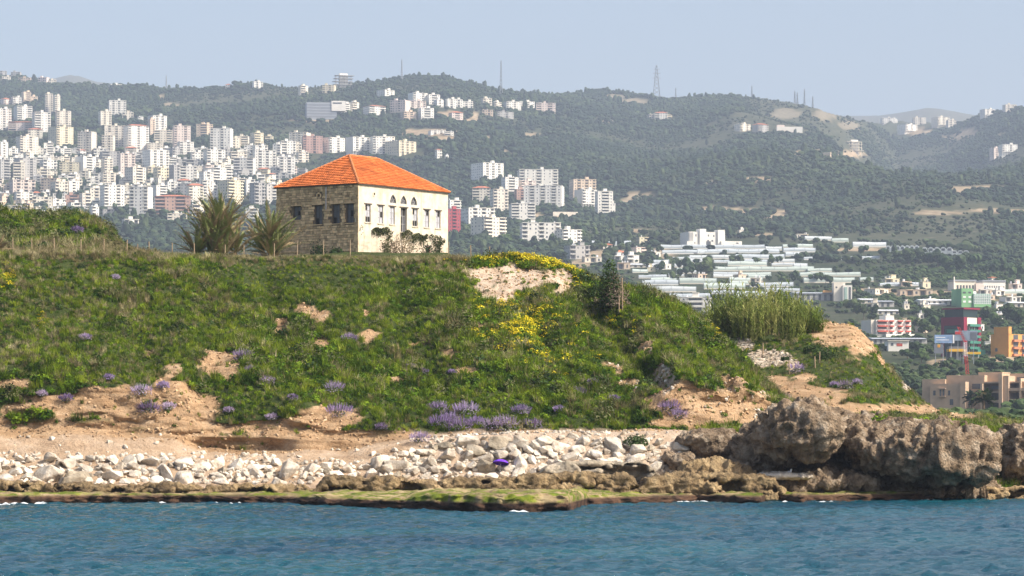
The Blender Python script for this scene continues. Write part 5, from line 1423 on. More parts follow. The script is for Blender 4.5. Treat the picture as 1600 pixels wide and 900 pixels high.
PLAIN = [(1007, 381, 16, 10, 'y', 0), (1006, 397, 26, 10, 'p', 0), (1022, 402, 22, 8, 'w', 0), (950, 389, 14, 5, 'c', 1), (972, 401, 24, 6, 'c', 1), (990, 411, 18, 12, 'w', 0), (970, 408, 18, 8, 'w', 0), (975, 421, 16, 10, 'o', 0), (1040, 421, 20, 8, 'w', 0), (1086, 487, 40, 22, 'w', 0), (1160, 366, 9, 6, 'w', 0), (1254, 372, 16, 6, 'c', 0), (1018, 425, 10, 6, 'y', 0), (1385, 545, 0, 0, 'w', 0),
 (1362, 486, 16, 12, 'c', 0), (1432, 462, 40, 9, 'o', 0), (1448, 451, 14, 10, 'y', 0), (1440, 500, 8, 10, 'w', 0), (1590, 452, 16, 8, 'p', 0), (1560, 500, 18, 8, 'w', 0), (1585, 472, 26, 8, 'w', 0), (1395, 443, 22, 6, 'y', 0), (1378, 460, 30, 4, 'c', 0), (1445, 520, 16, 9, 'o', 0), (1548, 545, 14, 11, 'w', 0), (1562, 488, 10, 12, 'w', 0), (1160, 437, 14, 5, 'o', 0), (1180, 442, 14, 5, 'c', 0), (1098, 436, 18, 5, 'o', 0), (927, 410, 24, 8, 'c', 0), (885, 397, 16, 9, 'w', 0), (1535, 517, 8, 8, 'w', 0)]
PLAIN = [p for p in PLAIN if p[2]]
lq = np.random.default_rng(62)
for _ in range(34):
    a_, y_ = lq.uniform(1330, 1600), lq.uniform(440, 512)
    if all(abs(a_ - p[0]) > .6 * (12 + p[2]) or abs(y_ - p[1]) > 8 for p in PLAIN) and not (1355 < a_ < 1430 and 488 < y_) and not (1470 < a_ < 1556 and y_ > 470): PLAIN.append((a_, y_, lq.uniform(8, 18), lq.uniform(4, 8), str(lq.choice(list('wwccog'))), int(lq.uniform() < .2)))
def place(lst, where, group, tiers):
    built = []
    for (px, base, w, h, c_, red) in lst:
        r, n, d = apartment(px, base, w, h, c_, red=bool(red))
        built.append((px, base, c_, n, red, r))
    for t in range(len(tiers) - 1):
        row = sorted([b_ for b_ in built if tiers[t] <= b_[1] < tiers[t + 1]], key=lambda q: q[0])
        tn = ('' if len(tiers) == 2 else ' in %s row' % ordw(t + 1))
        for k, (px, base, c_, n, red, r) in enumerate(row):
            what = ('%s %s-storey block' % (CNAME[c_], NUMW[min(n, 16)])) if n > 2 else '%s low house' % CNAME[c_]
            tag(r, '%s%s, %s from left%s %s' % (what, ' with tiled roof' if red else '', ordw(k + 1), tn, where), 'building' if n > 2 else 'house', group)
def infill(lst, n, box, seed):
    q = np.random.default_rng(seed); out = list(lst); t = 0
    while n and t < 6000:
        t += 1
        px, py = q.uniform(box[0], box[1]), q.uniform(box[2], box[3]); w, h = q.uniform(10, 20), q.uniform(6, 15)
        if py > 250 + 90 * (1 - px / 480) + 40 and px > 250: continue
        if all(abs(px - o[0]) > .36 * (w + o[2]) or abs((py - h / 2) - (o[1] - o[3] / 2)) > .36 * (h + o[3]) for o in out):
            out.append((px, py, w, h, str(q.choice(list('wwwwwcccgy'))), int(q.uniform() < .06))); n -= 1
    return out
TOWN = infill(TOWN, 95, (-6, 470, 236, 338), 5)
place(TOWN, 'of hillside town', 'buildings of the hillside town', [0, 190, 215, 236, 250, 276, 296, 316, 400])
place(CLUST, 'behind the house', 'apartment blocks below the forest', [0, 305, 340, 420])
place(HILLT, 'along the ridge', 'buildings along the ridge', [0, 140, 165, 180, 260])
place(PLAIN, 'of the coastal plain', 'houses on the coastal plain', [0, 402, 440, 490, 600])

# ------------------------------------------------------------------ special buildings: boxes given in photo pixels on the plane they stand on
class Site:
    def __init__(s, name, label, cat, px, base, yaw=0.0):
        s.x, s.d, s.z = hit(px, base); s.px, s.base, s.m = px, base, s.d / F
        s.root = empty(name, (s.x, s.d, s.z), yaw); tag(s.root, label, cat)
    def box(s, name, mt, x0, x1, yt, yb, f=0.0, bk=10.0, parent=None, sink=0.0):
        m = s.m
        return MB().box((x0 - s.px) * m, (x1 - s.px) * m, f, bk, (s.base - yb) * m - sink, (s.base - yt) * m).build(name, mt, parent or s.root)
    def foot(s, x0, x1, dp): FOOT.append((s.x, s.d, (x1 - x0) * s.m * .55, dp)); return s
m_whitew = m_wall['w']
# white building with two square towers
S = Site('white_villa', 'large white building with two square towers above the greenhouses', 'building', 1112, 384, .32).foot(1070, 1164, 30)
S.box('main_wall', m_whitew, 1075, 1136, 362.5, 384, 2, 22, sink=6)
S.box('tower', m_whitew, 1092.5, 1103, 358, 384, .5, 9, sink=6); S.box('tower', m_whitew, 1123, 1134.5, 359, 384, .4, 9, sink=6)
S.box('side_wing', m_whitew, 1127, 1162, 376.5, 384.2, -1.5, 14, sink=6); S.box('side_wing', m_whitew, 1070, 1082, 378, 384.2, -1, 10, sink=6)
S.box('dark_gable', m_wall['g'], 1075.5, 1082, 363.5, 377, 1.2, 2, sink=0)
for (a, b_, c_, e_) in ((1086, 1088, 366.5, 370), (1106, 1109, 375, 377.5), (1113, 1116, 375, 377.5), (1107, 1109, 366.5, 369.5), (1116, 1118, 367, 370), (1084, 1086, 379, 381), (1152, 1156, 378.5, 380.5), (1103.5, 1112, 377, 384)): S.box('window', m_win, a, b_, c_, e_, 1.93 if a < 1140 else -1.57, 2.1 if a < 1140 else -1.4)
# long banded warehouse on the hill
S = Site('hill_warehouse', 'long grey banded warehouse on the hillside', 'warehouse', 504, 187, .12).foot(478, 530, 40)
m_ware = mat('ribbed_sheet', (.30, .32, .35), .6, .1, .1); m_wared = mat('dark_grey_band', (.20, .215, .24), .6)
S.box('hall', m_ware, 479, 526, 160, 187, 0, 40, sink=8)
for k in range(5): S.box('wall_band', m_wared, 479.5, 525.5, 163 + k * 4.6, 164.6 + k * 4.6, -.3, -.02)  # darker grey bands across the front of the hall
S.box('end_block', m_whitew, 518, 540, 157.5, 171, -1.2, 20, sink=2); S.box('end_glass', m_win, 520, 534, 160, 162, -1.5, -1.25)
# unfinished concrete skeleton on the skyline
for (px, base, w, h, lab) in ((538, 137, 30, 19, 'unfinished concrete frame building on the skyline'), (1337, 240, 26, 18, 'unfinished open frame building on the right-hand slope')):
    S = Site('concrete_frame', lab, 'building', px, base, .3).foot(px - w / 2, px + w / 2, 20)
    m = S.m; Wd, H_ = w * m, h * m; nf = 4
    for f in range(nf):
        zz = H_ * (f + 1) / nf - .2; o_ = ar.uniform(-.1, .1) * Wd
        MB().box(-Wd / 2 + o_, Wd / 2 + o_, 0, 14, zz, zz + .5).build('floor_slab', m_wall['c' if px > 1000 else 'g'], S.root)
    for i in range(5):
        for j in (1.5, 12):
            xx = -Wd / 2 + Wd * (.1 + .8 * i / 4); MB().box(xx, xx + .8, j, j + .8, -5, H_ - .25).build('column', m_wall['c' if px > 1000 else 'g'], S.root)
    MB().box(-Wd * .22, Wd * .22, 4, 10, -5, H_ + 3.5).build('core', m_wall['w'], S.root)
S = Site('retaining_wall', 'long tan retaining wall below the frame building on the right-hand slope', 'wall', 1270, 244, -.5); S.box('wall', m_wall['o'], 1232, 1300, 239, 244, 0, 2, sink=5)
S = Site('retaining_wall', 'cream terrace wall below the orange-tinted block', 'wall', 884, 338, .1); S.box('wall', m_wall['c'], 864, 904, 331, 338, 0, 2, sink=5)
S = Site('long_white_shed', 'long white hall on the bare shoulder of the right-hand hill', 'building', 1232, 207).foot(1214, 1254, 20); S.box('hall', m_whitew, 1214, 1254, 198, 207, 0, 18, sink=5); S.box('roof_tower', m_wall['p'], 1214, 1226, 195, 198, 1, 8)

def corner_site(name, label, cat, px, base, Lr, Ld, th):
    """building seen over its near corner: local x runs along the right (sunlit) side, y along the left side"""
    x, d, z = hit(px, base); r = empty(name, (x, d, z), math.radians(th)); tag(r, label, cat)
    FOOT.append((x, d, max(Lr, Ld) * .9, max(Lr, Ld)))
    return r, d / F
# crimson and green tower
r, m = corner_site('crimson_tower', 'crimson framed office tower with green balconies near the billboards', 'building', 1506, 558, 12, 12, 45)
m_crim = mat('crimson_cladding', (.22, .018, .045), .5, .1, .3); m_grn = mat('green_balcony', (.05, .20, .15), .6, .1, .4); m_dglass = mat('green_black_glass', (.015, .035, .035), .2, .2, .2, spec=.5)
Lr = 31 * m / math.cos(math.radians(45)); Ll = 31 * m / math.cos(math.radians(45)); Ht = 62 * m
b_ = lambda nm, mt, *a: MB().box(*a).build(nm, mt, r)
b_('core', m_wall['c'], .3, Lr - .3, .3, Ll - .3, -4, Ht)
b_('glass_side', m_dglass, -.05, .29, 1.6, Ll - 1.6, 0, Ht - 3.4); b_('crimson_frame', m_crim, -.25, .28, .3, Ll, Ht - 3.4, Ht + .2); b_('crimson_frame', m_crim, -.25, .28, .3, 1.6, -2, Ht - 3.4); b_('crimson_frame', m_crim, -.25, .28, Ll - 1.6, Ll, -2, Ht - 3.4)
b_('green_band', m_grn, -.12, -.055, 2, Ll - 3, Ht - 6.6, Ht - 5)
b_('crimson_edge', m_crim, -.2, 2.2, -.15, .28, -2, Ht + .2); b_('crimson_edge', m_crim, Lr - 2.2, Lr + .1, -.15, .28, -2, Ht + .2)
nfl = 6
for c_ in range(4):
    xc = 2.8 + (Lr - 4.6) * (c_ + .3) / 4
    MB().box(xc - .7, xc + .7, .2, .297, 1, Ht - 3.6).build('window_strip', m_win, r)
    for f in range(nfl): MB().box(xc - .2, xc + 1.7, -1.1, .19, 1.0 + f * (Ht - 2.4) / nfl, 2.1 + f * (Ht - 2.4) / nfl).build('balcony', m_grn, r)
b_('top_storey', m_dglass, 1.0, Lr - 1, 1.0, Ll - 1, Ht + .21, Ht + 3.6); b_('roof_canopy', m_crim, .2, Lr - .2, .2, Ll - .2, Ht + 3.61, Ht + 4.3)
b_('green_porch', m_grn, Lr - 5, Lr + .5, -2.2, -.2, -1, 3.4)
# tan and orange building
r, m = corner_site('orange_building', 'orange plastered apartment building cut off by the right edge', 'building', 1576, 558, 14, 12, 42)
m_or = mat('orange_plaster', (.60, .31, .09), .85, .1, .3); m_orb = mat('terracotta_balcony', (.50, .20, .10), .85, .1, .3)
Lr, Ll, Ht = 40 * m / math.cos(math.radians(42)), 24 * m / math.sin(math.radians(42)), 36 * m
MB().box(0, Lr, 0, Ll, -4, Ht).build('wall', m_or, r)
MB().box(-.3, Lr * .12, -.2, Ll * .8, Ht, Ht + 3.2).build('roof_block', m_or, r)
for f in range(3):
    z_ = .5 + f * Ht / 3.2
    for c_ in range(2):
        xc = Lr * (.32 + .4 * c_)
        w_ = MB().box(xc - 1.6, xc + 1.6, -.06, .05, z_ + .6, z_ + 3).build('window', m_win, r)
        MB().box(xc - 2.4, xc + 2.4, -1.3, -.07, z_ - .1, z_ + .9).build('balcony', m_orb, r)
MB().box(-.05, .05, Ll * .62, Ll * .75, 2.5, 4).build('window', m_win, r)
# green building with white windows
S = Site('green_building', 'bright green building with white window frames beside a glazed wing', 'building', 1522, 480, .25).foot(1500, 1550, 20)
m_gr = mat('green_paint', (.20, .40, .19), .8, .1, .2); m_gl = mat('pale_green_glazing', (.36, .48, .42), .4, .15, .3); m_fw = mat('white_frame', (.78, .78, .76), .7)
S.box('wall', m_gr, 1501, 1520, 451, 478, 0, 16, sink=4); S.box('glazed_wing', m_gl, 1520.2, 1549.5, 459, 480, -1.0, 15, sink=4)
for i in range(2):
    for j in range(3): S.box('window', m_fw if j else m_win, 1503.5 + i * 9, 1508 + i * 9, 456 + j * 7, 458.5 + j * 7.3, -.15, .1)
for j in range(4): S.box('window_rail', m_fw, 1520.4, 1549.2, 462.5 + j * 4, 463.1 + j * 4, -1.2, -1.01)
for i in range(8): S.box('mullion', m_fw, 1523 + i * 3.6, 1523.5 + i * 3.6, 459.5, 475, -1.35, -1.21)
S.box('green_band', m_gr, 1520.4, 1549.3, 475.3, 480, -1.15, -1.02); S.box('roof_box', m_fw, 1524, 1529, 455, 459, 3, 8)
# pinkish hotel with red awnings
S = Site('awning_hotel', 'white hotel with rows of red awnings and a stepped gable', 'hotel', 1393, 526, .28).foot(1360, 1428, 20)
m_awn = mat('red_awning', (.50, .09, .06), .8, .1, .5)
S.box('wall', m_wall['w'], 1367, 1426, 500, 526, 0, 16, sink=5); S.box('side_wall', m_wall['c'], 1360.5, 1366.8, 500, 522, 1.5, 15, sink=5); S.box('gable', m_wall['w'], 1384, 1398, 493, 499.9, .5, 9); S.box('gable_top', m_wall['w'], 1387, 1392, 490, 492.9, 1, 6)
for j in range(3):
    for (a, b2) in ((1369, 1386), (1389, 1396), (1403, 1411), (1416, 1424)):
        y_ = 502 + j * 8
        aw = S.box('awning', m_awn, a, b2, y_ - 1.2, y_ + .9, -1.4, -.01); S.box('window', m_win, a + 1, b2 - 1, y_ + 1.3, y_ + 4.2, -.12, .06)
S.box('terrace', m_wall['w'], 1379, 1430, 522.5, 526, -4, -.2, sink=4)
S = Site('low_white_house', 'low white house with red shutters below the awning hotel', 'house', 1402, 549).foot(1380, 1422, 14); S.box('wall', m_wall['w'], 1388, 1420, 533, 549, 0, 14, sink=4); S.box('window', m_awn, 1401, 1410, 536.5, 541, -.1, .06); S.box('window', m_win, 1392, 1396, 536, 540, -.1, .06); S.box('roof_slab', m_wall['c'], 1387, 1421, 532, 532.9, -.6, 14.6)
# two-wing white school
S = Site('white_school', 'long white two-wing building with a small roof cross at the wood edge', 'building', 1532, 454, .2).foot(1488, 1575, 24)
S.box('left_wing', m_wall['c'], 1490, 1524, 440, 453, 0, 14, sink=4); S.box('right_wing', m_wall['w'], 1536, 1573, 440, 454, 0, 14, sink=4); S.box('middle_block', m_wall['p'], 1523.8, 1537, 443, 454, -1, 10, sink=4)
S.box('roof_left', m_ware, 1489, 1525, 437.5, 439.9, -.5, 14.5); S.box('roof_right', m_ware, 1535, 1573.5, 437.5, 439.9, -.5, 14.5); S.box('bell_post', m_wall['w'], 1488, 1489.5, 433, 453, -.5, .5)
for i in range(9): S.box('window', m_win, 1539 + i * 3.8, 1540.6 + i * 3.8, 446.5, 449.5, -.1, .05)
for i in range(6): S.box('window', m_win, 1493 + i * 5, 1496 + i * 5, 446, 452, -.1, .05)
# sheds
m_roofm = mat('white_sheet_roof', (.72, .73, .74), .5, .08, .2); m_roofg = mat('grey_sheet_roof', (.36, .38, .41), .5, .1, .2)
for (x0, x1, yt, yb, lab, rm) in ((1437, 1495, 467, 477, 'long shed with a white roof left of the green building', m_roofm), (1240, 1310, 456, 470, 'long grey warehouse behind the reeds', m_roofg), (970, 1030, 411, 418, 'long white shed with a blue eave line', m_roofm), (1365, 1398, 469, 480, 'grey sheet-roofed workshop above the awning hotel', m_roofg), (1578, 1612, 471, 480, 'white-roofed hall at the right edge', m_roofm), (1370, 1412, 483, 491, 'pale shed roof above the awning hotel', m_roofm), (1344, 1372, 466, 475, 'white barrel shed at the left of the workshops', m_roofm), (1362, 1450, 527, 537, 'blue-grey sheet roof hall below the awning hotel', m_roofg), (1445, 1480, 473, 478, 'low lean-to shed in front of the long white-roofed shed', m_roofm)):
    S = Site('shed', lab, 'shed', (x0 + x1) / 2, yb, .12).foot(x0, x1, 18)
    S.box('wall', m_wall['c' if rm is m_roofm else 'g'], x0 + .5, x1 - .5, yt + 2.6, yb, 0, 16, sink=4)
    m = S.m; h0, h1 = (yb - yt - 2.6) * m, (yb - yt) * m; X0, X1 = (x0 - S.px) * m, (x1 - S.px) * m
    MB().add([(X0, -.8, h0 + .01), (X1, -.8, h0 + .01), (X1, 8, h1), (X0, 8, h1), (X0, 16.8, h0 + .01), (X1, 16.8, h0 + .01)], [(0, 1, 2, 3), (3, 2, 5, 4), (0, 3, 4), (1, 5, 2), (0, 4, 5, 1)]).build('roof', rm, S.root)
    for i in range(max(2, int((x1 - x0) / 9))): S.box('door', m_win, x0 + 3 + i * 9, x0 + 7 + i * 9, yt + 4.2, yb - .5, -.08, .05)
S = Site('factory_tower', 'white factory tower with glazed stair beside the long grey warehouse', 'building', 1318, 471).foot(1300, 1334, 14)
S.box('tower', m_wall['c'], 1303, 1321, 441.5, 471, 1, 12, sink=4); S.box('stair_tower', m_wall['w'], 1316.5, 1331, 446, 473, -1.5, .9, sink=4); S.box('stair_glass', m_gl, 1319, 1323.5, 449, 468, -1.75, -1.52); S.box('stair_glass', m_win, 1326.5, 1329, 449, 468, -1.75, -1.52); S.box('window', m_win, 1306, 1308.5, 448, 450, .9, 1.02); S.box('yellow_plant', m_or, 1287, 1301, 453.5, 457, 4, 8)
# beige terraced complex by the shore
cx0, cd0, cz0 = hit(1500, 648)
m = cd0 / F; YW = math.radians(-24); ck = 1 / math.cos(YW)
cmp_ = empty('terraced_apartments', (cx0, cd0, cz0), YW); tag(cmp_, 'tan stone terraced apartment complex behind the sea rock', 'building'); FOOT.append((cx0 + 5, cd0, 28, 40))
m_tan = mat('tan_stone_cladding', (.50, .36, .245), .85, .12, .5, .02, 3.0)
LX = lambda px: (px - 1500) * m * ck
LZ = lambda py: (648 - py) * m
cb = lambda nm, mt, x0, x1, yt, yb, f, bk: MB().box(LX(x0), LX(x1), f, bk, LZ(yb), LZ(yt)).build(nm, mt, cmp_)
cb('left_block', m_tan, 1444, 1478, 592.5, 660, 0, 16); cb('middle_block', m_tan, 1460, 1505, 600, 660, -3, -.02); cb('upper_block', m_tan, 1478.2, 1534, 586.5, 660, 1.5, 16); cb('roof_block', m_tan, 1517, 1552, 581.5, 599, 8, 18)
cb('terrace_block', m_tan, 1505.2, 1513, 597, 660, -4, -.03)
for (yt, yb) in ((597, 599.5), (626, 629.5), (640, 643.5), (612, 614)): cb('floor_slab', m_tan, 1534.1, 1602, yt, yb, -2, 15.9)
cb('back_wall', m_tan, 1534.2, 1660, 584, 660, 5, 16.5); cb('pier', m_tan, 1562, 1567, 585, 660, -4.5, 4.9); cb('right_block', m_tan, 1567.2, 1575, 588, 660, -3.5, 4.95); cb('pier', m_tan, 1590, 1592.5, 592, 660, -3.2, 4.9); cb('right_terrace', m_tan, 1575.2, 1660, 607, 611.5, -3, 4.8); cb('right_terrace', m_tan, 1575.2, 1660, 624, 627, -3, 4.8); cb('pier', m_tan, 1534.1, 1537, 600, 660, -3.4, 4.9)
for (a, b2, c_, e_) in ((1464.5, 1468, 610.5, 618), (1474, 1476.5, 609, 619), (1478.5, 1481, 609, 619), (1486.5, 1489.5, 610.5, 618), (1489, 1494, 624, 633)): cb('window', m_win, a, b2, c_, e_, -3.12, -2.9)
cb('window_hood', m_tan, 1472, 1483, 607, 608.2, -3.8, -3.01); cb('window_sill', m_tan, 1472, 1483, 619.5, 620.6, -3.8, -3.01)
cb('window', m_win, 1458, 1459.4, 601, 616, -.1, .05) if False else None
for (a, b2, c_, e_) in ((1516, 1533, 600, 608), (1540, 1551, 603, 608.5)): cb('window', m_win if a < 1530 else m_pale, a, b2, c_, e_, 1.4 if a < 1530 else 4.9, 1.55 if a < 1530 else 5.05)
for (a, b2) in ((1540, 1560), (1577, 1589), (1594, 1612)):
    for (c_, e_) in ((614.5, 625), (630, 639), (644, 655), (590, 598)):
        if a > 1570 and c_ == 614.5: c_, e_ = 613, 623
        if a < 1570 and c_ == 590: continue
        cb('window', m_win, a, b2, c_, e_, 4.86, 5.02)
for (px, py) in ((1458.5, 596), (1469, 596), (1492, 590), (1500, 592)): cb('roof_vent', m_wall['c'], px - 2.5, px + 2.5, py - 4, py + 2, 3, 5)
# billboards, station canopy, boom
m_bb = mat('billboard_print', (.20, .30, .48), .5, .35, .35); m_bb2 = mat('billboard_grey', (.26, .31, .38), .5, .35, .3); m_yel = mat('yellow_fascia', (.72, .42, .03), .6, .08, .4); m_redp = mat('red_paint', (.55, .05, .04), .5, .1, .5); m_wht = mat('white_paint', (.78, .78, .78), .5, .05, .5); m_slate = mat('slate_panel', (.14, .155, .185), .5, .15, .4)
S = Site('billboard', 'wide blue billboard with a white end strip beside the crimson tower', 'billboard', 1470, 566, .08)
S.box('panel', m_bb, 1455.5, 1484, 524, 537, -6, -5.6); S.box('end_strip', m_wht, 1484.1, 1486.5, 524, 537, -6.1, -5.5); S.box('lower_board', m_slate, 1454.5, 1469, 538.5, 553, -6, -5.5)
S.box('emblem', m_yel, 1460, 1464, 539.2, 543.6, -6.12, -6.01); S.box('emblem_mark', m_redp, 1461.2, 1462.8, 540.6, 542.4, -6.2, -6.13)
for px in (1457, 1469, 1482): S.box('post', m_steel_ if False else m_roofg, px, px + .8, 537, 570, -5.5, -5.0)
S.box('lettering', m_wht, 1457, 1472, 527.5, 528.6, -6.05, -6.01); S.box('lettering', m_wht, 1458, 1478, 531.5, 532.4, -6.05, -6.01)
S = Site('billboard', 'grey-blue billboard in front of the crimson tower balconies', 'billboard', 1504, 566, -.06)
S.box('panel', m_bb2, 1487.5, 1522, 518.5, 534, -16, -15.6); S.box('red_mark', m_redp, 1487.8, 1496, 520, 524.5, -16.1, -16.01); S.box('figure_print', m_slate, 1511, 1521, 521, 532, -16.1, -16.01)
for px in (1492, 1500, 1516): S.box('post', m_roofg, px, px + .8, 534, 570, -15.5, -15)
S = Site('station_canopy', 'long yellow-edged filling station canopy below the billboards', 'canopy', 1500, 563)
S.box('fascia', m_yel, 1477, 1504, 546.5, 550.5, -12, -4); S.box('fascia', m_yel, 1499, 1524, 551.5, 555, -16, -12.05); S.box('station_roof', m_slate, 1478, 1503, 542.5, 546.4, -11, -4)
for px in (1480, 1490, 1501, 1512, 1521): S.box('column', m_wht, px, px + 1, 550.6 if px < 1500 else 555.1, 563, -9 if px < 1500 else -14, -8.5 if px < 1500 else -13.5)
S.box('shop', m_slate, 1478, 1500, 551, 563, -3.9, -1, sink=2)
bx0, bd0, bz0 = hit(1511, 592)
boom = empty('crane_boom', (bx0, bd0 - 4, bz0)); tag(boom, 'slanting red and white crane boom in front of the billboards', 'crane'); m = bd0 / F
def truss(name, mt, p, q, w):
    mb = MB(); p, q = Vector(p), Vector(q); n_ = 7
    offs = [Vector((-w, 0, 0)), Vector((w, 0, 0)), Vector((0, w * 1.4, 0))]
    for o_ in offs: mb.bar(p + o_, q + o_, w * .22, n=4)
    for k in range(n_):
        a, b2 = p + (q - p) * (k / n_), p + (q - p) * ((k + 1) / n_)
        for i in range(3): mb.bar(a + offs[i], b2 + offs[(i + 1) % 3], w * .14, n=3)
    return tag(mb.build(name, mt, boom), kind='stuff')
zz = lambda py: (592 - py) * m
truss('red_section', m_redp, ((1510 - 1511) * m, 0, 0), ((1507 - 1511) * m, 0, zz(557)), .55); truss('white_section', m_wht, ((1507 - 1511) * m, 0, zz(557)), ((1506 - 1511) * m, 0, zz(535)), .5); truss('red_section', m_redp, ((1506 - 1511) * m, 0, zz(535)), ((1495 - 1511) * m, 0, zz(511)), .45)
MB().box(-2.5, 2.5, -1.5, 1.5, -2, 1.2).build('base', m_slate, boom)

# ------------------------------------------------------------------ greenhouses
m_film = [leaf_mat('greenhouse_film_%d' % i, [c_, tuple(q * 1.12 for q in c_)], rough=.35, wscale=.05, trans=.12, rnd=.12) for i, c_ in enumerate(((.46, .50, .52), (.46, .52, .47), (.52, .55, .55)))]
m_rib = mat('galvanised_hoop', (.30, .32, .33), .5, .1, 1.0)
GH = [(1033, 1195, 382, 389, 0), (1090, 1218, 389, 396, 0), (1035, 1090, 390, 397, 0), (1078, 1150, 398, 405, 2), (1150, 1226, 397, 405, 0), (1116, 1145, 406, 411, 0), (1203, 1242, 404, 411, 2), (1206, 1262, 411, 416, 2), (1115, 1190, 416, 424, 1), (1190, 1272, 416, 424, 1), (1115, 1160, 425, 430, 0), (1160, 1205, 425, 431, 1),
      (1062, 1120, 434, 444, 1), (1100, 1165, 442, 452, 1), (1172, 1240, 441, 449, 0), (1140, 1192, 433, 440, 1), (1195, 1250, 450, 456, 0), (998, 1042, 429, 435, 0), (1004, 1060, 437, 446, 0), (1010, 1088, 447, 457, 2), (1046, 1110, 458, 468, 0), (925, 986, 376, 384, 0), (1258, 1300, 369, 376, 2), (1300, 1326, 372, 379, 1), (1333, 1385, 378, 387, 2), (1256, 1330, 401, 406, 0), (1330, 1375, 401, 405, 0),
      (1240, 1262, 412, 418, 2), (1262, 1300, 419, 425, 1), (1250, 1345, 425, 432, 1), (1256, 1336, 433, 442, 1), (1344, 1365, 433, 440, 1), (1375, 1420, 441, 447, 0), (1564, 1610, 452, 460, 1), (1150, 1200, 455, 462, 0), (1084, 1102, 393, 397, 2), (1420, 1442, 442, 447, 0), (1040, 1080, 402, 406, 2)]
GEND = [(1384, 1436, 383, 395, 7), (1440, 1488, 386, 397, 5), (1487, 1514, 391, 399, 3)]
gq = np.random.default_rng(61); gt = 0; gn = 0
while gn < 26 and gt < 4000:
    gt += 1
    a_, y_ = gq.uniform(985, 1235), gq.uniform(386, 468); w_, h_ = gq.uniform(24, 66), gq.uniform(4.5, 8.0)
    if y_ > 430 and a_ + w_ > 1210 or a_ < 1000 + (y_ - 440) * 1.5: continue
    if all(a_ > g[1] + 1 or a_ + w_ < g[0] - 1 or abs(y_ - g[3]) > .62 * max(h_, g[3] - g[2]) for g in GH) and all(abs(a_ + w_ / 2 - p[0]) > w_ / 2 + p[2] * .5 or abs(y_ - p[1]) > 7 for p in PLAIN):
        GH.append((a_, a_ + w_, y_ - h_, y_, int(gq.integers(0, 3)))); gn += 1
GH.sort(key=lambda g: (g[3], g[0]))
rowc = {}
for (x0, x1, yt, yb, c_) in GH:
    x, d, z = hit((x0 + x1) / 2, yb); m = d / F; L_ = (x1 - x0) * m; H_ = max((yb - yt) * m, 2.6); dp = 9.0
    r = empty('greenhouse', (x, d, z)); FOOT.append((x, d, L_ / 2, dp + 4))
    prof_ = [(0, -4), (0, H_ * .45)] + [(dp * (1 - math.cos(math.pi * k / 8)) / 2, H_ * .45 + H_ * .55 * math.sin(math.pi * k / 8)) for k in range(1, 8)] + [(dp, H_ * .45), (dp, -4)]
    nseg = max(2, int(L_ / 8)); V, Fc = [], []
    dzs = [0.25 * math.sin(k * 1.7 + x0) for k in range(nseg + 1)]
    for k in range(nseg + 1):
        for (a, b2) in prof_: V.append((-L_ / 2 + L_ * k / nseg, a, b2 + dzs[k]))
    np_ = len(prof_)
    for k in range(nseg):
        for j in range(np_ - 1): Fc.append((k * np_ + j, (k + 1) * np_ + j, (k + 1) * np_ + j + 1, k * np_ + j + 1))
    Fc += [tuple(range(np_)), tuple(range(nseg * np_ + np_ - 1, nseg * np_ - 1, -1))]
    MB().add(V, Fc).build('film_cover', m_film[c_], r)
    hb = MB()
    for k in range(0, nseg + 1):
        xx = -L_ / 2 + L_ * k / nseg
        for (a, b2) in zip(prof_[1:6], prof_[2:7]): hb.bar((xx, a[0] - .06, a[1] + .05 + dzs[k]), (xx, b2[0] - .06, b2[1] + .06 + dzs[k]), .16, n=3)
    tag(hb.build('hoops', m_rib, r), kind='stuff')
    MB().box(-L_ / 2, L_ / 2, -.25, -.06, -3, H_ * .16).build('ground_sheet', m_wall['c'] if c_ else m_wall['w'], r)
    rk = 'far' if yb < 400 else 'middle' if yb < 428 else 'near'
    side = 'behind the spur' if x1 < 1255 else 'right of the two-tower building'
    rowc[(rk, side)] = rowc.get((rk, side), 0) + 1
    tag(r, '%s plastic greenhouse, %s in the %s rows %s' % (['pale grey', 'pale green', 'whitish'][c_], ordw(rowc[(rk, side)]), rk, side), 'greenhouse', 'plastic greenhouses on the plain')
for gi_, (x0, x1, yt, yb, n_) in enumerate(GEND):
    x, d, z = hit((x0 + x1) / 2, yb); m = d / F; L_ = (x1 - x0) * m; H_ = (yb - yt) * m; FOOT.append((x, d, L_ / 2, 40))
    r = empty('greenhouse', (x, d, z), -.18); tag(r, 'row of arched white greenhouse tunnels on the terrace, %s from the left' % ordw(gi_ + 1), 'greenhouse', 'arched greenhouse tunnels')
    w_ = L_ / n_
    for k in range(n_):
        xa = -L_ / 2 + k * w_; V, Fc = [], []
        arc = [(xa + .05, -4), (xa + .05, H_ * .5)] + [(xa + w_ / 2 - (w_ / 2 - .05) * math.cos(math.pi * q / 8), H_ * .5 + H_ * .5 * math.sin(math.pi * q / 8)) for q in range(1, 8)] + [(xa + w_ - .05, H_ * .5), (xa + w_ - .05, -4)]
        for yy in (0, 34): V += [(a, yy, b2) for a, b2 in arc]
        na_ = len(arc)
        Fc = [(j, j + 1, na_ + j + 1, na_ + j) for j in range(na_ - 1)] + [tuple(range(na_ - 1, -1, -1)), tuple(range(na_, 2 * na_))]
        t_ = MB().add(V, Fc).build('tunnel', m_film[2], r)
        MB().box(xa + w_ * .22, xa + w_ * .78, -.06, -.01, H_ * .45, H_ * .78).build('vent_opening', m_win, t_)

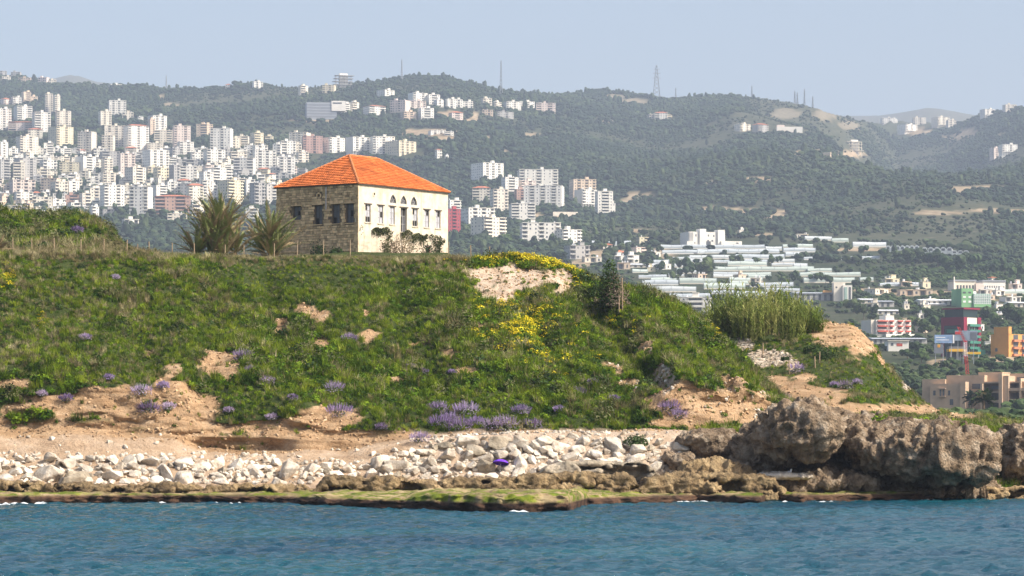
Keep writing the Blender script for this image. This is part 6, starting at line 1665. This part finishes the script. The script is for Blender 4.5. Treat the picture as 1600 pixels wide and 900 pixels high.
# ------------------------------------------------------------------ pylons and masts on the skyline
m_lat = mat('lattice_steel', (.36, .38, .40), .5, .1, .3)
def pylon(label, px, base, top, arms, wide):
    x, d, z = hit(px, base); m = d / F; H_ = (base - top) * m
    r = empty('power_pylon' if arms else 'radio_mast', (x, d, z)); tag(r, label, 'pylon' if arms else 'mast')
    mb = MB(); w0, w1 = wide * m, wide * m * .12; n_ = 9; t_ = max(.22, .0001 * d)
    cr = lambda f: [Vector((sx_ * (w0 + (w1 - w0) * f), sy_ * (w0 + (w1 - w0) * f), -3 + (H_ + 3) * f)) for sx_, sy_ in ((-1, -1), (1, -1), (1, 1), (-1, 1))]
    for k in range(n_):
        a, b2 = cr((k / n_) ** .8), cr(((k + 1) / n_) ** .8)
        for i in range(4):
            mb.bar(a[i], b2[i], t_, n=3); mb.bar(a[i], b2[(i + 1) % 4], t_ * .6, n=3); mb.bar(a[(i + 1) % 4], b2[i], t_ * .6, n=3)
    tag(mb.build('lattice_tower', m_lat, r), kind='stuff')
    for (f, l) in arms:
        am = MB(); zz_ = H_ * f; am.bar((-l * m, 0, zz_), (l * m, 0, zz_), t_ * .9, n=4); am.build('cross_arm', m_lat, r)
pylon('tall lattice power pylon with three cross arms on the central skyline', 1026, 147, 94, ((.62, 7), (.76, 6), (.88, 5)), 6)
pylon('tall thin lattice mast above the hill hamlet', 783, 150, 95, (), 2.2)
pylon('thin lattice mast on the wooded crest left of centre', 628, 128, 93, (), 1.6)
pylon('faint small mast on the left skyline', 260, 140, 116, (), 1.2)
pylon('short mast right of the tall pylon', 1056, 152, 132, ((.9, 1.2),), 1.2)
pylon('short mast on the right of the round summit', 1175, 146, 126, (), 1.2)
for (px, a, b2, lab) in ((1242, 160, 140, 'left of the four small pylons on the sloping ridge'), (1246, 161, 143, 'second of the four small pylons on the sloping ridge'), (1257, 162, 136, 'tallest of the four small pylons on the sloping ridge'), (1270, 166, 148, 'rightmost of the four small pylons on the sloping ridge')): pylon(lab, px, a, b2, ((.7, 1.8), (.85, 1.5)), 1.3)

# ------------------------------------------------------------------ single trees on the plain
tr = np.random.default_rng(31)
def tree_proto(i):
    cv, cf = [], []
    for l_ in range(7):
        a = tr.uniform(0, 6.28); q = tr.uniform(.1, .42); zc = tr.uniform(.42, .82)
        vv, ff = leafball(60, tr.uniform(.2, .32), tr.uniform(.13, .22), .055, tr, shell=.3)
        k = len(cv)
        for p in vv:
            p = np.array(p); p[2] = p[2] * (1 if tr.uniform() < 1 else 1)
            cv.append(p + (math.cos(a) * q, math.sin(a) * q, zc - .08))
        cf += [tuple(k + j for j in g) for g in ff]
    c0v, c0f = crown(tr, 3, 2, .95, .36)
    k = len(cv); cv += [np.array(p) + (0, 0, .12) for p in c0v]; cf += [tuple(k + j for j in g) for g in c0f]
    t_ = MB(); t_.bar((0, 0, -.15), (.02, 0, .35), .035, .024, 6)
    for l_ in range(4):
        a = 6.283 * l_ / 4 + tr.normal() * .3; t_.bar((.02, 0, .33), (.22 * math.cos(a), .22 * math.sin(a), .62), .018, .008, 5)
    return pmesh('crown', [((cv, cf), m_tree2)]), t_.mesh('trunk', m_bark)
TP = [tree_proto(i) for i in range(6)]
TREES = [(1072, 434, 18), (1082, 430, 24), (1096, 432, 26), (1104, 434, 22), (1112, 428, 16), (1064, 420, 14), (1090, 415, 10), (1128, 404, 12), (1142, 412, 9), (1158, 412, 11), (1185, 414, 10), (1206, 414, 14), (1216, 412, 12), (1240, 408, 10), (1255, 405, 12), (1280, 396, 14), (1300, 398, 12), (1325, 395, 14), (1350, 398, 14), (1380, 405, 16), (1400, 410, 18), (1420, 414, 22), (1436, 412, 24), (1450, 418, 22), (1465, 420, 26), (1480, 425, 20), (1500, 425, 22), (1520, 420, 22), (1545, 430, 20), (1570, 428, 22), (1590, 435, 22),
         (1275, 442, 16), (1290, 445, 16), (1240, 442, 16), (1225, 444, 12), (1340, 452, 14), (1355, 448, 12), (1385, 456, 12), (1420, 452, 10), (1350, 500, 24), (1335, 490, 22), (1362, 495, 16), (1410, 498, 14), (1432, 515, 20), (1450, 500, 18), (1462, 512, 24), (1446, 525, 22), (1470, 505, 20), (1542, 505, 22), (1556, 512, 20), (1565, 498, 20), (1580, 505, 26), (1595, 512, 28), (1545, 552, 14), (1430, 556, 18), (1418, 562, 16), (1440, 568, 20), (940, 392, 12), (955, 405, 14), (1030, 395, 10), (1045, 410, 12), (1055, 440, 14), (1030, 425, 14), (1012, 420, 12), (900, 372, 22), (915, 380, 18), (880, 372, 16), (930, 372, 14), (860, 398, 14), (880, 410, 16), (735, 385, 18), (750, 392, 16), (790, 390, 20), (815, 392, 16), (840, 398, 14), (765, 392, 14), (718, 392, 16), (1180, 452, 12), (1200, 440, 10), (1015, 398, 12), (970, 392, 12), (1475, 580, 16), (1490, 584, 14), (1530, 578, 16), (1550, 580, 16), (1570, 582, 14), (1590, 584, 16), (1400, 600, 18), (1420, 605, 16), (1395, 585, 16), (1450, 590, 20), (1590, 652, 30), (1575, 655, 22), (1545, 660, 14), (1500, 560, 8)]
TREES.sort()
zone = lambda px, py: ('below the apartment blocks' if px < 950 else 'beside the greenhouses' if py < 440 and px < 1260 else 'along the wood edge' if py < 436 else 'between the workshops' if py < 470 else 'around the tower and hotel' if py < 560 else 'behind the headland')
zc_ = {}
for (px, py, h) in TREES:
    x, d, z = hit(px, py); H_ = h / F * d * 1.1
    k = int(tr.integers(0, 6)); r = empty('broadleaf_tree', (x, d, z), tr.uniform(0, 6.28)); s_ = H_
    for me_, nm in zip(TP[k], ('crown', 'trunk')):
        o = link(bpy.data.objects.new(nm, me_), r)
    r.scale = (s_ * tr.uniform(.85, 1.2), s_ * tr.uniform(.85, 1.2), s_)
    zn = zone(px, py); zc_[zn] = zc_.get(zn, 0) + 1
    tag(r, 'green leafy tree %s, %s from the left' % (zn, ordw(zc_[zn])), 'tree', 'trees on the plain')
for (px, py, h, lab) in ((1519, 656, 48, 'left of the two tall date palms before the tan complex'), (1537, 662, 54, 'right of the two tall date palms before the tan complex')):
    x, d, z = hit(px, py); d = min(d, cd0 - 12); x = (px - 800) / F * d; z = float(ground(np.array([x]), np.array([d]))[0]); H_ = h / F * d
    palm('date_palm', lab, (x, d, z), [(0, 0, H_ * .68, 1.0)], H_ * .42, 50, .12, .9, .3, -.5, 1.4, tr, gm=m_dark, lw=.22)
px, d, x = wedge(150000, 1560 * ST, 6300)
z = ground(x, d)
bb, ss = bare_at(px, d)
dens = np.clip(1.0 - 0.70 * ss + 0.75 * fbm(x / 110, d / 170, octv=4, seed=111), 0.04, 1)
d_sky = np.interp(-np.interp(px, SKY_PX, SKY_PY), -T_PY, T_D) * np.interp(px, KF_PX, KF)
keep = (rs.uniform(size=len(px)) < dens) & (bb < 0.3) & (d < d_sky + 120) & ~occupied(x, d)
tpy = YH - F * (z - CH) / d
town = (px < 500) & (tpy > 180) & (tpy < 345)
keep &= ~(town & (rs.uniform(size=len(px)) < 0.6))
gh_ = (px > 1030) & (px < 1262) & (tpy > 372) & (tpy < 414) | (px > 1240) & (px < 1530) & (tpy > 366) & (tpy < 402)
keep &= ~(gh_ & (rs.uniform(size=len(px)) < 0.8))
plain = tpy > 395
keep &= ~(plain & (rs.uniform(size=len(px)) < 0.5))
px, d, x, z, ss = px[keep], d[keep], x[keep], z[keep], ss[keep]
sz = rs.uniform(3.8, 9.0, len(px)) * (1 - 0.4 * ss) * (1 + .35 * fbm(x / 60, d / 90, octv=2, seed=117)) + 3.0 * (rs.uniform(size=len(px)) < .08)
tall = rs.uniform(size=len(px)) < 0.05
scatter('woodland', 'dense green woodland covering the distant hills', np.stack([x, d, z - 1.0], 1)[~tall], sz[~tall], T_round, rs, zscale=0.9)
scatter('cypress_woodland', 'scattered slender dark trees among the hill woodland', np.stack([x, d, z - 1.0], 1)[tall], sz[tall], T_tall, rs)
px, d, x = wedge(36000, 300, 1600 * ST, 480, 1950)
z = ground(x, d); bb, ss = bare_at(px, d); tpy = YH - F * (z - CH) / d
nz = fbm(x / 60, d / 110, octv=3, seed=131)
nearm = d < 620
keep = (bb < .4) & ~occupied(x, d + 14) & (rs.uniform(size=len(px)) < np.clip(.40 + 1.1 * nz, .05, 1) * np.where((px > 985) & (px < 1275) & (tpy > 376), .35, 1))
nk = keep & nearm; keep &= ~nearm
scatter('shore_scrub', 'dark leafy shrubs on the low shore behind the headland', np.stack([x, d, z - .2], 1)[nk], rs.uniform(1.6, 3.0, nk.sum()), G_dark + G_olive[:2], rs)
x, d, z = x[keep], d[keep], z[keep]
scatter('plain_scrub', 'low bushes and hedges on the coastal plain', np.stack([x, d, z - .4], 1), rs.uniform(2.0, 4.6, len(x)), [pmesh('ps%d' % i, [(crown(rs, 3, 2, .9, .55), m_tree2)]) for i in range(4)], rs)
# ------------------------------------------------------------------ shore rocks
def vnorm(P, Fq):
    n = np.zeros_like(P)
    a, b_, c_ = P[Fq[:, 0]], P[Fq[:, 1]], P[Fq[:, 2]]
    fn = np.cross(b_ - a, c_ - a)
    for k in range(Fq.shape[1]): np.add.at(n, Fq[:, k], fn)
    return n / (np.linalg.norm(n, axis=1)[:, None] + 1e-9)
def rough(P, N_, seed, a=(.55, .30, .12), s=(2.6, .9, .35), stretch=(1, 1, 1)):
    q = P * np.array(stretch)
    d = a[0] * fbm(q[:, 0] / s[0], q[:, 1] / s[0], q[:, 2] / s[0], octv=3, seed=seed)
    d += a[1] * (1 - 2.2 * np.abs(fbm(q[:, 0] / s[1], q[:, 1] / s[1], q[:, 2] / s[1], octv=3, seed=seed + 1)))
    d += a[1] * 1.1 * (worley(q[:, 0] / s[2] * .62, q[:, 1] / s[2] * .62, q[:, 2] / s[2] * .42, seed + 4) - .5)
    d += a[2] * .8 * (worley(q[:, 0] / s[2] * 1.6, q[:, 1] / s[2] * 1.6, q[:, 2] / s[2] * 1.1, seed + 5) - .5)
    d += .5 * a[2] * (1 - 2.2 * np.abs(vnoise(q[:, 0] / s[2], q[:, 1] / s[2], q[:, 2] / s[2], seed=seed + 2)))
    d -= .42 * a[1]
    return P + N_ * d[:, None]
def blob_rock(name, label, cat, blobs, m_, voxel=.16, seed=1, **kw):
    """rock massif: overlapping lumps fused into one skin, then eroded by noise; blobs in photo pixels with a distance"""
    bm = bmesh.new()
    cen = np.mean([W(b_[0], b_[1], b_[4]) for b_ in blobs], 0)
    for (cx, cy, rx, ry, d, rd) in blobs:
        w = W(cx, cy, d) - cen
        mtx = Matrix.Translation(w) @ Matrix.Diagonal((rx / F * d, rd, ry / F * d, 1))
        bmesh.ops.create_icosphere(bm, subdivisions=4, radius=1, matrix=mtx)
    me = bpy.data.meshes.new(name); bm.to_mesh(me); bm.free()
    o = bpy.data.objects.new(name, me); C.objects.link(o)
    md = o.modifiers.new('r', 'REMESH'); md.mode = 'VOXEL'; md.voxel_size = voxel
    dg = bpy.context.evaluated_depsgraph_get()
    ev = o.evaluated_get(dg).to_mesh()
    P = np.empty(len(ev.vertices) * 3, np.float32); ev.vertices.foreach_get('co', P); P = P.reshape(-1, 3).astype(float)
    Fq = np.array([tuple(p.vertices) for p in ev.polygons if len(p.vertices) == 4])
    o.evaluated_get(dg).to_mesh_clear()
    bpy.data.objects.remove(o)
    N_ = vnorm(P, Fq)
    P = rough(P, N_, seed, **kw)
    N_ = vnorm(P, Fq)
    P = P + N_ * (.13 * fbm(P[:, 0] / 3, P[:, 1] / 3, P[:, 2] / .45, octv=2, seed=seed + 9) + .10 * vnoise(P[:, 0] / .22, P[:, 1] / .22, P[:, 2] / .22, seed=seed + 7))[:, None]
    base = np.array((0, 0, 0.0))
    me2 = fast_mesh(name, P, Fq, smooth=False)
    me2.materials.append(m_)
    o = bpy.data.objects.new(name, me2); C.objects.link(o); o.location = cen
    return tag(o, label, cat)
BIG = [(1252, 670, 50, 36, 223.5, 3.6), (1222, 678, 34, 34, 225, 3.2), (1270, 678, 30, 30, 223.5, 3), (1190, 704, 40, 40, 229, 3.2), (1165, 722, 34, 28, 229, 3.0), (1285, 662, 26, 14, 229, 3),
       (1330, 684, 52, 28, 228, 4), (1300, 730, 78, 34, 231.5, 4), (1390, 703, 72, 41, 226, 4.4), (1425, 710, 50, 42, 224, 4.4), (1470, 712, 62, 40, 223.5, 5), (1515, 714, 38, 38, 224, 4.6), (1420, 687, 110, 18, 232, 6), (1480, 691, 72, 15, 230, 6), (1350, 668, 40, 10, 236, 4),
       (1290, 755, 104, 13, 225.5, 3.2), (1400, 752, 52, 18, 228.5, 4), (1450, 768, 110, 5, 228, 4.5), (1225, 764, 60, 8, 225, 2.6), (1480, 745, 60, 24, 234, 3)]
blob_rock('sea_rock', 'massive pitted grey limestone outcrop overhanging the shelf', 'rock', BIG, m_rock, .125, 300, a=(.8, .62, .46), s=(3.0, 1.3, .55), stretch=(1, 1, .8))
blob_rock('sea_rock', 'dark limestone rock cut off by the right edge', 'rock', [(1600, 695, 40, 28, 238, 3.5), (1640, 700, 50, 36, 237, 4), (1600, 728, 30, 20, 236, 2.5), (1640, 745, 50, 24, 236, 3)], m_rock, .13, 320, a=(.7, .5, .28), s=(2.8, 1.2, .5))
blob_rock('sea_rock', 'brown rock hump at the left foot of the large outcrop', 'rock', [(1130, 748, 44, 24, 224, 2.4), (1090, 742, 30, 18, 224, 2), (1165, 758, 34, 14, 223, 2)], m_ledge, .12, 340, a=(.45, .42, .2), s=(1.9, .9, .4))
blob_rock('sea_rock', 'pale stone pile and boulder beside the sandy slab', 'rock', [(1060, 722, 14, 12, 226, .9), (1046, 714, 10, 10, 227, .8), (1075, 715, 10, 9, 227.5, .8)], m_rock, .09, 350, a=(.12, .12, .05), s=(.9, .5, .2))
blob_rock('sea_rock', 'grey eroded rock shoulder at the right end of the white boulders', 'rock', [(1095, 688, 36, 14, 229, 1.6), (1130, 684, 26, 12, 230, 1.5), (1120, 702, 40, 14, 229, 1.4)], m_rock, .11, 352, a=(.22, .16, .07), s=(1.3, .6, .25))
blob_rock('sandy_slab', 'flat pale slab below the large outcrop where the gull stands', 'rock', [(1215, 744, 36, 5, 222.5, 1.1), (1240, 745, 30, 4, 222.5, 1)], m_white, .08, 355, a=(.05, .05, .02), s=(.9, .4, .2))

for (px_, py_, d_, r_, lab) in ((1376, 654, 231, .8, 'low green bush on top of the sea rock, leftmost of four'), (1436, 660, 230, 1.0, 'low green bush on top of the sea rock, second of four'), (1480, 666, 228, .8, 'low green bush on top of the sea rock, third of four'), (1514, 670, 226.5, 1.1, 'low green bush on top of the sea rock, rightmost of four')):
    w_ = W(px_, py_, d_); shrub('coastal_bush', lab, 'bush', (w_[0], w_[1], w_[2] - .45), r_, 1.0, m_herb, 420, .09, group='bushes on the sea rock')
def ledge(name, label, px0, px1, tops, d, depth, m_, seed, amp=(.30, .26, .20), zb=.25):
    """long low eroded ledge: a skin over a front face and a top, roughened by noise"""
    x0_, x1_ = (px0 - 800) / F * d, (px1 - 800) / F * d
    xs = np.arange(x0_, x1_, .13)
    pxs = 800 + F * xs / d
    ztop = CH + (YH - np.interp(pxs, [t[0] for t in tops], [t[1] for t in tops])) / F * d
    endt = np.minimum(sm(x0_, x0_ + 1.2, xs), 1 - sm(x1_ - 1.2, x1_, xs))
    ztop = zb + (ztop - zb) * (.25 + .75 * endt) + .14 * fbm(xs / 1.3, 0, octv=3, seed=seed + 5)
    vv = np.linspace(0, 1, 46)
    fy_ = np.interp(vv, [0, .25, .45, .6, .72, 1], [0.25, -.05, .05, .35, depth * .45, depth])
    fz_ = np.interp(vv, [0, .25, .45, .6, .72, 1], [-.35, .35, .75, 1.0, 1.03, .3])
    X_ = np.repeat(xs[:, None], 46, 1); Y_ = d + fy_[None, :] + .6 * fbm(xs / 2.5, 1.0, octv=3, seed=seed + 6)[:, None]
    Z_ = zb + (ztop - zb)[:, None] * fz_[None, :]
    P = np.stack([X_, Y_, Z_], -1).reshape(-1, 3); Fq = grid_faces(len(xs), 46)
    hol = sm(.08, .34, fbm(P[:, 0] / 1.7, P[:, 2] / .8, 0, octv=3, seed=seed + 11)) * np.tile(((vv > .12) & (vv < .56)).astype(float), len(xs))
    P[:, 1] += 1.5 * hol
    P = rough(P, vnorm(P, Fq), seed, amp, (1.9, .8, .34), (1, 1, 1.3))
    cen = P.mean(0); cen[2] = zb
    me = fast_mesh(name, P - cen, Fq, smooth=False); me.materials.append(m_)
    o = bpy.data.objects.new(name, me); C.objects.link(o); o.location = cen
    return tag(o, label, 'rock ledge')
ledge('rock_ledge', 'low brown rock ledge at the far left of the shelf', -60, 330, [(-60, 754), (60, 757), (110, 760), (330, 762)], 219.5, 3, m_ledge, 400, (.28, .3, .16))
ledge('rock_ledge', 'thin flat brown ledge left of the middle of the shore', 300, 500, [(300, 762), (400, 762), (500, 760)], 219.5, 3, m_ledge, 410, (.22, .26, .14))
ledge('rock_ledge', 'tan rock ledge with a blunt left nose below the boulders', 486, 700, [(486, 750), (520, 746), (600, 750), (700, 757)], 219, 4, m_ledge, 420)
ledge('rock_ledge', 'long brown rock ledge with dark hollows below the purple umbrella', 670, 1010, [(670, 758), (720, 750), (800, 748), (900, 746), (1010, 748)], 219, 5, m_ledge, 430)
ledge('rock_ledge', 'dark brown ledge right of the middle leading to the outcrop', 985, 1230, [(985, 753), (1050, 747), (1130, 744), (1230, 754)], 219.5, 4, m_ledge, 440)
ledge('rock_ledge', 'grey flat rock step above the long ledge', 830, 1040, [(830, 738), (880, 724), (1000, 722), (1040, 735)], 222.5, 3.5, m_grey, 450, (.2, .16, .08), zb=1.2)
ledge('rock_ledge', 'brown ledge under the right part of the outcrop', 1200, 1640, [(1200, 764), (1300, 762), (1640, 764)], 225.0, 3, m_ledge, 460, (.2, .18, .08), zb=.1)

# ------------------------------------------------------------------ white boulders
br = np.random.default_rng(99)
def boulder_mesh(i, n=16):
    p = br.normal(size=(n, 3)); p /= np.linalg.norm(p, axis=1)[:, None]
    p = np.sign(p) * np.abs(p) ** .75 * np.array((1, br.uniform(.7, 1), br.uniform(.55, .8))) * br.uniform(.85, 1.1, (n, 1))
    bm = bmesh.new()
    for q in p: bm.verts.new(q)
    bmesh.ops.convex_hull(bm, input=bm.verts)
    for v in [v for v in bm.verts if not v.link_faces]: bm.verts.remove(v)
    bmesh.ops.bevel(bm, geom=list(bm.edges), offset=.05, segments=1, affect='EDGES', clamp_overlap=True)
    me = bpy.data.meshes.new('boulder'); bm.to_mesh(me); bm.free()
    me.materials.append(m_white)
    return me
bmeshes = [boulder_mesh(i) for i in range(12)]
bmeshes_d = []
for i in range(3):
    m2 = boulder_mesh(i + 50); m2.materials.clear(); m2.materials.append(m_grey); bmeshes_d.append(m2)
placed = []
def band(px_):
    top = np.interp(px_, [-60, 0, 300, 420, 560, 620, 700, 800, 1000, 1060, 1140], [712, 712, 712, 718, 722, 706, 684, 680, 682, 690, 700])
    bot = np.interp(px_, [-60, 0, 480, 500, 700, 830, 850, 1000, 1060, 1140], [746, 748, 750, 738, 742, 740, 722, 720, 735, 725])
    return top, bot
tries = 0
while len(placed) < 285 and tries < 30000:
    tries += 1
    px_ = br.uniform(-40, 1075); t_, b_ = band(px_)
    py_ = br.uniform(t_, b_)
    s_ = (br.choice([9, 13, 18, 24], p=[.24, .30, .28, .18]) if tries < 12000 else br.choice([6, 8, 10])) * br.uniform(.85, 1.2)
    if all((px_ - q[0]) ** 2 + (1.9 * (py_ - q[1])) ** 2 > (.74 * (s_ + q[2])) ** 2 for q in placed): placed.append((px_, py_, s_))
placed.append((118, 741, 24))
bi = sorted(range(len(placed)), key=lambda i: placed[i][0])
rowname = lambda px_, py_: ('top' if (py_ - band(px_)[0]) / (band(px_)[1] - band(px_)[0]) < .34 else 'middle' if (py_ - band(px_)[0]) / (band(px_)[1] - band(px_)[0]) < .67 else 'bottom')
cnt = {}
for i in bi:
    px_, py_, s_ = placed[i]
    x_, y_, z_ = on_bluff(px_, min(py_ + s_ * .35, 752))
    r_ = s_ / F * y_
    dark = (i == len(placed) - 1) or br.uniform() < .045
    o = link(bpy.data.objects.new('boulder', (bmeshes_d if dark else bmeshes)[br.integers(0, 3 if dark else 12)]))
    o.location = (x_, y_, z_ + r_ * .2)
    o.rotation_euler = (br.normal() * .35, br.normal() * .35, br.uniform(0, 6.28))
    o.scale = (r_ * br.uniform(.9, 1.25), r_ * br.uniform(.8, 1.1), r_ * br.uniform(.75, 1.05))
    rn = rowname(px_, py_); cnt[rn] = cnt.get(rn, 0) + 1
    tag(o, '%s %s limestone boulder in the %s row of the shore bank, %s from the left' % ('large' if s_ > 16 else 'mid-sized' if s_ > 10.5 else 'small', 'brown' if dark else 'white', rn, ordw(cnt[rn])), 'boulder', 'boulders of the shore bank')
# small rubble that fills the gaps and the cobbles of the ruined walls (too many and too small to pick apart)
def rubble(name, label, P, s0, s1, pr, rs_):
    return scatter(name, label, P, rs_.uniform(s0, s1, len(P)), pr, rs_, rot=rs_.normal(size=(len(P), 2)) * .5)
pb, _, _ = sample_grid(BX, BY, BZ, 3200, br, (), ((BY > 223.5) & (BY < 232.5)).astype(float))
qx, qy = proj(pb[:, 0], pb[:, 1], pb[:, 2]); t_, b_ = band(qx)
k = (qx > -60) & (qx < 1120) & (qy > t_ - 6) & (qy < b_ + 8) | (br.uniform(size=len(qx)) < .08) & (qx < 1150)
rubble('shore_rubble', 'small white stones between the shore boulders', pb[k], .07, .30, bmeshes[:6], br)
ph, (hh_,), _ = sample_grid(HX, HY, HZ, 60000, br, (hp * hd,), ((HY < 330)).astype(float))
k = hh_ > .5
rubble('wall_rubble', 'tumbled grey stones of a ruined wall on the headland', ph[k][:5000], .10, .28, bmeshes[:1] + bmeshes_d, br)
pb, (pd_, pp2), _ = sample_grid(BX, BY, BZ, 30000, br, (dirt, pale), ((BY > 236) & (BY < 275)).astype(float))
qx, qy = proj(pb[:, 0], pb[:, 1], pb[:, 2])
k = (pd_ > .5) & ((pp2 > .5) | (br.uniform(size=len(qx)) < .16)) & (qx > 900)
rubble('slope_stones', 'pale loose stones in the bare cuts of the spur', pb[k], .06, .22, bmeshes[:4] + bmeshes_d[:1], br)

m_clod = rock_mat('earth_clod', (.24, .15, .08), (.42, .28, .16), (.55, .41, .27), 1.2, .1, pits=False)
cl_m = []
for i in range(4):
    c_ = boulder_mesh(i + 70, 12); c_.materials.clear(); c_.materials.append(m_clod); cl_m.append(c_)
pb, (pd_,), _ = sample_grid(BX, BY, BZ, 26000, br, (dirt,), ((BY > 231.5) & (BY < 275)).astype(float))
qx, qy = proj(pb[:, 0], pb[:, 1], pb[:, 2])
k = (pd_ > .6) & (qx > -60) & (qx < 1250)
rubble('earth_clods', 'crumbled earth and small stones on the bare scarps', pb[k][:9000], .04, .20, cl_m, br)
ph, (hh_, hq_), _ = sample_grid(HX, HY, HZ, 9000, br, (hd, hp), (HY < 330).astype(float))
k = (hh_ > .6) & (hq_ < .5)
rubble('headland_clods', 'crumbled earth on the bare headland scarp', ph[k], .05, .22, cl_m, br)

# ------------------------------------------------------------------ purple umbrella and gull
m_umb = mat('violet_cloth', (.14, .035, .52), .8, .1, 3.0)
m_steel = mat('grey_steel', (.45, .45, .46), .4, .1, 4.0, metallic=.6)
x_, y_, z_ = on_bluff(781, 733)
u_ = empty('beach_umbrella', (x_, y_ - .5, z_ + .25), .3); u_.rotation_euler = (math.radians(-14), math.radians(10), .3)
tag(u_, 'violet beach umbrella open among the white boulders', 'umbrella')
R_ = .60; NR = 8
for k in range(NR):                            # each gore of the canopy
    g = MB(); a0, a1 = 2 * math.pi * k / NR, 2 * math.pi * (k + 1) / NR
    vv = []; ff = []
    for i in range(6):
        t = i / 5; rr = R_ * math.sin(t * 1.25) / math.sin(1.25); zz = .42 * math.cos(t * 1.25) 
        for j in range(5):
            a = a0 + (a1 - a0) * j / 4; sag = 1 - .05 * t * math.sin(math.pi * j / 4)
            vv.append((rr * math.cos(a) * sag, rr * math.sin(a) * sag, zz + .10))
    for i in range(5):
        for j in range(4): ff.append((i * 5 + j, i * 5 + j + 1, i * 5 + j + 6, i * 5 + j + 5))
    g.add(vv, ff); g.build('canopy_panel', m_umb, u_, smooth=True)
    MB().bar((0, 0, .51), (R_ * math.cos(a0), R_ * math.sin(a0), .23), .008, n=4).build('rib', m_steel, u_)
MB().bar((0, 0, -.6), (0, 0, .56), .014, n=6).build('pole', m_steel, u_)
m_gw = mat('gull_white', (.78, .78, .76), .8, .05, 5.0); m_gb = mat('gull_grey', (.30, .31, .33), .8, .05, 5.0); m_gy = mat('gull_yellow', (.6, .42, .05), .6)
gl = W(1233, 743, 222.2)
gu = empty('gull', (gl[0], gl[1], gl[2] - .03), .4); tag(gu, 'white gull standing on the pale slab below the outcrop', 'gull')
bm = bmesh.new()
for (c_, s_) in (((0, 0, .26), (.19, .085, .09)), ((.14, 0, .36), (.06, .05, .09)), ((.17, 0, .45), (.065, .05, .05)), ((-.2, 0, .25), (.14, .045, .035))):
    bmesh.ops.create_uvsphere(bm, u_segments=10, v_segments=8, radius=1, matrix=Matrix.Translation(c_) @ Matrix.Diagonal((*s_, 1)))
me = bpy.data.meshes.new('body'); bm.to_mesh(me); bm.free()
to = bpy.data.objects.new('t', me); C.objects.link(to); md = to.modifiers.new('r', 'REMESH'); md.mode = 'VOXEL'; md.voxel_size = .02; md2 = to.modifiers.new('s', 'SMOOTH'); md2.iterations = 4
me2 = bpy.data.meshes.new_from_object(to.evaluated_get(bpy.context.evaluated_depsgraph_get())); bpy.data.objects.remove(to)
me2.materials.clear(); me2.materials.append(m_gw); me2.polygons.foreach_set('use_smooth', np.ones(len(me2.polygons), dtype=bool)); obj('body', me2, None, gu)
for s_ in (-1, 1):
    w_ = MB(); w_.add([(.10, s_ * .075, .33), (.12, s_ * .095, .26), (-.10, s_ * .095, .22), (-.32, s_ * .03, .24), (-.12, s_ * .06, .33), (-.05, s_ * .105, .28)], [(0, 1, 5), (1, 2, 5), (2, 3, 5), (3, 4, 5), (4, 0, 5)]); w_.build('wing', m_gb, gu)
    MB().bar((0, s_ * .035, .20), (.01, s_ * .035, 0), .009, n=5).build('leg', m_gy, gu)
MB().bar((.22, 0, .45), (.30, 0, .435), .014, .004, 5).build('beak', m_gy, gu)

# white water along the edge of the shelf
m_foam = mat('sea_foam', (.75, .78, .80), .7, .1, 3.0)
fr_ = np.random.default_rng(12)
fv, ff = [], []
for (px_, n_) in ((14, 9), (60, 4), (795, 2), (1095, 14), (1290, 5), (1455, 12), (1460, 6), (1530, 6), (350, 3), (230, 3), (1215, 2)):
    for q in range(int(n_ * 1.6)):
        x_ = (px_ - 800) / F * 213 + fr_.normal() * .55
        dd_ = float(np.interp(x_, ex, ed)) - .7 - abs(fr_.normal()) * .55
        r_ = fr_.uniform(.03, .07); z_ = -.02 + fr_.uniform(0, .09)
        k = len(fv); m = 7
        fv += [(x_, dd_, z_ + .05)] + [(x_ + r_ * 9 * math.cos(6.283 * i / m) * fr_.uniform(.7, 1.2), dd_ + r_ * math.sin(6.283 * i / m), z_ - .09) for i in range(m)]
        ff += [(k, k + 1 + i, k + 1 + (i + 1) % m) for i in range(m)]
o = MB().add(fv, ff).build('sea_foam', m_foam); tag(o, 'white foam breaking against the shelf edge', kind='stuff')
